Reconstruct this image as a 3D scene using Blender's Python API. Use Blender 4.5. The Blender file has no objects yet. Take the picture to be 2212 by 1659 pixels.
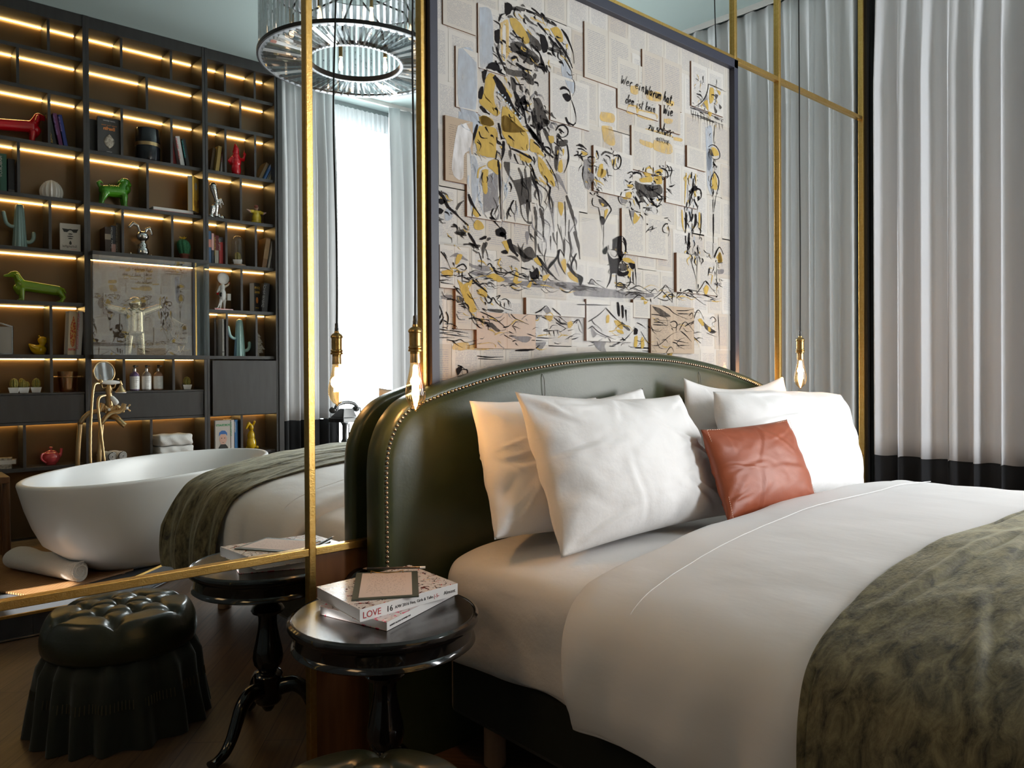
# Hotel bedroom corner: bed and bedside table in front of a mirrored wall, room behind the camera seen in the mirror
import bpy, bmesh, math, random
from math import sin, cos, pi, radians, sqrt, hypot, atan2, exp
from mathutils import Vector, Matrix, Euler
random.seed(7)
C = bpy.context.scene.collection
sc = bpy.context.scene
D, H = 2.2, 1.27                                   # camera stands 2.2 m from the mirror wall (Y=0), 1.27 m high
IW, FPX, YAW, PIT, ROL, CY = 2212, 1664.36, 0.7200185, -0.00632, -0.0056545, 808.51
_f = Vector((sin(YAW)*cos(PIT), cos(YAW)*cos(PIT), sin(PIT)))
_r = Vector((cos(YAW), -sin(YAW), 0)); _u = _r.cross(_f)
RV = _r*cos(ROL)+_u*sin(ROL); UV = -_r*sin(ROL)+_u*cos(ROL); FV = _f
def ray(x, y): return FV+RV*((x-IW/2)/FPX)-UV*((y-CY)/FPX)
def atY(x, y, Y):                                  # measured point of the photo, at depth plane Y (Y>0: seen in the mirror)
    d = ray(x, y); t = (Y+D)/d.y
    return Vector((d.x*t, Y, H+d.z*t))
def atZ(x, y, z):
    d = ray(x, y); t = (z-H)/d.z
    return Vector((d.x*t, -D+d.y*t, z))
def mir(p): return Vector((p[0], -p[1], p[2]))     # mirror image -> real place

cd = bpy.data.cameras.new('camera'); cam = bpy.data.objects.new('camera', cd); C.objects.link(cam)
cam.matrix_world = Matrix((( RV.x, UV.x, -FV.x, 0), (RV.y, UV.y, -FV.y, -D), (RV.z, UV.z, -FV.z, H), (0, 0, 0, 1)))
cd.sensor_width = 36; cd.lens = FPX/IW*36; cd.shift_y = (CY-829.5)/IW; cd.clip_start = .02
sc.camera = cam

# ---------------------------------------------------------------- materials
M = {}
def nt(name):
    m = bpy.data.materials.new(name); m.use_nodes = True
    n = m.node_tree; n.nodes.clear()
    out = n.nodes.new('ShaderNodeOutputMaterial'); M[name] = m
    return m, n, out
def N(n, t, **k):
    x = n.nodes.new('ShaderNode'+t)
    for a, b in k.items(): setattr(x, a, b)
    return x
def pr(name, col, rough=.5, metal=0, coat=0, spec=.5, noise=None, bump=None, sheen=0, sss=0, stretch=(1, 1, 1), croughness=.1, emit=None, aniso=0):
    """principled; noise=(scale, colour2, contrast), bump=(scale, strength)"""
    m, n, out = nt(name); L = n.links.new
    b = N(n, 'BsdfPrincipled'); L(b.outputs[0], out.inputs[0])
    I = b.inputs
    I['Base Color'].default_value = (*col, 1); I['Roughness'].default_value = rough; I['Metallic'].default_value = metal
    I['Coat Weight'].default_value = coat; I['Coat Roughness'].default_value = croughness; I['Specular IOR Level'].default_value = spec
    if sheen: I['Sheen Weight'].default_value = sheen; I['Sheen Roughness'].default_value = .4
    if emit: I['Emission Color'].default_value = (*emit[0], 1); I['Emission Strength'].default_value = emit[1]
    if noise or bump:
        tc = N(n, 'TexCoord'); mp = N(n, 'Mapping'); L(tc.outputs['Object'], mp.inputs[0]); mp.inputs['Scale'].default_value = stretch
    if noise:
        t = N(n, 'TexNoise'); t.inputs['Scale'].default_value = noise[0]; t.inputs['Detail'].default_value = 6; L(mp.outputs[0], t.inputs[0])
        r = N(n, 'ValToRGB'); k = noise[2] if len(noise) > 2 else .3
        r.color_ramp.elements[0].position = .5-k/2; r.color_ramp.elements[1].position = .5+k/2
        r.color_ramp.elements[0].color = (*col, 1); r.color_ramp.elements[1].color = (*noise[1], 1)
        L(t.outputs[0], r.inputs[0]); L(r.outputs[0], I['Base Color'])
    if bump:
        t2 = N(n, 'TexNoise'); t2.inputs['Scale'].default_value = bump[0]; t2.inputs['Detail'].default_value = 5; L(mp.outputs[0], t2.inputs[0])
        bp = N(n, 'Bump'); bp.inputs['Strength'].default_value = bump[1]; bp.inputs['Distance'].default_value = bump[2] if len(bump) > 2 else .004
        L(t2.outputs[0], bp.inputs['Height']); L(bp.outputs[0], I['Normal'])
    return m
def thin_glass(name, tint=(1, 1, 1), k=.08, rough=0., fres=True, gcol=(1, 1, 1), grz=.8):
    m, n, out = nt(name); L = n.links.new
    t = N(n, 'BsdfTransparent'); t.inputs[0].default_value = (*tint, 1)
    g = N(n, 'BsdfGlossy'); g.inputs['Roughness'].default_value = rough; g.inputs[0].default_value = (*gcol, 1)
    mx = N(n, 'MixShader'); L(t.outputs[0], mx.inputs[1]); L(g.outputs[0], mx.inputs[2]); L(mx.outputs[0], out.inputs[0])
    if fres:
        f = N(n, 'LayerWeight'); f.inputs[0].default_value = .5
        p = N(n, 'Math', operation='POWER'); p.inputs[1].default_value = 3; L(f.outputs['Facing'], p.inputs[0])
        a = N(n, 'Math', operation='MULTIPLY_ADD'); a.inputs[1].default_value = grz; a.inputs[2].default_value = k; L(p.outputs[0], a.inputs[0])
        L(a.outputs[0], mx.inputs[0])
    else: mx.inputs[0].default_value = k
    return m
def emis(name, col, s):
    m, n, out = nt(name); e = N(n, 'Emission'); e.inputs[0].default_value = (*col, 1); e.inputs[1].default_value = s
    n.links.new(e.outputs[0], out.inputs[0]); return m
def wash(name, col, a, scale=60, thr=.25):
    """thin paint: opaque pigment with a streaky dry-brush coverage"""
    m, n, out = nt(name); L = n.links.new
    b = N(n, 'BsdfPrincipled'); b.inputs['Base Color'].default_value = (*col, 1); b.inputs['Roughness'].default_value = .8; b.inputs['Specular IOR Level'].default_value = .15
    tc = N(n, 'TexCoord'); mp = N(n, 'Mapping'); mp.inputs['Scale'].default_value = (1, 1, .35); L(tc.outputs['Object'], mp.inputs[0])
    t = N(n, 'TexNoise'); t.inputs['Scale'].default_value = scale; t.inputs['Detail'].default_value = 5; L(mp.outputs[0], t.inputs[0])
    r = N(n, 'MapRange'); r.inputs['From Min'].default_value = .5-thr; r.inputs['From Max'].default_value = .5+thr
    r.inputs['To Min'].default_value = max(0, a-.35); r.inputs['To Max'].default_value = min(1, a+.35); L(t.outputs[0], r.inputs[0])
    tr = N(n, 'BsdfTransparent'); mx = N(n, 'MixShader'); L(r.outputs[0], mx.inputs[0]); L(tr.outputs[0], mx.inputs[1]); L(b.outputs[0], mx.inputs[2])
    L(mx.outputs[0], out.inputs[0]); return m

pr('plaster_ceiling', (.36, .44, .43), .9)
pr('plaster_wall', (.22, .25, .25), .9)
pr('brass', (.70, .47, .16), .32, 1, noise=(90, (.60, .36, .09), .5), bump=(220, .15))
pr('aged_brass', (.50, .33, .13), .28, 1, noise=(60, (.35, .21, .07), .5))
pr('antique_gold', (.62, .43, .22), .3, 1)
pr('navy_frame', (.025, .027, .045), .45)
pr('frame_inner', (.02, .02, .024), .35)
pr('black_wood', (.006, .005, .005), .12, coat=.6, croughness=.05)
pr('table_top_wood', (.010, .008, .007), .22, coat=.3, croughness=.12, bump=(300, .1), stretch=(1, 8, 1))
pr('leather_green', (.020, .032, .012), .34, coat=.12, croughness=.3, noise=(9, (.040, .052, .022), .6), bump=(120, .12, .003))
pr('leather_dark', (.012, .014, .006), .3, coat=.2, croughness=.2, noise=(8, (.03, .028, .012), .6), bump=(90, .15, .003))
pr('stud', (.45, .33, .24), .22, 1)
pr('linen', (.80, .79, .785), .75, sheen=.15, bump=(16, .32, .012))
pr('linen_duvet', (.76, .755, .76), .7, sheen=.15, bump=(7, .38, .014), stretch=(1, .4, 1))
pr('cognac', (.25, .055, .022), .42, spec=.4, noise=(7, (.35, .085, .034), .6), bump=(160, .15, .002))
pr('cognac_stitch', (.75, .52, .40), .6)
pr('bed_velvet', (.012, .014, .008), .8, sheen=.3, bump=(40, .2))
pr('leg_wood', (.34, .22, .14), .5, noise=(30, (.26, .16, .1), .5), stretch=(1, 1, .1))
pr('white_tub', (.80, .80, .80), .28, coat=.2)
pr('towel', (.82, .81, .79), .95, sheen=.4, bump=(260, .8, .006))
pr('slate', (.075, .08, .09), .45, noise=(6, (.05, .055, .065), .6), bump=(30, .05))
pr('slate_side', (.02, .022, .028), .3, noise=(12, (.035, .04, .05), .5))
pr('teak', (.36, .19, .085), .5, noise=(12, (.26, .13, .05), .5), stretch=(1, 1, 1))
pr('floor_light_oak', (.40, .22, .09), .45, noise=(16, (.30, .155, .06), .5), stretch=(1, 9, 1))
pr('wood_panel', (.16, .075, .03), .28, coat=.3, noise=(7, (.10, .042, .018), .5), stretch=(6, 6, .6))
pr('shelf_laminate', (.030, .028, .027), .42, noise=(30, (.042, .040, .040), .5), stretch=(1, 1, .15))
pr('shelf_back', (.16, .10, .050), .40, .55, spec=.5)
pr('curtain', (.60, .60, .615), .8, sheen=.2)
pr('curtain_black', (.006, .006, .008), .85, sheen=.15)
pr('porcelain', (.85, .84, .82), .2)
pr('black_plastic', (.012, .011, .011), .3, coat=.3)
pr('chrome', (.75, .72, .70), .06, 1)
pr('steel', (.6, .6, .6), .25, 1)
pr('dark_metal', (.025, .022, .02), .4, .6)
pr('grey_metal', (.35, .36, .37), .35, .7)
pr('cord', (.008, .008, .008), .8)
pr('gold_glaze', (.62, .52, .34), .25, .75)
for nm, c in dict(red=(.55, .004, .012), green=(.06, .26, .01), olive=(.16, .27, .008), yellow=(.62, .38, .004), pink=(.62, .08, .09), sage=(.22, .33, .31),
                  mint=(.30, .50, .46), lady=(.55, .40, .02)).items(): pr('glaze_'+nm, c, .14, coat=.5, croughness=.04)
pr('skin_glaze', (.55, .34, .27), .3)
pr('matte_white', (.66, .63, .59), .8, bump=(60, .3))
pr('cactus_green', (.02, .13, .05), .7, noise=(160, (.04, .22, .1), .3))
pr('cactus_small', (.10, .12, .02), .6, noise=(200, (.30, .24, .05), .3))
pr('flower_yellow', (.8, .5, .03), .5)
pr('terracotta', (.22, .06, .04), .7)
pr('paper_edge', (.62, .60, .57), .8)
pr('page_brown', (.22, .11, .06), .8)
pr('black_glaze', (.010, .011, .015), .08, coat=.6, croughness=.03)
pr('rug_comb', (.22, .11, .05), .6)
emis('led', (1, .60, .20), 26)
emis('filament', (1, .62, .25), 160)
emis('candle_glow', (1, .62, .35), 14)
thin_glass('clear_glass', (.97, .985, .98), .05)
thin_glass('dome_glass', (.93, .93, .93), .06)
thin_glass('amber_glass', (1, .80, .52), .07)
thin_glass('crystal', (.84, .87, .89), .5, .02, fres=False, gcol=(1, 1, 1))
thin_glass('art_glass', (.995, .995, .995), .0012, grz=.022)
thin_glass('speckle_glass', (.75, .55, .33), .35, .25, fres=False, gcol=(.8, .6, .35))
pr('book_white', (.62, .60, .58), .5)
def col(name, c, r=.5):
    if name not in M: pr(name, c, r)
    return M[name]

# mirror
m, n, out = nt('mirror_silver'); g = N(n, 'BsdfGlossy'); g.inputs[0].default_value = (.86, .90, .89, 1); g.inputs['Roughness'].default_value = 0
n.links.new(g.outputs[0], out.inputs[0])
# sheer fabric: translucent, some of the window shows straight through
m, n, out = nt('sheer'); t = N(n, 'BsdfTransparent'); tl = N(n, 'BsdfTranslucent'); tl.inputs[0].default_value = (.9, .92, .94, 1)
df = N(n, 'BsdfDiffuse'); df.inputs[0].default_value = (.85, .87, .88, 1)
a = N(n, 'MixShader'); a.inputs[0].default_value = .5; b = N(n, 'MixShader'); b.inputs[0].default_value = .45
n.links.new(tl.outputs[0], a.inputs[1]); n.links.new(df.outputs[0], a.inputs[2]); n.links.new(a.outputs[0], b.inputs[1]); n.links.new(t.outputs[0], b.inputs[2]); n.links.new(b.outputs[0], out.inputs[0])

# dark oak floor boards
m, n, out = nt('oak_floor'); L = n.links.new
b = N(n, 'BsdfPrincipled'); L(b.outputs[0], out.inputs[0]); tc = N(n, 'TexCoord'); mp = N(n, 'Mapping'); L(tc.outputs['Object'], mp.inputs[0]); mp.inputs['Rotation'].default_value = (0, 0, radians(52))
bk = N(n, 'TexBrick'); L(mp.outputs[0], bk.inputs[0]); bk.inputs['Scale'].default_value = 1; bk.inputs['Brick Width'].default_value = .95; bk.inputs['Row Height'].default_value = .13
bk.inputs['Mortar Size'].default_value = .0015; bk.inputs['Color1'].default_value = (.150, .088, .048, 1); bk.inputs['Color2'].default_value = (.105, .058, .031, 1); bk.inputs['Mortar'].default_value = (.02, .012, .008, 1)
nz = N(n, 'TexNoise'); mp2 = N(n, 'Mapping'); L(mp.outputs[0], mp2.inputs[0]); mp2.inputs['Scale'].default_value = (1.5, 26, 1); L(mp2.outputs[0], nz.inputs[0]); nz.inputs['Scale'].default_value = 3; nz.inputs['Detail'].default_value = 8
mx = N(n, 'MixRGB', blend_type='MULTIPLY'); mx.inputs[0].default_value = .8; r = N(n, 'ValToRGB'); r.color_ramp.elements[0].color = (.45, .45, .45, 1); r.color_ramp.elements[0].position = .3; r.color_ramp.elements[1].position = .65
L(nz.outputs[0], r.inputs[0]); L(bk.outputs[0], mx.inputs[1]); L(r.outputs[0], mx.inputs[2]); L(mx.outputs[0], b.inputs['Base Color']); b.inputs['Roughness'].default_value = .38
# book page: paper with rows of print inside the margins (UV runs over the page, attribute 'pw' keeps tint)
def page_mat(name, paper, ink=(.30, .30, .33), rows=30, words=40, dens=.48):
    m, n, out = nt(name); L = n.links.new
    b = N(n, 'BsdfPrincipled'); b.inputs['Roughness'].default_value = .75; L(b.outputs[0], out.inputs[0])
    uv = N(n, 'TexCoord'); sp = N(n, 'SeparateXYZ'); L(uv.outputs['UV'], sp.inputs[0])
    def mth(op, a, b=None, c=None):
        q = N(n, 'Math', operation=op)
        for i, v in enumerate((a, b, c)):
            if v is None: continue
            if hasattr(v, 'links'): L(v, q.inputs[i])
            else: q.inputs[i].default_value = v
        return q.outputs[0]
    u, v = sp.outputs[0], sp.outputs[1]
    row = mth('MULTIPLY', v, rows); fr = mth('FRACT', row); line = mth('LESS_THAN', fr, .45)
    cb = N(n, 'CombineXYZ'); L(mth('MULTIPLY', u, words), cb.inputs[0]); L(mth('MULTIPLY', mth('FLOOR', row), 7.3), cb.inputs[1])
    oi = N(n, 'ObjectInfo'); L(mth('MULTIPLY', oi.outputs['Random'], 50), cb.inputs[2])
    nz = N(n, 'TexNoise'); L(cb.outputs[0], nz.inputs[0]); nz.inputs['Scale'].default_value = 1; nz.inputs['Detail'].default_value = 2
    word = mth('LESS_THAN', nz.outputs[0], dens+.08)
    ins = mth('MULTIPLY', mth('MULTIPLY', mth('GREATER_THAN', u, .12), mth('LESS_THAN', u, .88)), mth('MULTIPLY', mth('GREATER_THAN', v, .09), mth('LESS_THAN', v, .9)))
    k = mth('MULTIPLY', mth('MULTIPLY', line, word), ins)
    mx = N(n, 'MixRGB'); mx.inputs[1].default_value = (*paper, 1); mx.inputs[2].default_value = (*ink, 1); L(mth('MULTIPLY', k, .8), mx.inputs[0])
    n2 = N(n, 'TexNoise'); L(uv.outputs['Object'], n2.inputs[0]); n2.inputs['Scale'].default_value = 7
    m2 = N(n, 'MixRGB', blend_type='MULTIPLY'); m2.inputs[0].default_value = .35; L(mx.outputs[0], m2.inputs[1]); r = N(n, 'ValToRGB'); r.color_ramp.elements[0].position = .3; r.color_ramp.elements[0].color = (.8, .76, .7, 1)
    L(n2.outputs[0], r.inputs[0]); L(r.outputs[0], m2.inputs[2]); L(m2.outputs[0], b.inputs['Base Color'])
page_mat('page_a', (.52, .49, .44)); page_mat('page_b', (.56, .54, .505), rows=36); page_mat('page_c', (.48, .435, .38), rows=26); page_mat('page_tan', (.42, .33, .24), (.25, .2, .16), 30)
page_mat('page_fold', (.50, .38, .30), (.42, .34, .3), 30)
pr('ink', (.014, .012, .013), .9, spec=.1)
wash('wash_dark', (.055, .048, .044), .9, 40); wash('wash_mid', (.22, .21, .22), .62, 30); wash('gold_paint', (.52, .35, .08), .97, 60, .3); wash('gold_wash', (.66, .45, .15), .55, 40)
wash('blue_wash', (.45, .50, .57), .6, 30); col('blue_dot', (.42, .50, .58)); wash('white_wash', (.75, .75, .76), .75, 40)
# crushed velvet
m, n, out = nt('olive_velvet'); L = n.links.new
b = N(n, 'BsdfPrincipled'); L(b.outputs[0], out.inputs[0]); tc = N(n, 'TexCoord'); mp = N(n, 'Mapping'); L(tc.outputs['Object'], mp.inputs[0]); mp.inputs['Scale'].default_value = (1, 2.2, 1)
nz = N(n, 'TexNoise'); nz.inputs['Scale'].default_value = 14; nz.inputs['Detail'].default_value = 10; nz.inputs['Roughness'].default_value = .7; nz.inputs['Distortion'].default_value = .6; L(mp.outputs[0], nz.inputs[0])
r = N(n, 'ValToRGB'); r.color_ramp.elements[0].position = .36; r.color_ramp.elements[1].position = .64
r.color_ramp.elements[0].color = (.013, .011, .004, 1); r.color_ramp.elements[1].color = (.19, .165, .085, 1); L(nz.outputs[0], r.inputs[0]); L(r.outputs[0], b.inputs['Base Color'])
b.inputs['Roughness'].default_value = .75; b.inputs['Sheen Weight'].default_value = .7; b.inputs['Sheen Roughness'].default_value = .3; b.inputs['Sheen Tint'].default_value = (.74, .74, .58, 1)
n3 = N(n, 'TexNoise'); n3.inputs['Scale'].default_value = 70; n3.inputs['Detail'].default_value = 6; L(mp.outputs[0], n3.inputs[0])
bp = N(n, 'Bump'); bp.inputs['Strength'].default_value = .5; bp.inputs['Distance'].default_value = .004; L(n3.outputs[0], bp.inputs['Height']); L(bp.outputs[0], b.inputs['Normal'])

# ---------------------------------------------------------------- mesh helpers
class MB:
    def __init__(s): s.v = []; s.f = []; s.uv = {}; s.mi = []; s.cur = 0
    def add(s, vs, fs, uvs=None):
        o = len(s.v); s.v += [tuple(v) for v in vs]
        for i, f in enumerate(fs):
            if uvs: s.uv[len(s.f)] = uvs[i]
            s.f.append(tuple(o+j for j in f)); s.mi.append(s.cur)
        return s
    def box(s, x0, x1, y0, y1, z0, z1, R=None):
        vs = [Vector((x, y, z)) for z in (z0, z1) for y in (y0, y1) for x in (x0, x1)]
        if R: vs = [R @ v for v in vs]
        return s.add(vs, [(0, 2, 3, 1), (4, 5, 7, 6), (0, 1, 5, 4), (2, 6, 7, 3), (0, 4, 6, 2), (1, 3, 7, 5)])
    def lathe(s, prof, c=(0, 0, 0), n=32, R=None, cap=True, a0=0, a1=2*pi):
        full = abs(a1-a0-2*pi) < 1e-6; vs = []; k = n if full else n+1
        for r, z in prof:
            for i in range(k):
                a = a0+(a1-a0)*i/n; p = Vector((r*cos(a), r*sin(a), z))
                if R: p = R @ p
                vs.append(p+Vector(c))
        fs = []
        for j in range(len(prof)-1):
            for i in range(n):
                a, b = j*k+i, j*k+(i+1) % k
                fs.append((a, b, b+k, a+k))
        if cap and full:
            if prof[0][0] > 1e-5: fs.append(tuple(range(k-1, -1, -1)))
            if prof[-1][0] > 1e-5: fs.append(tuple(range((len(prof)-1)*k, len(prof)*k)))
        return s.add(vs, fs)
    def tube(s, pts, r, n=8, cap=True, closed=False):
        pts = [Vector(p) for p in pts]; m_ = len(pts); vs = []; up = None
        for i, p in enumerate(pts):
            a = pts[(i-1) % m_] if (i or closed) else p; b = pts[(i+1) % m_] if (i < m_-1 or closed) else p
            t = (b-a).normalized()
            if up is None: up = t.orthogonal().normalized()
            up = (up-t*up.dot(t)).normalized(); w = t.cross(up)
            rr = r[i] if isinstance(r, (list, tuple)) else r
            for k in range(n):
                q = 2*pi*k/n; vs.append(p+(up*cos(q)+w*sin(q))*rr)
        fs = [(i*n+k, i*n+(k+1) % n, ((i+1) % m_)*n+(k+1) % n, ((i+1) % m_)*n+k) for i in range(m_ if closed else m_-1) for k in range(n)]
        if cap and not closed: fs += [tuple(range(n-1, -1, -1)), tuple(range((m_-1)*n, m_*n))]
        return s.add(vs, fs)
    def ball(s, c, r, n=12, R=None):
        r = (r, r, r) if not isinstance(r, (tuple, list)) else r
        prof = [(sin(pi*i/n), -cos(pi*i/n)) for i in range(n+1)]; vs = []; fs = []; k = 2*n
        for a, z in prof:
            for i in range(k):
                p = Vector((a*cos(2*pi*i/k)*r[0], a*sin(2*pi*i/k)*r[1], z*r[2]))
                if R: p = R @ p
                vs.append(p+Vector(c))
        for j in range(n):
            for i in range(k):
                fs.append((j*k+i, j*k+(i+1) % k, (j+1)*k+(i+1) % k, (j+1)*k+i))
        return s.add(vs, fs)
    def grid(s, rows, close_u=False, uv=False):
        nr, nc = len(rows), len(rows[0]); vs = [p for r_ in rows for p in r_]; fs = []; us = []
        for j in range(nr-1):
            for i in range(nc if close_u else nc-1):
                i2 = (i+1) % nc; fs.append((j*nc+i, j*nc+i2, (j+1)*nc+i2, (j+1)*nc+i))
                us.append([(i/(nc-1), j/(nr-1)), ((i+1)/(nc-1), j/(nr-1)), ((i+1)/(nc-1), (j+1)/(nr-1)), (i/(nc-1), (j+1)/(nr-1))])
        return s.add(vs, fs, us if uv else None)
    def prism(s, poly, y0, y1):                    # outline in x,z extruded along y
        k = len(poly); vs = [(x, y0, z) for x, z in poly]+[(x, y1, z) for x, z in poly]
        return s.add(vs, [tuple(range(k)), tuple(range(2*k-1, k-1, -1))]+[(i, i+k, (i+1) % k+k, (i+1) % k) for i in range(k)])
    def obj(s, name, mats, parent=None, smooth=True, bevel=0, sub=0, seg=2, auto=40):
        me = bpy.data.meshes.new(name); me.from_pydata(s.v, [], s.f)
        if s.uv:
            ul = me.uv_layers.new(name='UV')
            for i, p in enumerate(me.polygons):
                if i in s.uv:
                    for k, li in enumerate(p.loop_indices): ul.data[li].uv = s.uv[i][k]
        mats = mats if isinstance(mats, (list, tuple)) else [mats]
        for m_ in mats: me.materials.append(M[m_] if isinstance(m_, str) else m_)
        if len(mats) > 1: me.polygons.foreach_set('material_index', s.mi)
        bm = bmesh.new(); bm.from_mesh(me); bmesh.ops.remove_doubles(bm, verts=bm.verts, dist=1e-6); bmesh.ops.recalc_face_normals(bm, faces=bm.faces)
        if auto and smooth:
            for e in bm.edges:
                if len(e.link_faces) == 2 and e.calc_face_angle(0) > radians(auto): e.smooth = False
            for f in bm.faces: f.smooth = True
        bm.to_mesh(me); bm.free()
        o = bpy.data.objects.new(name, me); C.objects.link(o)
        if bevel:
            b_ = o.modifiers.new('bevel', 'BEVEL'); b_.width = bevel; b_.segments = seg; b_.limit_method = 'ANGLE'
        if sub:
            q = o.modifiers.new('sub', 'SUBSURF'); q.levels = q.render_levels = sub
        if parent: o.parent = parent
        return o
def tag(o, label=None, cat=None, group=None, kind=None):
    if label: o['label'] = label
    if cat: o['category'] = cat
    if group: o['group'] = group
    if kind: o['kind'] = kind
    return o
def thing(name, label, cat, loc=(0, 0, 0), rz=0, group=None, rot=None, scale=1):
    o = bpy.data.objects.new(name, None); C.objects.link(o); o.location = loc; o.rotation_euler = rot or (0, 0, rz); o.scale = (scale,)*3
    o.empty_display_size = .05
    return tag(o, label, cat, group)
def struct(o): o['kind'] = 'structure'; return o
def dup(root, loc=None, rz=None, label=None, rot=None):
    def cp(o, par):
        c = o.copy(); C.objects.link(c)
        if par: c.parent = par
        for ch in list(o.children): cp(ch, c)
        return c
    r = cp(root, None)
    if loc is not None: r.location = loc
    if rz is not None: r.rotation_euler = (0, 0, rz)
    if rot is not None: r.rotation_euler = rot
    if label: r['label'] = label
    return r
def box(name, mat, x0, x1, y0, y1, z0, z1, parent=None, bevel=0, R=None): return MB().box(x0, x1, y0, y1, z0, z1, R).obj(name, mat, parent, smooth=False, bevel=bevel)
def text(body, mat, size, loc, rot, parent, name='lettering', align='LEFT', shear=0, ext=.0003, sx=1, bold=0):
    cu = bpy.data.curves.new(name, 'FONT'); cu.body = body; cu.size = size; cu.extrude = ext; cu.shear = shear; cu.align_x = align; cu.offset = bold; cu.resolution_u = 3
    o = bpy.data.objects.new(name, cu); C.objects.link(o); cu.materials.append(M[mat] if isinstance(mat, str) else mat)
    o.location = loc; o.rotation_euler = rot; o.scale = (sx, 1, 1); o.parent = parent; return o
def spline(pts, n=8):
    pts = [Vector(p) for p in pts]; out_ = []
    for i in range(len(pts)-1):
        p0 = pts[max(i-1, 0)]; p1 = pts[i]; p2 = pts[i+1]; p3 = pts[min(i+2, len(pts)-1)]
        for k in range(n):
            t = k/n; out_.append(.5*((2*p1)+(p2-p0)*t+(2*p0-5*p1+4*p2-p3)*t*t+(3*p1-p0-3*p2+p3)*t**3))
    out_.append(pts[-1]); return out_
def blob(name, mat, caps, vox=.004, parent=None, smooth=6):
    """one continuous body: tapered capsules fused by a voxel remesh. caps: (p, q, r0, r1) or (c, r[, (rx,ry,rz)])"""
    b = MB()
    for c in caps:
        if len(c) == 4:
            p, q, r0, r1 = Vector(c[0]), Vector(c[1]), c[2], c[3]
            k = max(2, int((q-p).length/(min(r0, r1)*.35))+1); k = min(k, 16)
            for i in range(k+1): b.ball(p.lerp(q, i/k), r0+(r1-r0)*i/k, 7)
        else: b.ball(c[0], c[1], 9)
    o = b.obj(name, mat, parent, auto=0)
    for p in o.data.polygons: p.use_smooth = True
    r_ = o.modifiers.new('fuse', 'REMESH'); r_.mode = 'VOXEL'; r_.voxel_size = vox; r_.use_smooth_shade = True
    s_ = o.modifiers.new('soft', 'SMOOTH'); s_.factor = .5; s_.iterations = smooth
    return o
def fbm(x, y, s=0):
    v = 0
    for k, (f, a) in enumerate(((1, 1), (2.3, .5), (4.9, .25))):
        v += a*sin(x*f+1.7*sin(y*f*.8+s+k)+s)*cos(y*f*1.1+1.3*sin(x*f*.7-s)+k*2)
    return v/1.75
# ---------------------------------------------------------------- room shell
ZC = 3.83
def rx(y): return 4.95-.05*abs(y)                  # window wall on the right runs 3 degrees off square
struct(box('floor', 'oak_floor', -1.8, 5.6, -4.9, .2, -.06, 0))
struct(box('ceiling', 'plaster_ceiling', -1.8, 5.6, -4.9, .2, ZC, ZC+.06))
struct(box('wall_front', 'plaster_wall', -1.8, 5.6, .03, .15, 0, ZC))
b = MB()                                           # left wall, unseen; two small openings added to shape the sun patches
HL = ((-.48, -.30, 2.42, 2.56), (-2.52, -2.06, 1.74, 2.06)); ye = .03
for y0, y1, z0, z1 in HL: b.box(-1.8, -1.7, y1, ye, 0, ZC).box(-1.8, -1.7, y0, y1, 0, z0).box(-1.8, -1.7, y0, y1, z1, ZC); ye = y0
b.box(-1.8, -1.7, -4.8, ye, 0, ZC)
struct(b.obj('wall_left', 'plaster_wall', smooth=False))
b = MB()                                           # back wall with the window opening
for a in ((-1.8, 3.34, 0, ZC), (4.10, 5.4, 0, ZC), (3.34, 4.10, 0, .25), (3.34, 4.10, 3.62, ZC)): b.box(a[0], a[1], -4.5, -4.38, a[2], a[3])
struct(b.obj('wall_back', 'plaster_wall', smooth=False))
b = MB(); RR = Matrix.Rotation(radians(-2.87), 3, 'Z')   # right wall, window opening Y -2.05..-2.95
WR = [(.03, -2.0, 0, ZC), (-3.1, -4.8, 0, ZC), (-2.25, -3.1, 0, .30), (-2.25, -3.1, 3.60, ZC)]
WR[0] = (.03, -2.25, 0, ZC)
def rw(y, off=0): return rx(y)+.17+off
for y0, y1, z0, z1 in WR:
    vs = [(rw(y, o_), y, z) for z in (z0, z1) for y in (y0, y1) for o_ in (0, .14)]
    b.add([vs[i] for i in (0, 1, 2, 3, 4, 5, 6, 7)], [(0, 1, 3, 2), (4, 6, 7, 5), (0, 4, 5, 1), (2, 3, 7, 6), (0, 2, 6, 4), (1, 5, 7, 3)])
struct(b.obj('wall_right', 'plaster_wall', smooth=False))
def window(name, plane, a0, a1, z0, z1, pos):
    b = MB(); t = .05
    for s in ((a0, a0+t, z0, z1), (a1-t, a1, z0, z1), (a0, a1, z0, z0+t), (a0, a1, z1-t, z1), ((a0+a1)/2-.02, (a0+a1)/2+.02, z0, z1), (a0, a1, z0+(z1-z0)*.68, z0+(z1-z0)*.68+.04)):
        if plane == 'Y': b.box(s[0], s[1], pos-.03, pos+.02, s[2], s[3])
        else: b.box(pos-.02, pos+.03, s[0], s[1], s[2], s[3])
    o = struct(b.obj(name, 'book_white', smooth=False)); g = MB()
    if plane == 'Y': g.box(a0+.03, a1-.03, pos-.004, pos, z0+.03, z1-.03)
    else: g.box(pos, pos+.004, a0+.03, a1-.03, z0+.03, z1-.03)
    g.obj('glass', 'clear_glass', o, smooth=False); return o
window('window_1', 'Y', 3.34, 4.10, .25, 3.62, -4.45)
window('window_2', 'X', -3.1, -2.25, .30, 3.60, rw(-2.7)+.06)

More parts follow.
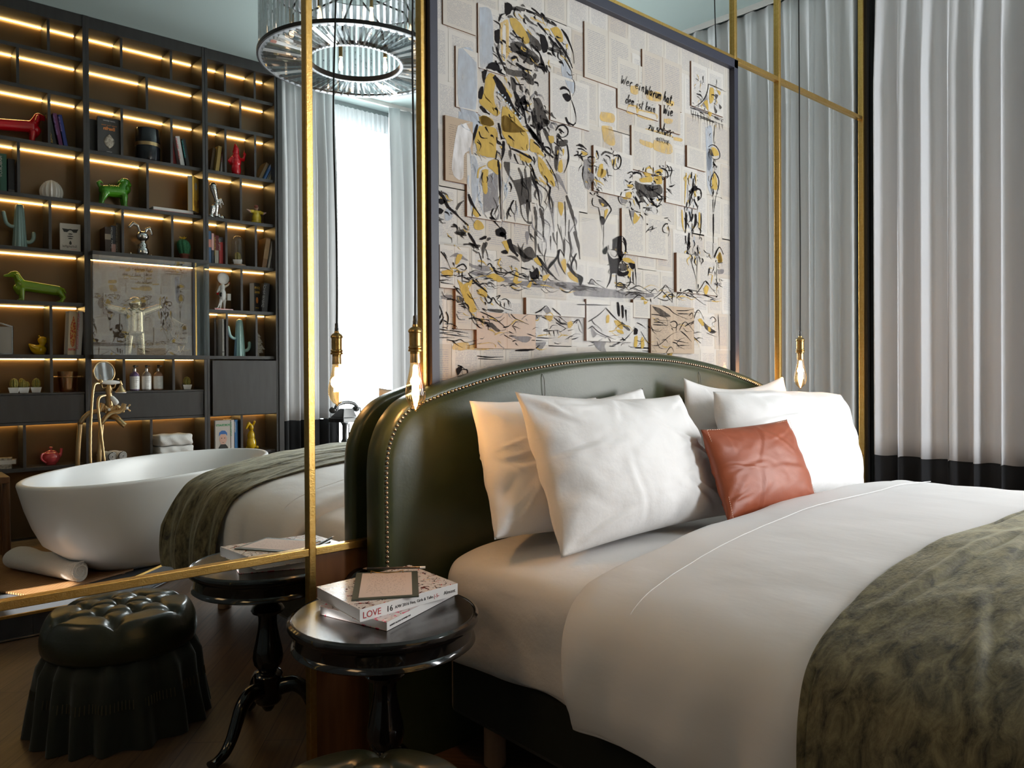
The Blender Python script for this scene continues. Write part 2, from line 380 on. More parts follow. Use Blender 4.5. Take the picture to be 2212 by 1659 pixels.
# mirror wall: brass grid at X .10, 1.097, 1.521, 3.435, 3.861, 4.87; rails at z .711 and 2.835
PX = (.10, 1.097, 1.521, 3.435, 3.861, 4.87)
def bar_v(x, z0, z1, w=.022): return MB().box(x-w/2, x+w/2, -.016, .012, z0, z1).obj('trim_1', 'brass', smooth=False, bevel=.002)
def bar_h(x0, x1, z, w=.024): return MB().box(x0, x1, -.014, .012, z-w/2, z+w/2).obj('trim_1', 'brass', smooth=False, bevel=.002)
for x, z0 in ((PX[0], 0), (PX[1], 0), (PX[2], .0), (PX[3], 0), (PX[4], 0), (PX[5], 0)):
    struct(bar_v(x, z0, ZC))
for a, c in zip(PX[:-1], PX[1:]):
    struct(bar_h(a+.011, c-.011, 2.835))
    if a != PX[2]: struct(bar_h(a+.011, c-.011, .711))
def mirror(x0, x1, z0, z1, label):
    o = MB().box(x0+.008, x1-.008, 0, .022, z0, z1).obj('mirror_panel', 'mirror_silver', smooth=False)
    return tag(o, label, 'mirror', 'mirror panels of the bed wall')
mirror(PX[0], PX[1], .72, 2.825, 'large mirror pane left of the brass post, reflecting the bookshelf, bathtub and faucet')
mirror(PX[0], PX[1], .0, .70, 'low mirror pane by the floor, reflecting the tufted stool and side table legs')
mirror(PX[0], PX[1], 2.845, ZC, 'top left mirror pane under the ceiling')
mirror(PX[1], PX[2], .72, 2.825, 'narrow mirror pane between two brass posts, behind the hanging bulb left of the picture')
mirror(PX[1], PX[2], 2.845, ZC, 'mirror pane above the bulb, reflecting the chandelier')
mirror(PX[2], PX[3], 2.845, ZC, 'wide mirror pane above the picture under the ceiling')
mirror(PX[3], PX[4], .72, 2.825, 'narrow mirror pane right of the picture, reflecting the grey curtain')
mirror(PX[3], PX[4], 2.845, ZC, 'small upper mirror pane right of the picture, above the brass rail')
mirror(PX[4], PX[5], .72, 2.825, 'mirror pane behind the right hanging bulb, reflecting curtain folds')
mirror(PX[4], PX[5], 2.845, ZC, 'upper mirror pane in the corner by the window curtain')
mirror(PX[4], PX[5], .0, .70, 'low mirror pane in the corner, beside the black curtain hem')
o = MB().box(PX[1]+.011, 1.50, -.004, .02, 0, .70).obj('wall_panel', 'wood_panel', smooth=False)
tag(o, 'brown lacquered wood panel below the brass rail behind the side table', 'panel')
o = MB().box(PX[3]+.02, PX[4]-.011, -.004, .02, 0, .70).obj('wall_panel', 'wood_panel', smooth=False)
tag(o, 'brown lacquered wood panel on the right of the headboard', 'panel')
struct(box('wall_front_panel', 'navy_frame', PX[2], PX[3], 0, .02, 0, 1.2)).name = 'wall_middle'
# corner strip between mirror and curtain
struct(MB().box(4.885, 4.93, -.03, .02, 0, ZC).obj('trim_1', 'dark_metal', smooth=False))

# ---------------------------------------------------------------- the picture
AX0, AX1, AZ0, AZ1 = 1.535, 3.421, 1.0, 2.815      # outer frame
FD = -.036; AY = -.006
art = thing('framed_artwork', 'large painting on book pages of a man in profile, above the green headboard', 'painting', (0, 0, 0))
b = MB(); w = .032
for s in ((AX0, AX0+w, AZ0, AZ1), (AX1-w, AX1, AZ0, AZ1), (AX0, AX1, AZ1-w*1.3, AZ1), (AX0, AX1, AZ0, AZ0+w)): b.box(s[0], s[1], FD, .0, s[2], s[3])
b.obj('picture_frame', 'navy_frame', art, smooth=False, bevel=.0015)
IX0, IX1, IZ0, IZ1 = AX0+w, AX1-w, AZ0+w, AZ1-w*1.3
box('backing_board', 'page_b', IX0, IX1, AY+.001, 0, IZ0, IZ1, art)
rnd = random.Random(3)
def aw(x, y):                                      # point of the picture plane
    p = atY(x, y, AY); return p.x, p.z
RG = dict(A=(920, 0, 5.821), B=(1240, 90, 6.144), C=(920, 240, 6.144), D=(1220, 280, 5.821), E=(920, 500, 6.506), F=(1240, 520, 6.144))
def az(reg, x, y): a = RG[reg]; return aw(a[0]+x/a[2], a[1]+y/a[2])
# flat layer: rows of pages edge to edge
pages = {k: MB() for k in ('page_a', 'page_b', 'page_c')}
z = IZ0-.05; row = 0
while z < IZ1:
    hgt = .185+rnd.uniform(-.012, .02); x = IX0-rnd.uniform(0, .12)
    while x < IX1:
        wd = rnd.choice((.118, .124, .13)); k = rnd.choice(('page_a', 'page_a', 'page_b', 'page_b', 'page_c')); dz = rnd.uniform(-.004, .004)
        a, c_, e, g = max(x, IX0), min(x+wd-.0012, IX1), max(z+dz, IZ0), min(z+dz+hgt-.0012, IZ1)
        if c_-a > .01 and g-e > .01:
            uvs = [((a-x)/wd, (e-z-dz)/hgt), ((c_-x)/wd, (e-z-dz)/hgt), ((c_-x)/wd, (g-z-dz)/hgt), ((a-x)/wd, (g-z-dz)/hgt)]
            pages[k].add([(a, AY-.0005, e), (c_, AY-.0005, e), (c_, AY-.0005, g), (a, AY-.0005, g)], [(0, 1, 2, 3)], [uvs])
        x += wd
    z += hgt; row += 1
for k, b in pages.items(): tag(b.obj('book_pages', k, art, smooth=False), kind='stuff')
# raised open books: (region, top-left, top-right, bottom-left y, material, two pages?)
RP = [('A', 200, -110, 615, 0, 305, 'page_a', 0), ('A', 640, 40, 990, 110, 850, 'page_b', 0), ('A', 360, 580, 640, 650, 1345, 'page_b', 0), ('A', 1545, 910, 2040, 1090, 1510, 'page_b', 1),
      ('A', 1975, 270, 2560, 460, 970, 'page_a', 1), ('B', 556, 210, 1100, 400, 880, 'page_a', 1), ('B', 885, 100, 1410, 290, 760, 'page_c', 1), ('B', 1535, 260, 1960, 440, 850, 'page_b', 1),
      ('B', 740, 1110, 1300, 1300, 1690, 'page_a', 1), ('B', 1135, 850, 1390, 950, 1160, 'page_c', 0), ('C', 232, 60, 600, 150, 920, 'page_tan', 0), ('C', 518, 565, 980, 650, 1400, 'page_b', 0), ('C', 985, 660, 1375, 740, 1460, 'page_a', 0),
      ('D', 1245, 405, 1640, 530, 915, 'page_b', 1), ('D', 335, 200, 830, 320, 770, 'page_b', 1), ('D', 690, 990, 1270, 1110, 1560, 'page_a', 1), ('D', 1510, 200, 1750, 270, 470, 'page_a', 0),
      ('E', 385, 640, 830, 690, 1370, 'page_c', 1), ('E', 680, 1130, 1510, 1190, 1640, 'page_fold', 1), ('E', 1375, 930, 2200, 1010, 1165, 'page_b', 1), ('F', 130, 775, 750, 840, 1330, 'page_b', 1),
      ('F', 985, 850, 1560, 910, 1490, 'page_tan', 1), ('F', 750, 780, 975, 810, 1020, 'page_a', 0), ('F', 1325, 160, 1870, 260, 680, 'page_a', 1), ('E', 155, 190, 570, 240, 790, 'page_b', 1)]
HT = []
for i, (rg, x0, y0, x1, y1, yb, mat, two) in enumerate(RP):
    a = az(rg, x0, y0); c_ = az(rg, x1, y1); e = az(rg, x0, yb)
    X0, X1, Z1, Z0 = max(a[0], IX0), min(c_[0], IX1-.004), min(a[1], IZ1-.004), e[1]
    th = .006+.0004*i; HT.append((X0, X1, Z0, Z1, th))
    b = MB(); y = AY-th
    b.cur = 1; b.box(X0, X1, y+.0004, AY, Z0, Z1); b.cur = 0
    for k in range(1+two):
        u0, u1 = (X0+(X1-X0)*k/(1+two)+.0006, X0+(X1-X0)*(k+1)/(1+two)-.0006)
        b.add([(u0, y, Z0), (u1, y, Z0), (u1, y, Z1), (u0, y, Z1)], [(0, 1, 2, 3)], [[(0, 0), (1, 0), (1, 1), (0, 1)]])
    b.obj('open_book_page', [mat, 'page_brown'], art, smooth=False)
def hgt(x, z):
    h_ = .0012
    for a in HT:
        if a[0] < x < a[1] and a[2] < z < a[3]: h_ = max(h_, a[4]+.0008)
    return h_
PM = {'k': 'ink', 'd': 'wash_dark', 'm': 'wash_mid', 'g': 'gold_paint', 'o': 'gold_wash', 'b': 'blue_wash', 'w': 'white_wash', 'e': 'blue_dot'}
PB = {k: MB() for k in PM}; LAY = {'w': 0, 'm': .0002, 'b': .0003, 'd': .0005, 'o': .0007, 'g': .0009, 'k': .0012, 'e': .0015}
def stroke(reg, kind, c, wd, pts):
    P = [Vector((*az(reg, *p), 0)) for p in pts]; P = [Vector((p.x, p.y)) for p in P]; b = PB[c]; lay = LAY[c]
    def v3(p): return (p.x, AY-hgt(p.x, p.y)-lay, p.y)
    def clampp(p): return Vector((min(max(p.x, IX0+.001), IX1-.001), min(max(p.y, IZ0), IZ1-.002)))
    if kind == 'p':
        Q = spline([(p.x, p.y, 0) for p in P+[P[0]]], 4)[:-1]; Q = [clampp(Vector((q.x+rnd.uniform(-1, 1)*.0012, q.y+rnd.uniform(-1, 1)*.0012))) for q in Q]
        n0 = len(b.v); me = bmesh.new(); vs = [me.verts.new((q.x, q.y, 0)) for q in Q]
        try: f = me.faces.new(vs)
        except ValueError: me.free(); return
        bmesh.ops.triangulate(me, faces=[f]); me.verts.index_update()
        b.add([v3(v.co) for v in me.verts], [tuple(v.index for v in f.verts) for f in me.faces]); me.free()
    else:
        wm = wd/RG[reg][2]*.0021
        Q = [Vector((q.x, q.y)) for q in spline([(p.x, p.y, 0) for p in P], 6)] if len(P) > 2 else [P[0].lerp(P[-1], k/6) for k in range(7)]
        vs = []; n_ = len(Q)
        for i, q in enumerate(Q):
            t = (Q[min(i+1, n_-1)]-Q[max(i-1, 0)]); t = t.normalized() if t.length > 0 else Vector((1, 0)); nn = Vector((-t.y, t.x))
            s = i/(n_-1); ww = wm*(.35+.65*sin(pi*min(1, s*1.15+.12)))*rnd.uniform(.8, 1.15)
            for sg in (.5, 0, -.5): vs.append(v3(clampp(q+nn*ww*sg)))
        fs = []
        for i in range(n_-1):
            for k in (0, 1): fs.append((3*i+k, 3*i+k+1, 3*i+k+4, 3*i+k+3))
        b.add(vs, fs)
def paint(reg, src):
    for ln in src.strip().split(';'):
        t = ln.split()
        if not t: continue
        kind, c = t[0][0], t[0][1]; wd = float(t[0][2:] or 0)
        pts = [tuple(float(q) for q in p.split(',')) for p in t[1:]]
        stroke(reg, kind, c, wd, pts)
paint('A', '''pk 990,40 1030,35 1080,75 1070,150 1010,200 990,190;pd 1075,90 1140,80 1220,100 1245,135 1200,145 1100,130;ld40 1230,190 1300,270 1400,330;pg 1050,230 1130,240 1220,340 1270,440 1300,520 1240,560 1180,470 1100,380 1060,300;
lk22 900,280 930,200 990,180;po 920,300 1030,250 1040,520 1040,680 960,780 930,620 915,450;pk 850,400 905,380 910,520 890,560 850,510;lk30 870,600 900,700 930,780 960,840;pd 1060,540 1180,530 1300,620 1420,720 1400,800 1300,740 1180,690 1070,640;
pd 1240,380 1330,440 1430,540 1440,640 1330,600 1260,480;lm40 1150,480 1260,600 1330,690;lk26 1260,140 1340,165 1380,200;lk20 1320,100 1400,160 1460,220;ld44 1380,170 1480,230 1560,290 1640,330;lk24 1530,250 1560,290;lk24 1570,270 1640,320;lo26 1310,220 1420,270 1510,310;
lk30 1400,290 1480,380 1530,440;pk 1430,430 1490,450 1530,560 1520,650 1470,660 1440,540;lk34 1540,460 1620,560 1700,620;ld60 1560,520 1650,600 1700,680;pg 1560,360 1640,340 1700,400 1720,510 1680,530 1620,460;lk22 1700,370 1760,440 1810,560 1850,680 1860,800;
lk34 1620,480 1720,620 1800,760 1840,860;lk16 1740,740 1810,860 1840,980;lk16 1720,400 1790,520 1840,640;pd 1540,590 1700,640 1730,700 1640,660 1540,630;pb 1720,740 1800,860 1840,1000 1840,1180 1780,1130 1700,900;lk10 1830,980 1850,1060 1850,1150 1820,1220;
lk28 1670,1130 1720,1110 1780,1150 1800,1220;pk 1700,1190 1760,1180 1810,1240 1760,1290 1710,1230;lk12 1810,1260 1850,1380 1870,1500 1860,1570;lk34 1740,1480 1770,1550 1830,1580 1865,1550;pd 1120,640 1250,660 1380,740 1330,820 1200,740;pk 1220,780 1280,710 1240,800;
lk36 1130,800 1220,860 1330,890;lk30 1070,740 1130,720 1160,780;lg24 1080,760 1120,730 1160,720;pd 960,840 1100,880 1240,900 1260,960 1100,960 980,900;pd 1240,900 1330,960 1360,1060 1300,1060 1240,1000;pk 1440,690 1480,790 1520,910 1480,880 1440,800;ld50 1380,930 1340,1010;
ld50 1180,1080 1220,1160;ld50 1260,1120 1300,1200;ld50 1370,1150 1400,1210;pk 735,870 790,800 880,800 920,900 860,900 800,880;pk 700,900 760,880 740,1000 720,1040;pg 740,1010 800,920 880,960 960,1050 1040,1150 1080,1200 1050,1230 960,1120 880,1040 850,1200 880,1340 930,1420 870,1460 760,1380 680,1310 670,1260 720,1180;
lk84 850,960 930,1080 1010,1220 1100,1360 1190,1500;le30 905,1150 915,1175;le26 955,1190 965,1210;le30 985,1220 998,1240;le24 960,1250 970,1270;le24 1012,1285 1018,1305;le26 1040,1305 1050,1325;le32 1055,1345 1068,1370;le30 1115,1415 1125,1440;le28 1170,1465 1180,1490;le28 1176,1510 1184,1535;
pk 690,1090 660,1160 650,1230 700,1240 720,1100;lk40 680,1340 740,1400 800,1440;pg 960,1340 1050,1380 1150,1500 1220,1600 1280,1659 980,1659 950,1500;pg 670,1480 720,1460 820,1490 850,1560 780,1600 700,1570;pb 390,620 600,660 610,1380 400,1340;pb 660,100 800,130 830,420 820,800 740,850 665,840;
pb 410,1400 640,1430 640,1659 430,1600;lk60 1110,1150 1170,1290 1230,1420 1260,1560;pk 1240,1190 1260,1300 1200,1320 1180,1250;pd 1350,1240 1430,1240 1500,1420 1540,1560 1440,1600 1380,1500;ld50 1360,1360 1340,1600;lg18 1270,1340 1330,1300;pd 1060,960 1120,1000 1130,1140 1080,1120;
lm60 1160,860 1260,960 1290,1060;ld36 900,560 880,700;ld30 960,840 1020,960;lk26 1320,560 1400,640 1440,700;lk22 1180,620 1260,700 1330,760;lm50 1330,700 1390,820 1400,900''')
paint('C', '''lk22 1720,260 1760,200 1830,190 1880,250 1870,320 1800,350 1740,300;lk34 1760,240 1830,290;lk30 1740,330 1820,400;pd 1730,400 1870,380 1860,460 1750,470;lk24 1870,440 1890,600 1870,720 1830,820;lg34 1820,500 1820,590;pg 1760,680 1800,650 1810,800 1750,800;lg20 1750,520 1740,580;
pd 1710,470 1770,460 1750,700 1730,800 1700,700;pg 1000,80 1060,60 1200,180 1300,260 1350,330 1350,520 1200,500 1090,450 1060,380 1010,300;lk60 1360,240 1480,380 1580,520 1690,620;lk50 1330,180 1420,300 1520,430;pd 1400,60 1460,60 1480,200 1430,220;ld66 1480,200 1500,330 1560,500;ld66 1560,230 1640,400 1680,560;
pd 1540,90 1640,130 1620,180 1560,160;pg 1620,330 1690,340 1690,420 1640,420;pg 1380,370 1430,390 1540,550 1560,600 1460,560 1380,520;pg 700,80 780,60 880,130 900,190 820,200 730,170;pg 700,200 930,240 930,480 940,600 880,620 740,590 680,540 660,440 640,400;lk34 680,180 650,280 620,400 610,560;
lk24 780,210 830,290;lk34 960,160 980,260 1000,380;lk44 1030,400 1020,560 1000,650;pg 1240,560 1340,570 1400,640 1360,690 1260,650;lk26 1130,500 1230,540 1400,640 1440,700;lk24 1170,570 1190,640 1230,710;ld50 1110,520 1120,640;pg 1480,600 1540,640 1620,760 1680,860 1710,1000 1640,960 1540,860 1490,740;
lk14 1590,640 1680,800 1740,940 1760,1050;lo30 1500,880 1580,960 1640,1000;pd 1010,680 1340,740 1370,1100 1380,1480 1300,1480 1240,1380 1210,1200 1150,1000 1060,850 1010,740;ld40 1200,760 1250,900 1240,1130;ld40 1290,780 1310,1000;ld50 1320,1180 1330,1480;ld40 1060,1340 1050,1440;
lk32 930,640 950,850 960,1100 970,1440;lg12 960,800 960,1000 950,1240;pg 800,680 880,650 970,700 960,800 920,850 850,790 790,740;lg24 660,900 680,780 770,730;pg 720,790 800,790 790,960 790,1080 760,1110 730,1050 715,900;pb 570,600 640,620 680,900 620,1250 580,1100;lb30 660,1000 690,1200 740,1380;
pm 800,860 920,840 930,1200 940,1440 760,1400 740,1100;pw 400,200 600,180 560,500 480,600 470,900 360,880 320,700;lk40 90,1000 150,1060 230,1150 290,1270 380,1350 470,1440 560,1520;pk 130,1180 200,1160 260,1200 200,1240;pk 90,1270 180,1290 230,1320 180,1370;ld40 400,1310 440,1240 500,1190;ld30 130,1450 230,1440;
pb 240,1350 290,1290 350,1380 320,1440 260,1450;lk36 540,1110 570,1200 620,1290 700,1400;pg 590,1290 640,1290 680,1400 640,1410 600,1370;pg 630,1500 690,1440 770,1540 700,1580 640,1560;lk20 870,1300 840,1380 890,1450 970,1540 1020,1620;lk30 820,1420 900,1450;pk 920,1580 1000,1540 1060,1600 1040,1659 940,1659;
ld50 1440,1270 1460,1420 1470,1659;ld50 1510,1290 1550,1450 1560,1659;lk40 1370,800 1460,1000 1490,1100 1510,1260;lk30 1380,700 1480,950;lm66 1720,830 1800,960 1870,1100;ld56 1860,1120 1920,1300 1960,1450 2000,1659;ld26 1840,1200 1850,1400 1850,1659;ld20 1900,1440 1890,1659;pg 1750,1210 1820,1230 1800,1390 1760,1320;
lm40 1690,1200 1680,1400 1700,1600;pd 390,1600 480,1570 540,1600 480,1650 420,1640;lm50 1640,180 1700,240;ld40 1380,60 1360,160;pk 1460,180 1500,150 1540,230 1500,260;lm40 1250,1130 1290,1300''')
paint('B', '''po 950,660 1130,690 1130,800 950,770;po 1200,780 1300,800 1290,860 1210,840;po 730,590 820,600 820,710 730,680;po 700,840 820,860 820,960 690,940;po 830,900 1070,960 1060,1050 840,990;po 1170,1030 1280,1040 1260,1100 1180,1080;po 350,930 520,960 520,1080 350,1040;po 360,1120 500,1140 540,1370 400,1330;
po 1040,1310 1260,1370 1260,1500 1040,1440;po 960,1150 1270,1230 1260,1265 960,1175;po 1300,1260 1430,1290 1420,1330 1300,1300;po 850,1300 1020,1360 1000,1420 860,1360;lk16 1760,570 1750,650 1720,740 1670,810 1600,860 1540,870;lk16 1540,880 1680,920 1820,980 1980,1040;lk12 1760,570 1880,620 1970,660;lk10 1870,510 1870,600;
lk9 1550,900 1560,1000;lk9 1580,920 1570,1060;lk9 1610,930 1610,1050;lk9 1640,950 1650,1090;lk9 1680,960 1680,1060;lk9 1720,980 1730,1100;lk9 1760,1000 1770,1150;lk9 1800,1010 1800,1140;lk9 1840,1040 1830,1120;lk9 1880,1060 1880,1160;lk9 1920,1080 1930,1190;lk9 1960,1090 1970,1180;lk12 1550,960 1700,1000 1850,1060 1980,1110;
pg 1780,610 1830,640 1830,770 1790,830 1770,760;pg 1660,860 1740,780 1760,900 1720,950;pg 1870,650 1920,670 1910,720;pg 1760,930 1820,960 1800,1000;pd 1850,700 1890,720 1860,780;pd 1900,830 1940,880 1910,900;pd 1830,850 1880,930 1850,960;ld40 1860,1000 1930,1040;pm 1560,880 1680,840 1740,700 1760,900 1740,960;
lk12 1860,1110 1850,1300 1860,1370;pb 1740,1140 1830,1150 1820,1659 1760,1659;lk14 1780,1400 1830,1370 1890,1400 1930,1480 1920,1550 1850,1560 1780,1480 1770,1420;pg 1820,1400 1880,1420 1920,1500 1860,1520 1830,1460;pd 1780,1420 1830,1440 1850,1520 1800,1500''')
paint('D', '''lk30 170,190 220,210 270,250;lk18 110,330 160,320 230,340 290,310;lk16 160,240 220,250 290,300;pg 200,270 270,290 280,320 220,320;lk30 200,340 230,400;pm 240,380 320,370 330,500 340,640 300,760 250,700 225,560;lk14 235,460 220,580 260,740;lk26 370,270 400,350;ld26 430,330 480,290 560,310 640,350;
lk18 580,340 650,330 680,390 660,480 600,510 570,440;lk16 590,380 580,500;lg26 570,380 570,460;lg22 610,370 600,480;ld24 460,370 500,440;pg 410,450 450,440 450,560 400,610 380,560;ld30 370,480 360,560;ld26 500,500 520,610;pg 430,500 490,520 480,590 420,610;ld26 350,600 400,660;ld26 330,660 370,740;
lk12 310,790 350,830;lk12 380,790 360,830;lk14 350,860 340,920 360,960 420,980;lk22 400,830 470,870 540,940 580,1010 540,1080 490,1180;pd 420,870 500,890 540,960 480,970 430,920;pg 450,920 490,940 470,970;lk14 420,980 440,1080 450,1180 470,1280;pg 500,1020 540,1000 520,1080 490,1130;pk 450,1080 500,1120 490,1190 460,1190;
lk8 485,1190 485,1500;pk 470,1520 530,1470 520,1560 480,1560;pg 980,540 1000,490 1050,470 1090,520 1080,580 1020,590;pg 1100,530 1180,500 1210,530 1150,580;pg 930,620 1080,590 1090,660 960,660;pg 1110,600 1200,590 1220,680 1140,680;lk24 1190,490 1250,520 1270,600 1210,640;lk16 960,520 970,480;lk18 990,560 1000,480;
lk14 1045,455 1060,500;lk14 1170,455 1180,500;lk28 840,560 900,540 960,570;lk20 1090,480 1090,560;pd 880,640 960,680 1100,700 1200,700 1220,800 1100,860 960,830 890,740;lk34 1000,700 1060,760 1170,740;lk44 1070,860 1110,930 1160,980;lk22 1140,790 1220,860 1180,940;ld56 900,780 960,870 1000,900 1050,960;
pb 1020,690 1160,700 1150,740 1040,740;lk16 1150,830 1200,900;lk26 930,760 1000,820 1060,900;lk26 880,850 920,950;lk14 760,560 820,540 840,620;ld24 730,640 790,680;pg 750,700 830,700 800,750;pg 740,800 810,790 800,860 740,850;lk14 690,790 670,860 700,930 760,950;pm 690,860 780,880 770,930 710,920;
lk14 720,770 780,760;lg20 860,880 880,960;lk24 880,840 930,940 940,1000;lk14 780,1000 800,1100 830,1200;pg 850,1020 920,1040 910,1120 850,1190 830,1150;pm 790,1010 850,1030 840,1100 810,1100;lk8 990,1300 1040,1240 1080,1230 1060,1270 1040,1280 1060,1290;lk8 1000,1280 1060,1255 1120,1240;lk8 1080,1210 1070,1260 1130,1230;
pk 1000,1185 1020,1195 1005,1205;lk16 1200,1240 1240,1190 1290,1210 1310,1290 1280,1370;lk14 1200,1240 1210,1290 1260,1310;lg18 1260,1230 1280,1290;lk12 1220,1120 1280,1120 1330,1160;lk16 1300,470 1320,520 1300,600 1310,690;lk14 1270,520 1350,520;lk30 1590,620 1580,760 1550,900 1530,1020;lb30 1560,560 1590,700;
lg24 1620,560 1620,700;pk 1610,700 1650,760 1560,800 1540,900 1560,960 1530,900 1560,760;lk28 1630,740 1700,760 1710,850 1660,900;pg 1600,780 1650,770 1640,840 1600,840;pk 1640,850 1690,840 1680,890;lk26 1590,880 1640,970 1670,1000;lk44 1520,1040 1520,1200 1510,1300;lk34 1560,1030 1580,1130 1560,1160;
lk54 1640,1060 1640,1180 1590,1280;lg44 1690,1040 1690,1140 1680,1240;lk20 1710,1050 1710,1200 1690,1380;lk44 1560,1300 1550,1450 1530,1560;ld44 1600,1180 1600,1350;lk26 1660,1480 1680,1560;lg30 1500,550 1490,760 1480,940;lg36 1470,1010 1480,1200 1500,1280;lm24 1520,700 1520,960;lk14 1875,370 1870,430 1880,530;
lk20 1860,430 1890,460;lk16 1880,530 1840,600 1830,700 1850,800 1870,890;lk20 1880,530 1930,620 1930,720 1910,790 1890,880;pg 1850,600 1880,550 1910,620 1910,750 1850,740;lk16 1860,880 1860,1040;lk14 1890,880 1870,1040;lk30 1865,1060 1865,1430;pb 1780,300 1850,300 1850,800 1790,700;lk8 1860,1430 1860,1659;
lk16 1870,1600 1940,1480 1990,1570;pg 1900,1610 1950,1540 1980,1659 1920,1659;lk40 1560,620 1570,540;lk34 1610,1060 1590,1160;pk 600,1380 680,1340 740,1400 740,1560 680,1620 640,1500 600,1520''')
paint('E', '''pg 90,200 130,230 140,340 110,410;lk14 170,290 240,380 310,540;lk12 210,300 260,380;pm 290,360 400,310 500,370 560,420 480,400 400,370;pg 400,330 470,330 440,420 400,470 370,450;lk16 340,440 360,500;lk16 380,520 440,480 490,470 530,520 500,550 440,530;lk14 420,560 430,640;lk14 470,570 470,740;lk14 400,640 520,620;
pm 560,420 700,480 860,480 930,540 800,560 620,490;lk34 590,20 680,160 740,260;pd 590,150 700,180 770,200 700,240;pd 640,250 740,290 720,310 660,270;lk10 740,290 780,420 770,550;ld50 820,160 800,270 800,380;ld40 850,150 830,240;pk 750,100 840,60 840,100 760,120;pd 860,90 910,90 900,120 850,130;pd 390,10 540,10 560,70 440,50;
lk60 1030,30 1100,60 1120,110;lk80 1160,110 1200,230 1290,350;ld70 1180,180 1300,270 1400,360 1500,390;pk 1050,280 1120,260 1150,310 1080,310;pg 1060,150 1130,130 1160,200 1150,320 1110,230;pd 1280,150 1330,230 1380,150 1360,260 1460,210 1540,330 1480,400 1350,420;pd 1130,340 1250,350 1320,430 1250,390;
ld40 1530,0 1540,180 1540,370;lm60 1420,0 1420,180;ld24 1750,60 1750,260;ld24 1840,0 1840,250;ld50 1940,110 1940,370;ld40 2000,0 2030,200 2040,360;ld60 2080,0 2140,200 2160,390;ld24 1640,0 1660,150;lk14 900,450 960,540 1060,580 1180,580 1250,550 1350,620 1440,680;pg 860,620 960,590 1100,680 1030,710 940,680;
pg 1220,710 1260,570 1300,610 1290,700 1360,690 1280,740;pm 540,560 800,570 1100,640 1250,690 1700,700 2200,740 2200,840 1900,810 1400,770 1100,710 800,650;pk 1450,550 1500,570 1560,510 1590,640 1520,680 1470,650;lk16 1440,700 1600,690;pg 1410,780 1460,710 1490,700 1460,790;pg 1510,390 1580,360 1640,460 1600,480 1550,450;
lk40 1600,380 1700,540 1780,620 1840,680;pg 1640,620 1740,600 1700,660 1640,700;lk30 1700,550 1760,440 1800,440;lk34 1720,520 1840,360 1880,260 1940,350;lk44 1980,450 2060,580 2180,700;pg 1890,430 1950,390 1970,500 1940,580;pg 1980,580 2080,550 2120,650 2130,720 2020,660;pk 2120,590 2200,640 2200,700 2160,760;
pd 1800,720 1950,770 1950,800 1830,760;pg 400,680 520,780 590,860 640,1000 680,1110 600,1140 520,1000 460,850;pg 490,750 640,680 560,820 520,800;pg 690,830 790,790 830,900 790,930 700,880;pg 180,560 330,540 340,610 300,640 190,610;lk16 170,630 260,628 350,620;lk12 90,700 220,730 350,750;lk16 350,770 420,850 480,920;
lk24 560,590 640,700 760,800 860,890 920,970;lk18 600,600 740,760;lk10 580,860 640,980 720,1110;lk16 790,920 830,990 900,1000 940,930 1000,1010 1100,1080 1210,1110;lk10 980,920 1040,900 1000,960 1060,1000;lk10 1060,960 1120,950 1180,1000 1190,1080;lk12 1040,1000 1060,1060;lk12 1100,1000 1100,1080;lk12 1150,970 1170,1060;
lg20 910,1010 950,1040;pd 810,1070 900,1090 1080,1100 1060,1140 900,1120;pd 400,900 480,930 460,1000 400,1000;pm 200,900 360,890 350,950 230,950;lk14 460,1050 560,1090;lk12 430,1030 500,1030;lk12 180,1030 220,1130 240,1230 240,1420;lk22 180,1230 220,1150;lk20 190,1310 250,1200;lk16 280,1130 310,1220 290,1380;
lk16 250,1250 310,1290;lk12 180,1370 340,1400;lk10 150,1430 380,1420;lk12 330,1390 590,1430;lk10 250,1440 600,1485;lk8 150,1490 400,1495;lk12 730,1130 840,1180 950,1240 1090,1370 970,1400;lk16 570,1230 640,1220 760,1240 930,1245;pd 800,1270 900,1290 970,1360 1010,1400 960,1410 870,1340;lk10 1160,1160 1230,1230 1410,1310;
lk10 1130,1410 1200,1440;lk10 1390,1440 1510,1480;pm 1150,1480 1440,1480 1400,1550 1320,1560 1200,1500;lk12 1130,1470 1230,1470;lk12 1450,1530 1700,1540;lk12 1550,1490 1760,1500;lk18 1500,1150 1580,1110 1650,1050 1700,1100;pm 1520,1240 1640,1070 1720,1130 1600,1200 1530,1250;pg 1650,1160 1720,1140 1780,1210 1740,1270 1680,1220;
lk18 1740,1080 1830,1160 1980,1290;lk18 1800,1210 1900,1300 1970,1300;lk16 1820,1280 1960,1360;pg 1980,1280 2040,1260 2060,1320 2000,1360;lk14 2060,1300 2140,1240 2200,1380;lk16 1650,1390 1700,1380 1690,1470;lk14 1720,1400 1750,1470;lk14 1790,1390 1800,1470;lk14 1840,1380 1860,1460;lk14 1650,1400 1870,1390;
po 390,1580 580,1560 600,1659 380,1659;po 600,1600 850,1560 950,1600 900,1659 600,1659;lk12 290,1520 400,1540 480,1520 560,1560 690,1530;ld30 1450,30 1540,120;lk12 860,480 900,450 960,520''')
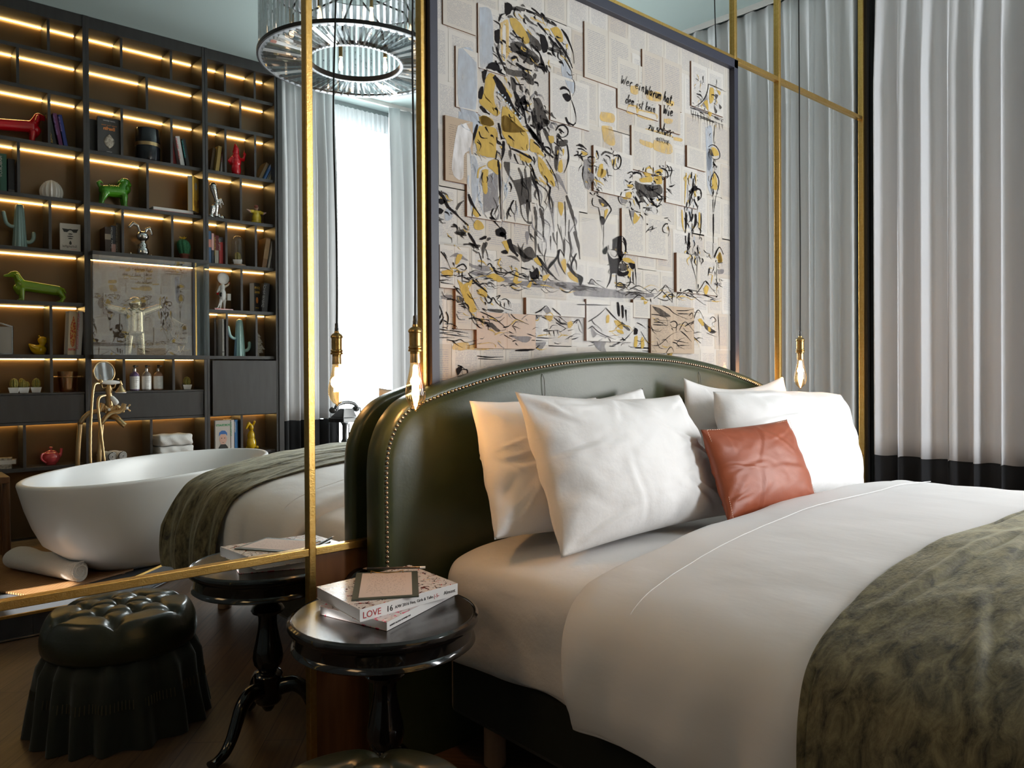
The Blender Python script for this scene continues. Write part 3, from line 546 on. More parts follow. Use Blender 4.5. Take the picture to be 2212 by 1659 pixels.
paint('F', '''pk 600,0 650,60 660,140 640,220 600,260 590,100;pk 370,150 430,90 440,130 400,160 390,185;lk12 450,60 460,130;pk 440,130 470,200 520,240 600,230 640,250 600,300 590,380 640,420 720,400 700,460 600,470 540,430 480,440 470,330 450,240;pg 630,240 700,225 770,260 800,300 700,290 640,260;pg 510,260 560,250 570,320 520,310;
pg 700,300 720,380 750,400 740,490 700,440;pd 590,300 680,310 700,380 620,400;pk 720,290 800,310 800,360 760,380;lk16 800,300 810,400 820,500 820,600;lk14 790,320 780,400;lk28 490,430 470,540 430,620;lk26 555,450 560,560 560,640;lk18 740,480 740,560 690,630;lk20 780,410 780,520 790,580;lk6 380,0 385,110;
lk14 480,120 540,125 570,160 550,210 500,200 480,150;pm 0,600 300,620 500,650 760,690 1050,720 1000,750 600,760 200,740 0,720;lk8 0,600 200,620 420,630;lk14 690,680 860,690 1050,715;lk10 780,700 900,740;pm 180,580 220,510 270,580;lk10 190,590 230,510 300,570 400,630;lk12 540,610 600,555 680,610 740,690;pd 560,610 600,560 680,600 660,640;
lk12 780,780 850,720 900,740 1000,820;pg 880,760 910,740 945,800 900,850;lk8 780,620 860,660 960,680;lk10 1010,690 1070,640 1110,690;lk10 1050,770 1150,690 1210,590 1290,690 1400,790;lk12 1150,650 1250,760 1300,820;lk10 1360,760 1480,650 1570,730 1700,830 1750,855;lk18 1470,650 1560,720;lk12 1590,700 1650,620 1710,540 1790,640 1900,770;
lk24 1710,540 1750,590;pg 1680,640 1720,590 1750,630 1720,720 1690,690;pg 1170,740 1230,700 1200,760;lk20 1380,640 1360,740;lk20 1300,690 1300,820;lk20 1010,770 1020,820;lk20 1610,580 1610,650;lk50 1520,0 1530,100;lk30 1500,150 1530,230;lg24 1560,210 1580,330;lk10 1500,230 1540,360 1580,520 1580,690;lk10 1600,200 1590,400 1590,690;
lk16 1640,60 1640,180 1650,330;lk16 1840,290 1920,90 1980,180;pg 1910,180 1940,160 1960,280 1910,290;lk30 1760,370 1740,470;lg24 1800,460 1780,580;lk8 1855,290 1855,800;lk20 1850,300 1970,290;pm 1880,390 1980,380 1970,440 1890,440;pm 1820,560 1960,570 1900,600 1830,590;lk12 0,850 440,860;
pm 190,1130 280,1240 440,1300 400,1400 440,1500 300,1430 200,1250;lk10 200,1130 300,1220 450,1290 520,1310;lk12 170,1160 210,1130;lk12 150,1080 300,980 390,890;lk20 390,900 480,1000 600,1110;pk 530,820 560,830 570,1000 540,960;pk 590,860 620,870 620,1020 600,1010;pk 640,920 660,930 660,1080;pd 560,1080 620,1090 710,1180 680,1190 600,1130;
pg 390,1010 430,980 430,1080 390,1090;pg 490,1060 560,1060 610,1130 600,1180 520,1120;pg 520,1180 600,1190 620,1240 540,1210;lk8 20,1100 60,1050 110,1150;lm30 510,1390 600,1350 700,1260;lk10 500,1400 620,1330 800,1140;pk 800,1150 840,1180 830,1240 790,1240;pg 800,1280 840,1260 830,1400 790,1400;pg 880,1320 910,1270 930,1390 890,1430;
lk8 880,1200 960,1330 1060,1480;lk8 900,1460 1050,1470;lk12 1130,860 1220,900 1300,970 1470,1045;lk12 990,980 1100,990 1220,1020;pd 1000,870 1100,900 1250,1010 1100,980;lk12 1320,930 1450,930 1560,910;lk12 1340,970 1520,975;lk10 1020,1050 1080,1040 1100,1060 1230,1062;lk12 1025,1085 1180,1090;lk12 1010,1115 1210,1128;
lk14 1240,1090 1290,1070 1330,1100 1320,1150 1270,1150 1240,1110;lk12 1260,1160 1280,1200;lk12 1320,1150 1320,1210;lk8 1010,1390 1100,1380 1250,1250 1340,1210;lk10 1360,1190 1440,1080 1560,1210;lk14 1380,1200 1450,1260 1520,1340;lk12 1290,1320 1480,1360;lk12 1330,1390 1490,1390;lk10 1180,1500 1250,1410 1300,1510;
pg 1240,1490 1290,1490 1290,1530 1230,1520;lk14 1560,1110 1640,920 1720,1040;pg 1640,1050 1680,1030 1720,1100 1700,1130;pd 1700,1060 1800,1150 1880,1210 1820,1230 1730,1150;pg 1770,1150 1800,1150 1810,1200 1780,1200;lk16 1560,1260 1680,1360;lk10 1800,1040 1840,1010 1880,1060 1830,1100 1860,1150;lk8 1750,1220 1890,1280;
lk12 1910,980 1920,1200 1930,1450;lk10 1490,1000 1530,960 1540,1020 1500,1040;ld40 1560,1070 1510,1120''')
RG['G'] = (780, 740, 3.456)
paint('G', 'pk 705,200 730,180 750,175 745,215 715,245;lk8 750,200 790,205 785,240 755,235 750,205;lk10 720,170 745,180 770,195;lk8 865,100 960,110 1060,105;lk6 870,120 1050,128;lk14 1150,60 1280,50 1330,20;pm 1300,0 1380,0 1330,60')
GL = {'W': '0,1.6 .22,.05 .5,1 .75,.05 1.1,1.8', 'e': '.1,.5 .5,.62 .45,.95 .15,.85 .05,.4 .3,.05 .7,.3', 'r': '.12,.95 .15,0|.15,.55 .35,.95 .62,.85', 'i': '.2,.9 .2,.05 .4,.1|.24,1.35 .28,1.45', 'n': '.1,.95 .12,0|.12,.6 .35,.95 .5,.7 .55,0 .7,.1', 'a': '.55,.8 .25,.95 .05,.5 .25,.05 .5,.4 .55,.95 .6,.05 .75,.1',
 'u': '.1,.95 .12,.3 .3,.02 .5,.35 .55,.95|.55,.95 .6,.02', 'm': '.08,.95 .1,0|.1,.6 .28,.95 .38,.6 .4,0|.4,.6 .6,.95 .7,.6 .75,0', 'h': '.2,1.9 .12,0|.12,.6 .35,.95 .5,.6 .55,0 .7,.1', 't': '.35,1.6 .25,.2 .5,.02|.05,1.05 .6,1.15', 'd': '.5,.8 .2,.9 .05,.4 .25,.05 .5,.4|.68,1.9 .6,1 .6,0', 's': '.5,.9 .2,.85 .2,.6 .5,.4 .4,.05 .05,.05',
 'k': '.2,1.8 .12,0|.6,.95 .15,.5 .65,0', 'z': '.05,.9 .55,.95 .1,.05 .65,.05|.15,.5 .5,.5', 'c': '.5,.85 .2,.9 .05,.45 .25,.02 .55,.15', 'w': '.05,.95 .2,.05 .35,.7 .5,.05 .72,1.05', ',': '.2,.1 .1,-.35', '.': '.15,.12 .22,.0', '-': '.05,.6 .5,.62',
 'N': '.05,0 .1,1.3 .5,0 .58,1.35', 'I': '.2,1.3 .2,0', 'E': '.5,1.3 .1,1.3 .1,0 .55,0|.1,.7 .45,.7', 'T': '.0,1.3 .6,1.3|.3,1.3 .3,0', 'Z': '.05,1.3 .5,1.3 .05,0 .55,0', 'S': '.5,1.25 .15,1.1 .3,.7 .5,.4 .1,0', 'C': '.5,1.2 .1,.9 .1,.3 .5,.05', 'H': '.1,1.3 .1,0|.5,1.3 .5,0|.1,.65 .5,.65', ' ': ''}
def ribbon(b, P, wm, lay):
    Q = [Vector((q.x, q.y)) for q in spline([(p[0], p[1], 0) for p in P], 4)]; n_ = len(Q); vs = []; fs = []
    for i, q in enumerate(Q):
        t = Q[min(i+1, n_-1)]-Q[max(i-1, 0)]; t = t.normalized() if t.length > 0 else Vector((1, 0)); nn = Vector((-t.y, t.x)); ww = wm*(.55+.45*sin(pi*min(1, i/(n_-1)*1.1+.1)))*rnd.uniform(.75, 1.2)
        for sg in (.5, -.5): p = q+nn*ww*sg; vs.append((p.x, AY-hgt(p.x, p.y)-lay, p.y))
    for i in range(n_-1): fs.append((2*i, 2*i+1, 2*i+3, 2*i+2))
    b.add(vs, fs)
HW = MB()
def hand(body, px, py, size, bold=1, sx=.85):
    x, z = aw(px, py); s = size*.42
    for chh in body:
        jz = rnd.uniform(-.1, .1)*s; adv = .55
        for st_ in GL[chh].split('|'):
            if not st_: continue
            pts = [tuple(float(q) for q in p.split(',')) for p in st_.split()]
            ribbon(HW, [(x+(u+.28*v)*s*sx, z+jz+v*s) for u, v in pts], .0042*bold, .0018); adv = max(adv, max(u for u, v in pts))
        x += (adv+.14)*s*sx
hand('Wer ein', 1337, 182, .056, 1, 1.15); hand('Warum hat,', 1389, 205, .060, 1.5, 1.0); hand('dem ist kein', 1347, 225, .056, 1, .95); hand('Wie', 1428, 247, .062, 1.4, 1.0); hand('zu schwer.', 1399, 281, .060, 1.2, 1.0); hand('-NIETZSCHE-', 1411, 305, .034, .6, 1.0)
tag(HW.obj('handwriting', 'ink', art, smooth=False), 'black brush handwriting', kind='stuff')
RG['P'] = (0, 0, 1.0); rs = random.Random(11)
def inpoly(x, y, P):
    c = False
    for i in range(len(P)):
        (x1, y1), (x2, y2) = P[i], P[i-1]
        if (y1 > y) != (y2 > y) and x < (x2-x1)*(y-y1)/(y2-y1)+x1: c = not c
    return c
def scribble(poly, n_, cols, ang, spread, L0, L1, w0, w1):
    P = [tuple(float(q) for q in p.split(',')) for p in poly.split()]; xs = [p[0] for p in P]; ys = [p[1] for p in P]; k = 0
    while k < n_:
        x, y = rs.uniform(min(xs), max(xs)), rs.uniform(min(ys), max(ys))
        if not inpoly(x, y, P): continue
        a = radians(ang+rs.uniform(-spread, spread)); L_ = rs.uniform(L0, L1); cv = rs.uniform(-.3, .3)*L_
        stroke('P', 'l', rs.choice(cols), rs.uniform(w0, w1), [(x-cos(a)*L_/2, y-sin(a)*L_/2), (x-sin(a)*cv, y+cos(a)*cv), (x+cos(a)*L_/2, y+sin(a)*L_/2)]); k += 1
scribble('1070,40 1130,12 1190,45 1235,110 1232,175 1200,120 1165,190 1080,190 1065,110', 120, 'kkddmg', 50, 35, 8, 28, 1.5, 5)
scribble('1045,190 1080,165 1150,230 1190,330 1210,420 1160,400 1110,330 1030,345 1030,260', 90, 'kdggmk', 62, 25, 8, 26, 1.2, 4)
scribble('1120,190 1165,200 1215,290 1215,350 1170,340 1110,240', 80, 'kkddm', 68, 35, 6, 24, 1.5, 5)
scribble('1000,330 1100,345 1115,480 1015,475', 34, 'bdmkb', 88, 12, 14, 50, 1.2, 4)
scribble('1120,350 1190,360 1240,470 1255,600 1150,600', 46, 'dmdkm', 78, 14, 16, 60, 1.5, 6)
scribble('932,395 960,410 1060,560 1180,590 1160,610 1040,580 960,520', 55, 'kddg', 48, 40, 6, 26, 1.2, 4)
scribble('1338,400 1375,365 1445,360 1452,400 1425,455 1360,480', 90, 'kkdgmdb', 20, 80, 5, 20, 1.2, 4)
scribble('1478,375 1515,385 1515,570 1480,565', 70, 'kkdbg', 88, 14, 6, 26, 1.2, 4)
scribble('1242,305 1335,330 1335,370 1290,420 1255,400', 44, 'ddmkg', 60, 60, 5, 20, 1, 3.5)
scribble('1312,545 1345,535 1372,565 1372,600 1318,600', 40, 'kkdg', 60, 60, 4, 16, 1.2, 3.5)
scribble('936,575 1060,595 1240,598 1400,618 1550,640 1550,655 1240,628 1060,622 936,604', 110, 'kdmgd', 8, 18, 8, 40, 1, 3)
scribble('945,610 1060,640 1060,720 990,690', 34, 'kdgk', 48, 30, 6, 24, 1, 3)
scribble('950,660 1250,690 1550,690 1550,750 1250,752 960,750', 110, 'kdmgkd', 14, 50, 6, 30, .8, 2.6)
scribble('1490,160 1558,190 1558,270 1495,245', 40, 'kdgm', 70, 40, 4, 18, 1, 3)
scribble('1530,270 1545,270 1552,420 1530,420', 24, 'kdg', 85, 20, 5, 20, 1, 3)
scribble('1525,540 1560,560 1560,630 1530,630', 24, 'kdg', 60, 50, 5, 18, 1, 2.6)
for k, nm in (('k', 'black_brush_strokes'), ('d', 'grey_wash_strokes'), ('m', 'pale_grey_wash'), ('g', 'gold_brush_strokes'), ('o', 'ochre_wash'), ('b', 'blue_grey_wash'), ('w', 'white_wash'), ('e', 'blue_dots')):
    if PB[k].f: tag(PB[k].obj(nm, PM[k], art, smooth=False), kind='stuff')
g = MB().box(IX0, IX1, -.0255, -.0235, IZ0, IZ1).obj('glass_pane', 'art_glass', art, smooth=False)
# ---------------------------------------------------------------- bed
BX = 2.478
bed = thing('bed', 'double bed with arched green leather headboard studded with brass nails', 'bed', (BX, -1.1, 0))
def lo(b_, name, mat, **k):                        # part of the bed built in room coordinates
    o = b_.obj(name, mat, bed, **k); o.location = (-BX, 1.1, 0); return o
HBP = [(1.272, .0), (1.270, .40), (1.268, .80), (1.270, .98), (1.290, 1.065), (1.325, 1.125), (1.380, 1.172), (1.47, 1.205), (1.60, 1.240), (1.80, 1.283), (2.05, 1.318), (2.28, 1.337), (BX, 1.343)]
hb = [(p.x, p.z) for p in spline([(x, 0, z) for x, z in HBP], 8)]
hb = hb+[(2*BX-x, z) for x, z in reversed(hb[:-1])]
def inset(pts, d):
    o_ = []
    for i, (x, z) in enumerate(pts):
        a, c_ = pts[max(i-1, 0)], pts[min(i+1, len(pts)-1)]; t = Vector((c_[0]-a[0], c_[1]-a[1])).normalized(); o_.append((x+t.y*d, z-t.x*d))
    return [(x, max(z, 0)) for x, z in o_]
rows = []                                          # back edge, rolled side, front edge, dished front
for d, y in ((.015, -.040), (.004, -.042), (0, -.05), (0, -.085), (.006, -.106), (.018, -.118), (.034, -.120), (.046, -.114), (.062, -.110)):
    rows.append([(x, y, z) for x, z in inset(hb, d)])
mid = rows[-1]
for f, y in ((.03, -.113), (.08, -.119), (.18, -.123), (.4, -.124), (.7, -.124), (1, -.124)): rows.append([(BX+(x-BX)*(1-f), y, z*(1-f)) for x, _y, z in mid])
b = MB(); b.grid(rows)
b.grid([[(x, -.040, z) for x, y, z in rows[0]], [(BX+(x-BX), -.040, 0) for x, y, z in rows[0]]])
lo(b, 'headboard', 'leather_green', auto=60)
b = MB()
for px in (1.985, 2*BX-1.985):
    zz = [z for x, z in hb if abs(x-px) < .02][0]
    b.tube([(px, -.1235, .75), (px, -.1225, zz-.12), (px, -.118, zz-.075), (px-.003, -.1105, zz-.055), (px-.010, -.115, zz-.040)], .0016, 6); lo(b, 'seam', 'leather_dark'); b = MB()

sp_ = inset(hb, .030); b = MB(); acc = 0; last = Vector(sp_[0])
for p in sp_[1:]:
    p = Vector(p); seg = (p-last).length
    while acc+seg >= .0155:
        t = (.0155-acc)/seg; last = last.lerp(p, t); seg = (p-last).length; acc = 0
        if last.y > .3: b.ball((last.x, -.1215, last.y), (.0060, .0050, .0060), 5)
    acc += seg; last = p
lo(b, 'nail_trim', 'stud', auto=80)
# base, legs, mattress
b = MB().box(1.53, 3.43, -2.02, -.13, .13, .335); lo(b, 'bed_base', 'bed_velvet', smooth=False, bevel=.02)
for x, y in ((1.56, -1.93), (3.40, -1.93), (1.585, -.30), (3.37, -.30)):
    lo(MB().lathe([(.033, 0), (.036, .002), (.036, .13)], (x, y, 0), 20), 'leg', 'leg_wood')
def sect(pts, n=10): return [(p.x, p.z) for p in spline([(x, 0, z) for x, z in pts], n)]
MS = [(1.555, .325), (1.50, .335), (1.483, .37), (1.487, .47), (1.484, .57), (1.500, .635), (1.545, .668), (1.66, .688), (1.9, .700), (BX, .705)]
ms = sect(MS, 7); ms = ms+[(2*BX-x, z) for x, z in reversed(ms[:-1])]
rows = []
for i in range(46):
    v = i/45; y = -.135-1.86*v; ed = min(1, v/.06); ed = sqrt(max(0, 1-(1-ed)**2)); e2 = min(1, (1-v)/.05); e2 = sqrt(max(0, 1-(1-e2)**2)); k = .90+.10*min(ed, e2)
    r_ = []
    for x, z in ms:
        w_ = .0035*fbm(x*9, y*7, 3)+(.004*sin(y*21+z*9) if z < .6 else 0)
        hem = .012*sin(y*7.5)+.006*sin(y*19) if z < .36 else 0
        r_.append((BX+(x-BX)*(.985+.015*min(ed, e2))+w_*.6, y, .33+(z-.33)*k+w_+hem))
    rows.append(r_)
def closed_ends(b, rows):
    b.grid(rows)
    for r_ in (rows[0], rows[-1]): b.add(r_, [tuple(range(len(r_)))])
b = MB(); closed_ends(b, rows)
o = b.obj('mattress', 'linen', sub=1, auto=80); tag(o, 'thick mattress under a white fitted sheet', 'mattress')
# duvet
DS = [(1.392, .352), (1.380, .42), (1.385, .50), (1.400, .575), (1.432, .635), (1.490, .682), (1.57, .713), (1.70, .743), (1.90, .775), (2.15, .797), (BX, .806), (2.9, .806), (3.2, .803), (3.42, .788), (3.53, .745), (3.575, .68), (3.59, .6), (3.59, .48), (3.585, .36)]
ds = sect(DS, 9)
def duv(x, z, y, off=0, fold=1):
    side = max(0, min(1, (.70-z)/.25))
    w_ = .006*fbm(x*4+y*1.5, y*3.2, 1)*(1-side)+.003*fbm(x*11, y*6, 5)+.0035*sin(x*13+y*31+2*sin(x*3+y*4))*max(0, fbm(x*1.5, y*2, 4))*(1-side)
    drape = side*(.012*sin(y*17+1.2*sin(y*5)+z*3)+.006*sin(y*39+z*8+2*sin(y*3)))
    dz = -.030*max(0, min(1, (-1.0-y)/.5))*0
    sx_ = -1 if x < BX else 1
    return (x+sx_*(off+drape*fold), y, z+w_+off*(1-side)*.8+dz)
ys = [(-.845, -.105), (-.80, -.098), (-.772, -.080), (-.760, -.052), (-.764, -.024), (-.785, -.006), (-.82, 0)]
nrow = 60; rows = []
for y, dz in ys+[(-.82-1.22*(i+1)/nrow, 0) for i in range(nrow)]:
    r_ = []
    for i, (x, z) in enumerate(ds):
        side = max(0, min(1, (.70-z)/.3)); wob = .018*sin(x*5+.6)+.01*sin(x*13); back = -.075*side-.02*max(0, 1-abs(x-1.6)/.3)
        p = duv(x, z, y+wob*max(0, 1-(-.82-y)/.3 if y < -.82 else 1)+back*max(0, 1-max(0, -.82-y)/.5))
        sg = -1 if x < BX else 1
        hem = (.014*sin(y*6+1)+.006*sin(y*17) if i < 3 else 0)
        r_.append((p[0]-sg*dz*side*-.35, p[1], max(p[2]+dz*(1-side)+hem, .05)))
    rows.append(r_)
b = MB(); b.grid(rows); o = b.obj('duvet', 'linen_duvet', auto=80)
so = o.modifiers.new('thick', 'SOLIDIFY'); so.thickness = .012; so.offset = -1
q = o.modifiers.new('sub', 'SUBSURF'); q.levels = q.render_levels = 1
tag(o, 'white duvet folded back below the pillows and hanging over the bed side', 'duvet')
b = MB(); b.tube([Vector(duv(x, z, -.97+.02*sin(x*3)+.03*max(0, (2-x))))+Vector((0, 0, .010)) for x, z in ds[40:-50]], .0013, 5); b.obj('seam', 'linen_duvet', o)
# velvet throw over the foot of the bed
def vfold(x, y):
    s = 0
    for y0, sl, wd, am, xa, xb in ((-1.50, -.10, .014, .010, 1.55, 2.6), (-1.60, .06, .012, .008, 1.7, 3.2), (-1.70, -.05, .016, .011, 1.5, 2.9), (-1.83, .08, .012, .008, 1.6, 3.3), (-1.55, .35, .012, .008, 1.4, 1.9), (-1.92, -.12, .012, .007, 1.8, 3.2)):
        d_ = y-(y0+sl*(x-2)+.015*sin(x*6)); s += am*(exp(-(d_/wd)**2)-.5*exp(-((d_+wd*2)/wd)**2))*max(0, sin(pi*min(1, max(0, (x-xa)/(xb-xa)))))
    return s
VS = [(1.345, .235), (1.340, .33), (1.350, .43), (1.372, .53), (1.405, .61), (1.455, .672), (1.55, .715), (1.68, .747), (1.90, .781), (2.15, .803), (BX, .812), (2.9, .812), (3.2, .809), (3.43, .795), (3.55, .75), (3.60, .67), (3.62, .55), (3.62, .36)]
vs_ = sect(VS, 9); rows = []; nv = 90
for j in range(nv+14):
    if j < nv: y = -1.425-.66*j/(nv-1); dz = 0; kk = 1
    else:
        t = (j-nv+1)/14; y = -2.085-.045*sin(min(t*2.2, 1)*pi/2)-.02*t; dz = -(.50*max(0, t-.12)**1.0)-.02*t; kk = 1
    r_ = []
    for i, (x, z) in enumerate(vs_):
        side = max(0, min(1, (.70-z)/.25)); w_ = .009*fbm(x*5+y*2, y*6+x*2, 2)*(1-side)+.004*fbm(x*17, y*15, 8)+vfold(x, y)
        drape = side*(.016*sin(y*23+z*2+sin(y*7))+.008*sin(y*51+z*5))
        sg = -1 if x < BX else 1
        fr = max(0, min(1, (-1.50-y)/.5)); X = x+sg*(.012+drape+.015*fr*side)
        lim = .235+.01*sin(y*20); zz = max(z+w_+dz*(1-side*.95), .22)
        if j >= nv: zz = min(z+w_, zz); zz = max(zz, .24) 
        r_.append((X, y+.018*sin(x*4)*(1 if j < 3 else 0)-.03*side*(1 if j < nv else .3), zz))
    rows.append(r_)
b = MB(); b.grid(rows); o = b.obj('velvet_throw', 'olive_velvet', auto=80)
so = o.modifiers.new('thick', 'SOLIDIFY'); so.thickness = .008; so.offset = 1
q = o.modifiers.new('sub', 'SUBSURF'); q.levels = q.render_levels = 1
tag(o, 'olive green crushed velvet throw spread over the foot of the bed', 'throw')

# ---------------------------------------------------------------- pillows
def pillow(name, mat, cor, T, label, cat='pillow', wr=.006, seed=0, flange=.018, pull=.05, puff=1, droop=0, n=60, group=None, pw=2.6, ncr=16):
    """cor: TL, TR, BR, BL in space; a stuffed case between them"""
    TL, TR, BR, BL = [Vector(c) for c in cor]; c0 = (TL+TR+BR+BL)/4
    nrm = (TR-TL).cross(BL-TL).normalized()
    if nrm.y > 0: nrm = -nrm                       # faces the room
    R_ = random.Random(seed*31+1); CR = []
    for k in range(ncr):
        cu_, cv_ = R_.choice(((0.03, .03), (.97, .03), (.03, .97), (.97, .97), (.5, .02), (.03, .5), (.97, .5), (.3, .98))); L2 = R_.uniform(.25, .6); a_ = atan2(.5-cv_, .5-cu_)+R_.uniform(-.6, .6)
        CR.append((cu_+R_.uniform(-.1, .1), cv_+R_.uniform(-.1, .1), cu_+L2*cos(a_), cv_+L2*sin(a_), R_.uniform(.010, .026), wr*R_.uniform(.5, 1.25)*(1 if R_.random() > .3 else -1)))
    def P(u, v, s):
        p = (TL*(1-u)+TR*u)*(1-v)+(BL*(1-u)+BR*u)*v
        eu, ev = 1-abs(2*u-1)**2.2, 1-abs(2*v-1)**2.2
        du, dv = (2*u-1), (2*v-1)
        p = p-(TR-TL)*.5*du*pull*ev*abs(du)**3*1-(BL-TL)*.5*dv*pull*eu*abs(dv)**3   # sides pulled in between the corners
        th = (max(0, 1-abs(du)**pw)*max(0, 1-abs(dv)**pw))**.62
        edge = min(1-abs(du), 1-abs(dv))
        w_ = wr*(fbm(u*9+seed, v*7+seed*2, seed)+.8*sin((u*18+v*9+seed)*1.3)*exp(-edge*7))*min(1, edge*8)
        rad = wr*1.2*sin(atan2(dv, du)*13+seed)*exp(-((1-max(abs(du), abs(dv)))*5))*min(1, edge*10)
        cr = 0
        for (ax, ay, bx_, by_, sg, am) in CR:
            dx, dy = bx_-ax, by_-ay; t = ((u-ax)*dx+(v-ay)*dy)/(dx*dx+dy*dy)
            if -.1 < t < 1.1:
                d_ = ((u-ax)*dy-(v-ay)*dx)/sqrt(dx*dx+dy*dy)+.015*sin(t*5+am*900); q = exp(-(d_/sg)**2); cr += am*(q-.6*exp(-((d_-sg*1.7)/sg)**2))*max(0, sin(pi*min(1, max(0, t*.9+.1))))
        return p+nrm*s*(T*.5*puff*th+w_+rad+cr*min(1, edge*9))+Vector((0, 0, -droop*eu*(1-v)**2))
    b = MB()
    for s in (1, -1): b.grid([[P(i/n, j/n, s) for i in range(n+1)] for j in range(n+1)])
    o = b.obj(name, mat, auto=0); 
    for p in o.data.polygons: p.use_smooth = True
    return tag(o, label, cat, group)
G_ = 'white bed pillows leaning on the headboard'
pillow('pillow', 'linen', [atY(1014, 866, -.22), atY(1290, 858, -.22), atY(1330, 1145, -.40), atY(1068, 1166, -.40)], .20, 'white pillow at the far left, leaning on the green headboard behind the big front pillow', seed=1, group=G_, droop=.0)
pillow('pillow', 'linen', [atY(1162, 880, -.19), atY(1388, 838, -.19), atY(1470, 1120, -.30), atY(1190, 1150, -.30)], .16, 'white pillow leaning behind the two left pillows, only its top corner showing', seed=4, group=G_, wr=.004)
pillow('pillow', 'linen', [atY(1476, 816, -.20), atY(1692, 812, -.20), atY(1740, 1080, -.32), atY(1480, 1090, -.32)], .20, 'white pillow leaning on the right half of the headboard, under the hanging bulb', seed=7, group=G_, droop=.045)
pillow('pillow', 'linen', [atY(1540, 846, -.36), atY(1818, 852, -.36), atY(1866, 1085, -.62), atY(1600, 1100, -.62)], .26, 'plump white pillow at the far right behind the brown leather cushion', seed=9, group=G_, pull=-.0, pw=3.2)
pillow('pillow', 'linen', [atY(1112, 846, -.40), atY(1468, 852, -.40), atY(1572, 1112, -.60), atY(1212, 1206, -.58)], .26, 'large white pillow in front on the left, its lower corner resting on the sheet', seed=12, group=G_, droop=.012, wr=.007)
cor = [atY(1513, 928, -.63), atY(1700, 906, -.63), atY(1768, 1090, -.76), atY(1572, 1128, -.76)]
cu = pillow('leather_cushion', 'cognac', cor, .145, 'small reddish brown leather cushion with pale stitching in front of the white pillows', 'cushion', wr=.003, seed=3, pull=.05)
def edge_pt(a, c_, t, k, cc): p = a.lerp(c_, t); return p+(cc-p)*(.05*(1-abs(2*t-1)**2.2)*.9+k)
cc = (cor[0]+cor[2])/2; b = MB()
nv_ = (cor[1]-cor[0]).cross(cor[3]-cor[0]).normalized(); nv_ = nv_ if nv_.y < 0 else -nv_
for a, c_ in ((cor[0], cor[1]), (cor[0], cor[3]), (cor[1], cor[2])):
    for i in range(44):
        t0 = i/44+.004; p, q_ = edge_pt(a, c_, t0, .045, cc), edge_pt(a, c_, t0+.013, .045, cc); b.tube([p+nv_*.016, q_+nv_*.016], .0009, 4)
b.obj('stitching', 'cognac_stitch', cu)

# ---------------------------------------------------------------- bedside tables
def side_table(loc, label, rz):
    t = thing('side_table', label, 'side table', loc, rz, 'black pedestal bedside tables')
    MB().lathe([(0, .606), (.243, .606), (.246, .603), (.246, .597)], n=72).obj('table_top', 'table_top_wood', t)
    MB().lathe([(.244, .598), (.246, .604), (.250, .607), (.257, .603), (.260, .594), (.257, .585), (.249, .578), (.243, .576), (.241, .570), (.241, .545), (.247, .538), (.249, .531), (.243, .526), (.22, .525), (0, .525)], n=72, cap=False).obj('rim', 'black_wood', t)
    MB().lathe([(.0, .53), (.044, .53), (.044, .515), (.036, .508), (.033, .500), (.037, .492), (.036, .484), (.030, .478), (.032, .468), (.050, .452), (.057, .440), (.052, .430), (.036, .424), (.032, .415), (.031, .395), (.034, .37), (.041, .335), (.049, .30), (.052, .275), (.048, .252), (.036, .235), (.030, .228), (.044, .222), (.050, .212), (.048, .205), (.046, .125), (.036, .112), (.024, .108), (.020, .095), (.012, .085), (0, .082)], n=40).obj('column', 'black_wood', t)
    for k in range(3):
        a = radians(155-120*k); b = MB(); path = spline([(.035, 0, .165), (.085, 0, .175), (.125, 0, .150), (.150, 0, .105), (.175, 0, .060), (.205, 0, .028), (.240, 0, .016), (.262, 0, .016)], 6)
        rows = []; m_ = len(path)
        for i, p in enumerate(path):
            s = i/(m_-1); w_ = .024-.008*s+.006*max(0, s-.85)*6; h_ = .030-.018*s
            t_ = (path[min(i+1, m_-1)]-path[max(i-1, 0)]).normalized(); up = Vector((-t_.z, 0, t_.x))
            rows.append([p+Vector((0, 1, 0))*w_*cos(q)*(1)+up*h_*sin(q) for q in [2*pi*j/14 for j in range(14)]])
        rows = [[(v.x*cos(a)-v.y*sin(a), v.x*sin(a)+v.y*cos(a), max(v.z, 0)) for v in r_] for r_ in rows]
        b.grid(rows, close_u=True); b.add(rows[-1], [tuple(range(14))]); b.obj('leg', 'black_wood', t)
    return t
TX, TY = 1.1244, -.3824
tb = side_table((TX, TY, 0), 'round glossy black pedestal side table left of the bed, with magazines', 0)
t2 = dup(tb, (3.85, -.40, 0), radians(60), 'round glossy black pedestal side table on the far side of the bed')

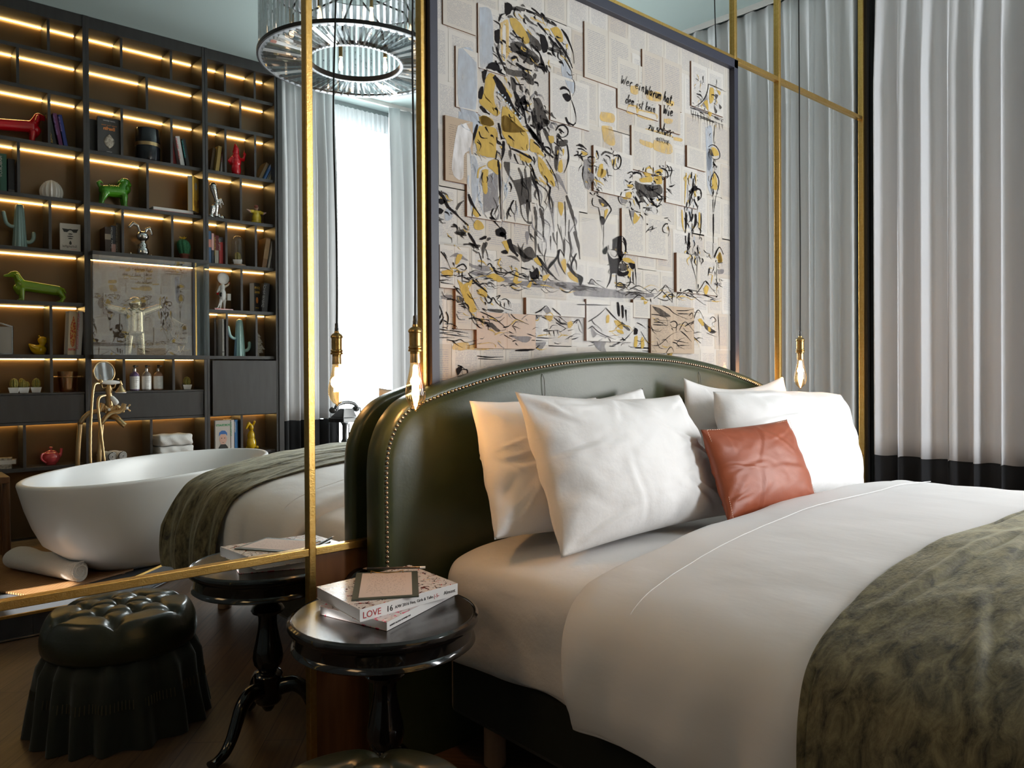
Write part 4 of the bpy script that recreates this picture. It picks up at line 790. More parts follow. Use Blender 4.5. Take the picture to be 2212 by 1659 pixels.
# ---------------------------------------------------------------- magazines and clipboard on the table
def slab(name, quad, z0, z1, mats, cover_inset=.0):
    """stack of pages between two covers: quad = 4 corners (x,y), 0-1 is the spine side"""
    th = z1-z0; t = thing(name[0], name[1], name[2], (sum(q[0] for q in quad)/4, sum(q[1] for q in quad)/4, z0)); ox, oy = t.location.x, t.location.y
    q = [(a-ox, c-oy) for a, c in quad]; cx = sum(a for a, c in q)/4; cy = sum(c for a, c in q)/4
    def layer(zz0, zz1, k, nm, mat):
        v = [(cx+(a-cx)*k, cy+(c-cy)*k, zz) for zz in (zz0, zz1) for a, c in q]
        return MB().add(v, [(3, 2, 1, 0), (4, 5, 6, 7), (0, 1, 5, 4), (1, 2, 6, 5), (2, 3, 7, 6), (3, 0, 4, 7)]).obj(nm, mat, t, smooth=False)
    layer(.0012, th-.0012, .99, 'pages', mats[1]); layer(0, .0012, 1, 'cover', mats[0]); layer(th-.0012, th, 1, 'cover', mats[0])
    a, c = Vector(q[0]), Vector(q[1]); d = (c-a).normalized(); nn = Vector((d.y, -d.x)); nn = nn if nn.dot(a) > 0 else -nn
    MB().add([(p.x+nn.x*e, p.y+nn.y*e, zz) for zz in (0, th) for p, e in ((a, 0), (c, 0), (c, .0012), (a, .0012))], [(3, 2, 1, 0), (4, 5, 6, 7), (0, 1, 5, 4), (1, 2, 6, 5), (2, 3, 7, 6), (3, 0, 4, 7)]).obj('spine', mats[0], t, smooth=False)
    return t, q, nn
m, n, out = nt('page_block'); b_ = N(n, 'BsdfPrincipled'); n.links.new(b_.outputs[0], out.inputs[0]); tc = N(n, 'TexCoord'); wv = N(n, 'TexWave', bands_direction='Z'); wv.inputs['Scale'].default_value = 170; wv.inputs['Distortion'].default_value = 2; n.links.new(tc.outputs['Object'], wv.inputs[0])
r = N(n, 'ValToRGB'); r.color_ramp.elements[0].color = (.30, .30, .32, 1); r.color_ramp.elements[1].color = (.62, .62, .63, 1); n.links.new(wv.outputs[0], r.inputs[0]); n.links.new(r.outputs[0], b_.inputs['Base Color'])
def cover_mat(name, base, spots, scale=22):
    m, n, out = nt(name); L = n.links.new; b = N(n, 'BsdfPrincipled'); b.inputs['Roughness'].default_value = .25; L(b.outputs[0], out.inputs[0]); tc = N(n, 'TexCoord')
    prev = None
    for i, (c, th) in enumerate(spots):
        z_ = N(n, 'TexNoise'); z_.inputs['Scale'].default_value = scale*(1+.3*i); z_.inputs['Detail'].default_value = 4; z_.inputs['Distortion'].default_value = 2.5; mp = N(n, 'Mapping'); mp.inputs['Location'].default_value = (i*3.1, i*1.7, 0); L(tc.outputs['Object'], mp.inputs[0]); L(mp.outputs[0], z_.inputs[0])
        k = N(n, 'Math', operation='GREATER_THAN'); k.inputs[1].default_value = th; L(z_.outputs[0], k.inputs[0])
        mx = N(n, 'MixRGB'); L(k.outputs[0], mx.inputs[0]); mx.inputs[2].default_value = (*c, 1)
        if prev is None: mx.inputs[1].default_value = (*base, 1)
        else: L(prev, mx.inputs[1])
        prev = mx.outputs[0]
    L(prev, b.inputs['Base Color']); return m
cover_mat('love_cover', (.70, .66, .64), [((.16, .03, .03), .62), ((.03, .03, .035), .63), ((.45, .02, .02), .66), ((.60, .38, .12), .68), ((.30, .42, .50), .70)])
cover_mat('pink_cover', (.66, .55, .54), [((.70, .05, .12), .60), ((.08, .06, .05), .64)])
Z0 = .607
def xy(px, py, z): p = atZ(px, py, z); return (p.x, p.y)
ql = [xy(835, 1363, Z0), xy(981, 1286, Z0), None, xy(691, 1327, Z0)]; ql[2] = (ql[1][0]+ql[3][0]-ql[0][0], ql[1][1]+ql[3][1]-ql[0][1])
tl, q, nn = slab(('magazine', 'lower white magazine with a pink splash, bottom of the stack on the side table', 'magazine'), ql, Z0, Z0+.022, ('pink_cover', 'page_block'))
def spine_text(t, q, nn, th, items):
    a, c = Vector(q[0]), Vector(q[1]); d = (c-a).normalized(); ang = atan2(d.y, d.x)
    for body, mat, size, s, zf in items:
        p = a+d*s+nn*.0016; text(body, mat, size, (p.x, p.y, zf), (pi/2, 0, ang), t, 'lettering')
spine_text(tl, q, nn, .022, [("HARPER'S BAZAAR NOVEMBER 2016", 'ink', .006, .012, .008)])
Z1 = Z0+.0225; zt = Z1+.032
qu = [xy(777, 1344, Z1), xy(988, 1284, Z1), None, xy(684, 1292, Z1)]; qu[2] = (qu[1][0]+qu[3][0]-qu[0][0], qu[1][1]+qu[3][1]-qu[0][1])
tu, q, nn = slab(('magazine', 'thick white magazine with LOVE in red on its spine, under the clipboard', 'magazine'), qu, Z1, zt, ('love_cover', 'page_block'))
col('print_red', (.42, .015, .02), .4); col('spine_white', (.74, .73, .72), .35)
for ch in tu.children:
    if ch.name.startswith('spine'): ch.data.materials[0] = M['spine_white']
for ch in tl.children:
    if ch.name.startswith('spine'): ch.data.materials[0] = M['spine_white']
L_ = (Vector(q[1])-Vector(q[0])).length
spine_text(tu, q, nn, .032, [('LOVE', 'print_red', .024, .008, .007), ("16", 'ink', .022, .082, .007), ('A/W 2016 Fine, Girls & Talks', 'ink', .011, .110, .010), ('|-5-', 'print_red', .014, L_-.088, .009), ('Almont', 'ink', .014, L_-.052, .010)])
zc_ = zt+.0003
qc = [xy(759, 1299, zc_), xy(905, 1290, zc_), xy(902, 1236, zc_), xy(770, 1240, zc_)]
cb = thing('clipboard', 'grey green clipboard with a printed sheet and a black pencil on the magazines', 'clipboard', (sum(p[0] for p in qc)/4, sum(p[1] for p in qc)/4, zc_))
ox, oy = cb.location.x, cb.location.y; q = [(a-ox, c-oy) for a, c in qc]
col('board_green', (.06, .075, .06), .5); col('sheet', (.62, .53, .49), .7)
MB().add([(a, c, zz) for zz in (0, .004) for a, c in q], [(3, 2, 1, 0), (4, 5, 6, 7), (0, 1, 5, 4), (1, 2, 6, 5), (2, 3, 7, 6), (3, 0, 4, 7)]).obj('board', 'board_green', cb, smooth=False)
def bl(u, v): a = Vector(q[0]).lerp(Vector(q[1]), u); c = Vector(q[3]).lerp(Vector(q[2]), u); return a.lerp(c, v)
pg = page_mat('note_sheet', (.62, .53, .49), (.3, .25, .24), 34, 30, .36) or M['note_sheet']
pp = [bl(u, v) for u, v in ((.10, .045), (.90, .045), (.90, .95), (.10, .95))]
MB().add([(p.x, p.y, .0046) for p in pp], [(0, 1, 2, 3)], [[(0, 0), (1, 0), (1, 1), (0, 1)]]).obj('sheet', 'note_sheet', cb, smooth=False)
b = MB(); a, c = bl(.24, .93), bl(.76, .93); b.tube([(a.x, a.y, .004), (a.x, a.y, .013), tuple([*bl(.32, .90), .010]), tuple([*bl(.5, .88), .009]), tuple([*bl(.68, .90), .010]), (c.x, c.y, .013), (c.x, c.y, .004)], .0013, 6); b.obj('clip', 'aged_brass', cb)
pn = thing('pencil', 'black pencil with a white eraser lying along the top of the clipboard', 'pencil', (ox, oy, zc_+.014))
a, c = bl(.10, 1.02), bl(1.13, 1.0); a = Vector((a.x, a.y, 0)); c = Vector((c.x, c.y, 0)); d = (c-a).normalized()
MB().tube([a+d*.012, c-d*.016], .0036, 6).obj('shaft', 'black_plastic', pn, smooth=False); MB().tube([c-d*.016, c], .0036, 10).obj('eraser', 'porcelain', pn)
MB().tube([a, a+d*.012], [.0004, .0036], 8).obj('tip', 'leg_wood', pn)

# wall socket (round) on the wood panel
sk = thing('wall_socket', 'round black wall socket with a porcelain ring on the wood panel', 'wall socket', (1.262, -.006, .575))
RY = Matrix.Rotation(pi/2, 3, 'X')
MB().lathe([(.058, 0), (.058, .012), (.050, .026), (.040, .030), (.036, .026), (.036, .0)], n=40, R=RY).obj('flange', 'black_wood', sk)
MB().lathe([(.034, 0), (.034, .032), (.028, .038), (.020, .036), (.018, .028), (0, .028)], n=36, R=RY).obj('ring', 'porcelain', sk)
MB().lathe([(.017, .028), (.017, .044), (.010, .048), (0, .048)], n=24, R=RY).obj('switch', 'aged_brass', sk)

# ---------------------------------------------------------------- hanging bulbs
def pendant(loc, zl, label):
    t = thing('pendant_lamp', label, 'lamp', (loc[0], loc[1], zl), 0, 'pendant bulbs hanging beside the bed')
    MB().lathe([(0, .160), (.008, .160), (.009, .1535), (.0165, .149), (.0215, .142), (.0215, .137), (.0185, .134), (.0185, .095), (.0215, .0915), (.0215, .0885), (.0190, .086), (.0220, .083), (.0220, .078), (.016, .0765), (.016, .070), (0, .070)], n=32).obj('socket', 'aged_brass', t)
    MB().lathe([(0, .187), (.0055, .187), (.0062, .183), (.0062, .172), (.0072, .170), (.0072, .160), (0, .160)], n=16).obj('cord_grip', 'black_plastic', t)
    MB().lathe([(0, .0765), (.0135, .0765), (.0155, .070), (.0165, .045), (.0165, .043), (0, .043)], n=28).obj('bulb_cap', 'antique_gold', t)
    MB().lathe([(.0150, .043), (.0185, .020), (.0235, -.005), (.0285, -.028), (.0312, -.048), (.0300, -.064), (.0245, -.080), (.014, -.093), (.006, -.098), (.003, -.104), (0, -.105)], n=36, cap=False).obj('bulb', 'amber_glass', t)
    b = MB()
    for k in range(8):
        a = 2*pi*k/8; a2 = a+pi/8; b.tube([(.0055*cos(a), .0055*sin(a), .032), (.0105*cos(a), .0105*sin(a), -.050), (.0105*cos(a2), .0105*sin(a2), -.054), (.0055*cos(a2), .0055*sin(a2), .028)], .0017, 5)
    b.obj('filament', 'filament', t)
    cpts = [(0, 0, .185)]; zz = .185; k = 0
    while zz+zl < ZC-.02:
        zz += .12; k += 1; s = min(1, zz); cpts.append((.006*sin(zz*5.3)*s, .004*cos(zz*4.1)*s, zz))
    cpts[-1] = (0, 0, ZC-zl-.02); MB().tube(spline(cpts, 4), .0032, 6).obj('cord', 'cord', t)
    MB().lathe([(0, ZC-zl), (.045, ZC-zl), (.045, ZC-zl-.012), (.008, ZC-zl-.022), (0, ZC-zl-.022)][::-1], n=24).obj('ceiling_rose', 'dark_metal', t)
    ld = bpy.data.lights.new('bulb_light', 'POINT'); ld.energy = 4; ld.color = (1, .60, .38); ld.shadow_soft_size = .022; lo_ = bpy.data.objects.new('bulb_light', ld); C.objects.link(lo_); lo_.parent = t; lo_.location = (0, 0, -.02)
    return t
pt = atY(898.5, 889, -.244); zb = pt.z+.105
pendant((1.3248, -.244), zb, 'bare amber bulb on a black cord hanging left of the bed by the headboard shoulder')
pt = atY(1729, 840, -.244); pendant((pt.x, -.244), pt.z+.105, 'bare amber bulb on a black cord hanging on the right, above the far pillow')

# ---------------------------------------------------------------- tufted stool
SX, SY = .775, -.86; SR = .253
st = thing('stool', 'round stool with a tufted dark green leather seat and a long velvet skirt', 'stool', (SX, SY, 0), radians(20))
btn = [(0, 0)]+[(.115*cos(radians(60*k)), .115*sin(radians(60*k))) for k in range(6)]+[(.205*cos(radians(60*k+30)), .205*sin(radians(60*k+30))) for k in range(6)]
prs = [(i, j) for i in range(13) for j in range(i+1, 13) if hypot(btn[i][0]-btn[j][0], btn[i][1]-btn[j][1]) < .135]
def seat_z(x, y):
    r_ = hypot(x, y); z_ = .412+.022*(1-(r_/SR)**2)
    z_ -= .05*max(0, (r_-.215)/(SR-.215))**2.2 if r_ > .215 else 0
    dm = min(hypot(x-a, y-c) for a, c in btn); z_ -= .030*exp(-(dm/.020)**1.3)
    dc = 9
    for i, j in prs:
        ax, ay = btn[i]; bx_, by_ = btn[j]; dx, dy = bx_-ax, by_-ay; t = max(0, min(1, ((x-ax)*dx+(y-ay)*dy)/(dx*dx+dy*dy))); dc = min(dc, hypot(x-ax-dx*t, y-ay-dy*t))
    for k in range(7, 13):
        a = atan2(btn[k][1], btn[k][0]); rr = hypot(*btn[k]); px_, py_ = x*cos(a)+y*sin(a), -x*sin(a)+y*cos(a)
        if px_ > rr: dc = min(dc, abs(py_))
    return z_-.010*exp(-(dc/.0085)**1.2)
rows = []
for j in range(45):
    r_ = SR*sin(min(1, j/44)*pi/2)**.9 if j else 1e-4
    rows.append([(r_*cos(2*pi*i/120), r_*sin(2*pi*i/120), seat_z(r_*cos(2*pi*i/120)*.999, r_*sin(2*pi*i/120)*.999)) for i in range(120)])
for r_, z_ in ((.2575, .338), (.2585, .315), (.256, .295), (.249, .283), (.235, .278)):
    rows.append([(r_*cos(2*pi*i/120), r_*sin(2*pi*i/120), z_) for i in range(120)])
MB().grid(rows, close_u=True).obj('seat', 'leather_dark', st, auto=70)
for x, y in btn: MB().ball((x, y, seat_z(x, y)+.002), (.009, .009, .005), 6).obj('button', 'leather_dark', st)
rows = []
for j in range(24):
    t = j/23; z_ = .285-.283*t; R_ = .235+.02*min(1, t*6)+.035*t
    rows.append([((R_+(.010+.010*t)*sin(i*2*pi*17/170+1.3*sin(i*.11))+.004*sin(i*.9+t*4))*cos(2*pi*i/170), (R_+(.010+.010*t)*sin(i*2*pi*17/170+1.3*sin(i*.11))+.004*sin(i*.9+t*4))*sin(2*pi*i/170), z_) for i in range(170)])
MB().grid(rows, close_u=True).obj('skirt', 'bed_velvet', st, auto=80)
pr('fringe_cord', (.06, .045, .02), .8)
b = MB()
for k in range(150):
    a = 2*pi*k/150; R_ = .272+.011*sin(k*17*2*pi/150+1.3*sin(k*.125)); b.tube([(R_*cos(a), R_*sin(a), .165), ((R_+.004)*cos(a), (R_+.004)*sin(a), .135)], .0022, 4)
tag(b.obj('fringe', 'fringe_cord', st), kind='stuff')

# ---------------------------------------------------------------- curtains
def curtain(name, P, Q, z0, z1, nf, amp, mat, label, hem=None, seed=0, low='curtain_black', pinch=.35, cat='curtain', group=None, nrm=1, ph=0, thin=0):
    P, Q = Vector((*P, 0)), Vector((*Q, 0)); L_ = (Q-P).length; t = (Q-P)/L_; nn = Vector((-t.y, t.x, 0))*nrm; R_ = random.Random(seed)
    phs = [R_.uniform(-.5, .5) for _ in range(nf+2)]; am = [R_.uniform(.6, 1.25) for _ in range(nf+2)]
    cols = nf*14
    def pt(i, z):
        s = i/cols; f = s*nf; k = int(f); fr = f-k; A = am[k]*(1-fr)+am[k+1]*fr; tz = (z1-z)/(z1-z0)
        op = min(1, pinch+tz*3.2); w_ = sin(2*pi*f+phs[k]*.6*op+ph+.5*tz*sin(k*2.1+seed)); w2 = sin(2*pi*f*2.3+k+seed)*.25
        d_ = amp*(A*w_*.8+w2)*op
        return P+t*(L_*s+amp*.45*cos(2*pi*f+1)*op)+nn*d_+Vector((0, 0, z))
    root = thing(name, label, cat, (P.x, P.y, 0), 0, group); o_ = root.location
    def part(za, zb_, nm, mt):
        nr = max(3, int((zb_-za)/.12)); b = MB(); b.grid([[pt(i, za+(zb_-za)*j/nr+(.004*sin(i*.7) if j == 0 and za > .1 else 0))-o_ for i in range(cols+1)] for j in range(nr+1)])
        o = b.obj(nm, mt, root, auto=0)
        for p in o.data.polygons: p.use_smooth = True
        if not thin: so = o.modifiers.new('thick', 'SOLIDIFY'); so.thickness = .002
        return o
    if hem: part(z0, hem, 'hem_band', low); part(hem, z1, 'fabric', mat)
    else: part(z0, z1, 'fabric', mat)
    return root
curtain('curtain', (rx(0)-.005, -.05), (rx(1.6)-.02, -1.62), .02, 3.79, 11, .052, 'curtain', 'pale grey floor-length curtain with a black hem along the window wall right of the bed', hem=.72, seed=5, nrm=-1)
o = MB().box(0, 1.62, -.01, .01, 0, .035).obj('curtain_rail', 'book_white', smooth=False); o.location = (rx(.04)-.03, -.04, ZC-.035); o.rotation_euler = (0, 0, atan2(-4.5, -.225)); tag(o, 'white ceiling rail carrying the long curtain beside the bed', 'curtain rail')
curtain('curtain', (2.86, -4.15), (3.41, -4.12), .02, 3.79, 6, .06, 'curtain', 'grey curtain left of the bright window, seen in the mirror next to the bookshelf', hem=.835, seed=8, nrm=-1)
curtain('curtain', (3.99, -4.12), (4.66, -4.15), .02, 3.79, 5, .055, 'curtain', 'grey curtain right of the bright window, seen in the mirror behind the bulb', hem=.835, seed=11, nrm=-1)
curtain('sheer_curtain', (3.36, -4.25), (4.08, -4.25), .03, 3.74, 14, .016, 'sheer', 'white sheer curtain glowing in the window, seen in the mirror', seed=2, cat='sheer curtain', pinch=.9, thin=1)
o = MB().box(2.84, 4.70, -4.16, -4.13, ZC-.035, ZC).obj('curtain_rail', 'book_white', smooth=False); tag(o, 'white ceiling rail over the bright window seen in the mirror', 'curtain rail')
curtain('sheer_curtain', (rw(-2.25, -.04), -2.22), (rw(-3.1, -.04), -3.12), .03, 3.74, 16, .018, 'curtain', 'opaque white curtain added to block sun at the side window, outside the picture on the right', seed=3, cat='sheer curtain', pinch=.9, thin=1)  # opaque cloth, out of view, added to keep sun out behind the area light
# ---------------------------------------------------------------- bookshelf wall behind the camera (seen in the mirror)
SF = -3.98; SB = -4.225; BF = -4.012               # upright fronts, back, board fronts
LV = [3.525, 3.252, 2.878, 2.503, 2.135, 1.765, 1.392]; LOWB = .608
def bay(x0, x1, label, kind):
    t = thing('bookshelf', label, 'bookshelf', (x0, SB, 0), 0, 'black lit bookshelf bays'); w = x1-x0; y0, y1, yb = 0, SF-SB, BF-SB
    def bx(nm, a, b_, c, d, e, f, m='shelf_laminate', bev=.001): return MB().box(a, b_, c, d, e, f).obj(nm, m, t, smooth=False, bevel=bev)
    bx('side_panel', -.020, 0, y0, y1, 0, ZC-.002); bx('side_panel', w, w+.020, y0, y1, 0, ZC-.002)
    bx('back_panel', 0, w, y0, y0+.012, .05, ZC-.01, 'shelf_back'); bx('top_board', 0, w, y0, y1-.004, ZC-.085, ZC-.002)
    bx('plinth', 0, w, y0, yb-.03, .0, .09)
    led = []
    def cells(zt, zb_, xs, skip=()):
        for i, (a, c) in enumerate(zip(xs[:-1], xs[1:])):
            if i: bx('divider', a-.009, a+.009, y0+.01, yb, zb_, zt)
            if i in skip: continue
            MB().box(a+.010, c-.010, y0+.020, y0+.029, zt-.0075, zt-.0005).obj('led_strip', 'led', t, smooth=False)
    tops = [ZC-.085]+[z-.026 for z in LV]
    third, half = [0, .224, .578, w], [0, w/2, w]
    if kind == 3: third = [0, .152, .399, w]; half = [0, .276, w]
    for i, z in enumerate(LV):
        if kind == 2 and z == 1.765: continue
        bx('shelf', 0, w, y0+.01, yb, z-.026, z)
    zz = [ZC-.085]+LV
    for i in range(7):
        top = zz[i]-(.026 if i else 0); xs = third if i % 2 == 0 else half
        if kind == 1 and i == 5: xs = [0, w]
        if kind == 2 and i in (5, 6): continue
        cells(top, zz[i+1], xs)
    if kind == 2: cells(2.109, 1.392, [0, w])
    if kind == 3:
        bx('door', .018, w-.006, yb, y1+.010, .915, 1.355); bx('shelf', 0, w, y0+.01, yb, LOWB-.026, LOWB); bx('shelf', 0, w, y0+.01, yb, .905, .925)
        cells(.905, LOWB, [0, .268, w])
    else:
        cells(1.366, 1.125, third if kind == 2 else [0, .578, w]); bx('shelf', 0, w, y0+.01, yb+.012, 1.112, 1.125)
        bx('drawer', .004, w-.004, y0+.02, yb+.016, .925, 1.110); bx('shelf', 0, w, y0+.01, yb+.012, .903, .922)
        cells(.903, LOWB, [0, .412, w]); bx('shelf', 0, w, y0+.01, yb, LOWB-.026, LOWB)
    if kind == 2:                                  # glazed showcase standing proud of the shelf
        c = MB(); bx('showcase_floor', -.006, w+.012, y0+.01, y1+.085, 1.362, 1.392); bx('showcase_top', -.006, w+.012, y0+.01, y1+.085, 2.109, 2.136)
        MB().box(-.006, w+.012, y1+.075, y1+.083, 1.392, 2.109).obj('front_glass', 'case_glass', t, smooth=False)
        for xg in (-.006, w+.004): MB().box(xg, xg+.008, y1-.02, y1+.075, 1.392, 2.109).obj('side_glass', 'case_glass', t, smooth=False)
    return t
thin_glass('case_glass', (.95, .97, .97), .13)
bay(.561, 1.346, 'left black bookshelf bay with warm strip lights, behind the tub faucet, seen in the mirror', 1)
bay(1.386, 2.187, 'middle black bookshelf bay with warm strip lights and a glass showcase, seen in the mirror', 2)
bay(2.230, 2.784, 'narrow right black bookshelf bay beside the grey curtain, seen in the mirror', 3)
o = MB().box(2.806, 2.846, SB, SF+.01, 0, ZC-.004).obj('end_panel', 'shelf_laminate', smooth=False); tag(o, 'dark end panel closing the bookshelf beside the grey curtain', 'panel')

SY_ = -4.115                                        # standing line of the things on the shelves
RT = (pi/2, 0, pi)                                 # lettering that faces the mirror wall (+Y)
def book(x, z, w, h, d, c, label, y=-4.06, tilt=0, lean=0, ttl=None, tc='book_white', band=None, group='books on the lit shelves', yaw=0, pages=True, tsz=None, nm='book'):
    """upright book, spine towards the mirror wall; x = middle of the foot, tilt leans it sideways"""
    m_ = col('book_%02x%02x%02x' % tuple(int(min(1, q)*255) for q in c), c, .5)
    t = thing(nm, label, 'book', (x, y, z+abs(sin(tilt))*w*.5), rot=(lean, tilt, yaw), group=group)
    b = MB(); b.box(-w/2, w/2, -.002, 0, 0, h); b.box(-w/2, -w/2+.002, -d, 0, 0, h); b.box(w/2-.002, w/2, -d, 0, 0, h); b.obj('cover', m_, t, smooth=False)
    box('pages', 'paper_edge', -w/2+.002, w/2-.002, -d+.003, -.002, .002, h-.003, t)
    if band: bc = col('band_%02x%02x' % (int(band[2][0]*255), int(band[2][1]*255)), band[2]); box('label_band', bc, -w/2, w/2, 0, .0008, h*band[0], h*band[1], t)
    if ttl:
        s_ = tsz or w*.62; text(ttl, tc, s_, (-s_*.32, .0014, h*.94), (pi/2, pi/2, pi), t, 'title', sx=min(1.2, h*.80/(len(ttl)*s_*.56)))
    return t
def cover_book(x, z, w, h, th, c, label, y=-4.09, lean=.0, yaw=0, tilt=0):
    """book standing with its front cover to the mirror wall"""
    m_ = col('cov_%02x%02x%02x' % tuple(int(min(1, q)*255) for q in c), c, .45)
    t = thing('book', label, 'book', (x, y, z), rot=(lean, tilt, yaw)); b = MB(); b.box(-w/2, w/2, -.002, 0, 0, h); b.box(-w/2, w/2, -th, -th+.002, 0, h); b.box(w/2-.002, w/2, -th, 0, 0, h); b.obj('cover', m_, t, smooth=False)
    box('pages', 'paper_edge', -w/2+.003, w/2-.002, -th+.002, -.002, .003, h-.003, t); return t
def ctext(t, s, m_, size, x, z, sx=1, shear=0, bold=0, y=.001): text(s, m_, size, (x, y, z), RT, t, 'lettering', 'CENTER', shear=shear, sx=sx, bold=bold)
col('t_orange', (.62, .20, .04)); col('t_cyan', (.05, .42, .42)); col('t_red', (.55, .03, .03)); col('t_gold', (.62, .36, .05)); col('t_green', (.04, .30, .12)); col('t_grey', (.35, .35, .35)); col('t_blue', (.03, .12, .35)); col('t_lilac', (.45, .3, .7))
# --- top lit row with things (z 2.878)
zA = 2.878
book(1.180, zA, .032, .225, .13, (.015, .02, .02), 'black paperback leaning at the left of three by the divider, top row with books', tilt=-.17, ttl='EDWARD HOPPER', tc='t_gold')
book(1.222, zA, .026, .232, .13, (.16, .03, .13), 'plum paperback between a black and a blue one, leaning left', tilt=-.17, ttl='HOTEL STORIES', tc='t_lilac')
book(1.254, zA, .026, .228, .13, (.02, .04, .25), 'dark blue paperback leaning left, last of three', tilt=-.17, ttl='BLUE HOUR', tc='t_lilac')
t = cover_book(1.530, zA, .155, .265, .022, (.045, .042, .040), 'dark grey book showing its cover with the word Berlin and a carved head', y=-4.04)
ctext(t, 'JONNY BERMAN', 'book_white', .012, 0, .238, .9); ctext(t, 'Under Your noses', 't_orange', .014, 0, .205); ctext(t, 'Berlin', 't_orange', .034, 0, .174, 1, 0, .0012); ctext(t, 'ROMAN', 'book_white', .010, .0, .012)
pr('relief', (.55, .49, .40), .6, noise=(90, (.16, .13, .10), .4)); b = MB(); b.grid([[((.036*sin(pi*min(1, j/10))**.7*(1-.25*(j > 7)))*cos(pi*i/10), .001+.006*sin(pi*i/10), .040+.105*j/10) for i in range(11)] for j in range(11)]); b.obj('carved_head_print', 'relief', t)
cover_book(1.470, zA, .150, .250, .020, (.03, .027, .025), 'dark brown book half hidden behind the Berlin book', y=-4.10)
t = thing('vase', 'black glazed ceramic vase with a gold band round its middle', 'vase', (1.818, SY_, zA))
MB().lathe([(0, 0), (.075, 0), (.086, .010), (.088, .03), (.088, .115), (.083, .120), (.083, .140), (.088, .145), (.088, .245), (.084, .252), (.080, .252), (.080, .05), (0, .05)], n=48).obj('body', 'black_glaze', t)
MB().lathe([(.085, .117), (.0895, .117), (.0895, .143), (.085, .143)], n=48).obj('band', 'antique_gold', t)
book(2.025, zA, .030, .21, .13, (.42, .05, .05), 'dark red book mostly hidden behind a white one', y=-4.12, tilt=-.16)
book(2.062, zA, .034, .232, .14, (.66, .65, .63), 'white book with red lettering leaning left on the dark one', tilt=-.17, ttl='DANIEL WOLF', tc='t_red')
book(2.104, zA, .028, .220, .14, (.02, .025, .025), 'black book with large turquoise lettering leaning left', tilt=-.17, ttl='INCENDIARIES', tc='t_cyan')
book(2.298, zA, .026, .205, .14, (.10, .06, .02), 'brown book at the back of three leaning right', tilt=.13, y=-4.10)
book(2.330, zA, .032, .215, .14, (.55, .36, .10), 'mustard yellow book in the middle of three leaning right', tilt=.13)
book(2.366, zA, .026, .205, .14, (.60, .58, .58), 'white book with red print leaning right against the divider', tilt=.13, ttl='SILENT CITY', tc='t_red')
book(2.700, zA, .030, .165, .14, (.20, .13, .06), 'tan striped book at the left of four small ones leaning right', tilt=.45, y=-4.09)
book(2.728, zA, .018, .165, .14, (.06, .17, .42), 'light blue slim book leaning right among four', tilt=.45, ttl='FACADES', tc='book_white')
book(2.748, zA, .015, .165, .14, (.13, .13, .14), 'grey slim book leaning right among four', tilt=.45)
book(2.768, zA, .020, .172, .14, (.42, .36, .22), 'beige book leaning right, outermost of four', tilt=.45)
# --- row z 2.503
zB = 2.503
book(.872, zB, .040, .262, .14, (.03, .12, .08), 'tall green book with white lettering at the left of the white cactus', ttl='NABOKOV', tc='book_white')
book(.918, zB, .040, .235, .14, (.02, .02, .026), 'black hardback between a green and a beige one', band=(.05, .10, (.12, .11, .10)))
book(.957, zB, .026, .228, .14, (.58, .42, .32), 'beige linen book with a dark brown label band', band=(.22, .38, (.10, .04, .03)))
t = thing('cactus_figure', 'round white ceramic barrel cactus', 'ornament', (1.168, SY_, zB)); rows = []
for j in range(15):
    a = j/14; R_ = .068*sin(pi*(.26+.74*a))**.62; z_ = .140*a**.92
    rows.append([(R_*(1+.09*cos(14*q))*cos(q), R_*(1+.09*cos(14*q))*sin(q), z_) for q in [2*pi*i/112 for i in range(112)]])
b = MB(); b.grid(rows, close_u=True); b.add(rows[0], [tuple(range(112))])
b.obj('body', 'matte_white', t); b = MB()
for k in range(14):
    for j in range(2, 13): b.ball(Vector(rows[j][k*8])*1.01, .0025, 3)
tag(b.obj('spines', 'matte_white', t), kind='stuff')
book(1.86+.12, zB, .30, .028, .17, (.60, .58, .56), 'large white coffee-table book lying flat with a red edge', y=-4.03, band=(.0, .22, (.45, .05, .05)))
t = cover_book(2.155, zB+.029, .12, .275, .040, (.56, .32, .05), 'orange yellow book propped on the flat white one, cover in profile', y=-4.04, yaw=-.80, tilt=0)
pr('sunset', (.62, .36, .05), .4, noise=(14, (.20, .06, .02), .2)); box('cover_picture', 'sunset', -.05, .05, 0, .001, .02, .10, t); MB().ball((0, 0, .2), (.022, .0015, .03), 8).obj('printed_oval', 'cov_8f510c' if 'cov_8f510c' in M else 'relief', t)
# --- row z 2.135
zC_ = 2.135
def big_cactus(x, z, mat, label):
    t = thing('cactus_figure', label, 'ornament', (x, SY_, z)); rows = []
    for j in range(24):
        a = j/23; z_ = .30*a if a < .88 else .264+.046*sin((a-.88)/.12*pi/2); R_ = .043-.018*a; R_ *= sqrt(max(0, 1-max(0, (a-.88)/.12)**2)) if a > .88 else 1
        rows.append([(R_*(1+.10*abs(cos(5*q)))*cos(q), R_*(1+.10*abs(cos(5*q)))*sin(q), z_) for q in [2*pi*i/80 for i in range(80)]])
    b = MB(); b.grid(rows, close_u=True); b.add(rows[0], [tuple(range(80))]); b.obj('trunk', mat, t)
    for pts, r_ in (([(.030, 0, .150), (.055, 0, .150), (.078, 0, .170), (.088, 0, .205), (.094, 0, .238)], .0125), ([(-.035, 0, .050), (-.058, 0, .048), (-.076, 0, .062), (-.084, 0, .085), (-.084, 0, .112)], .0135)):
        # arms: high one to the camera's left in the mirror
        p = spline([(-q[0], q[1], q[2]) for q in pts], 6); b = MB(); b.tube(p, r_, 14); b.ball(p[-1], r_, 8); b.obj('arm', mat, t)
    return t
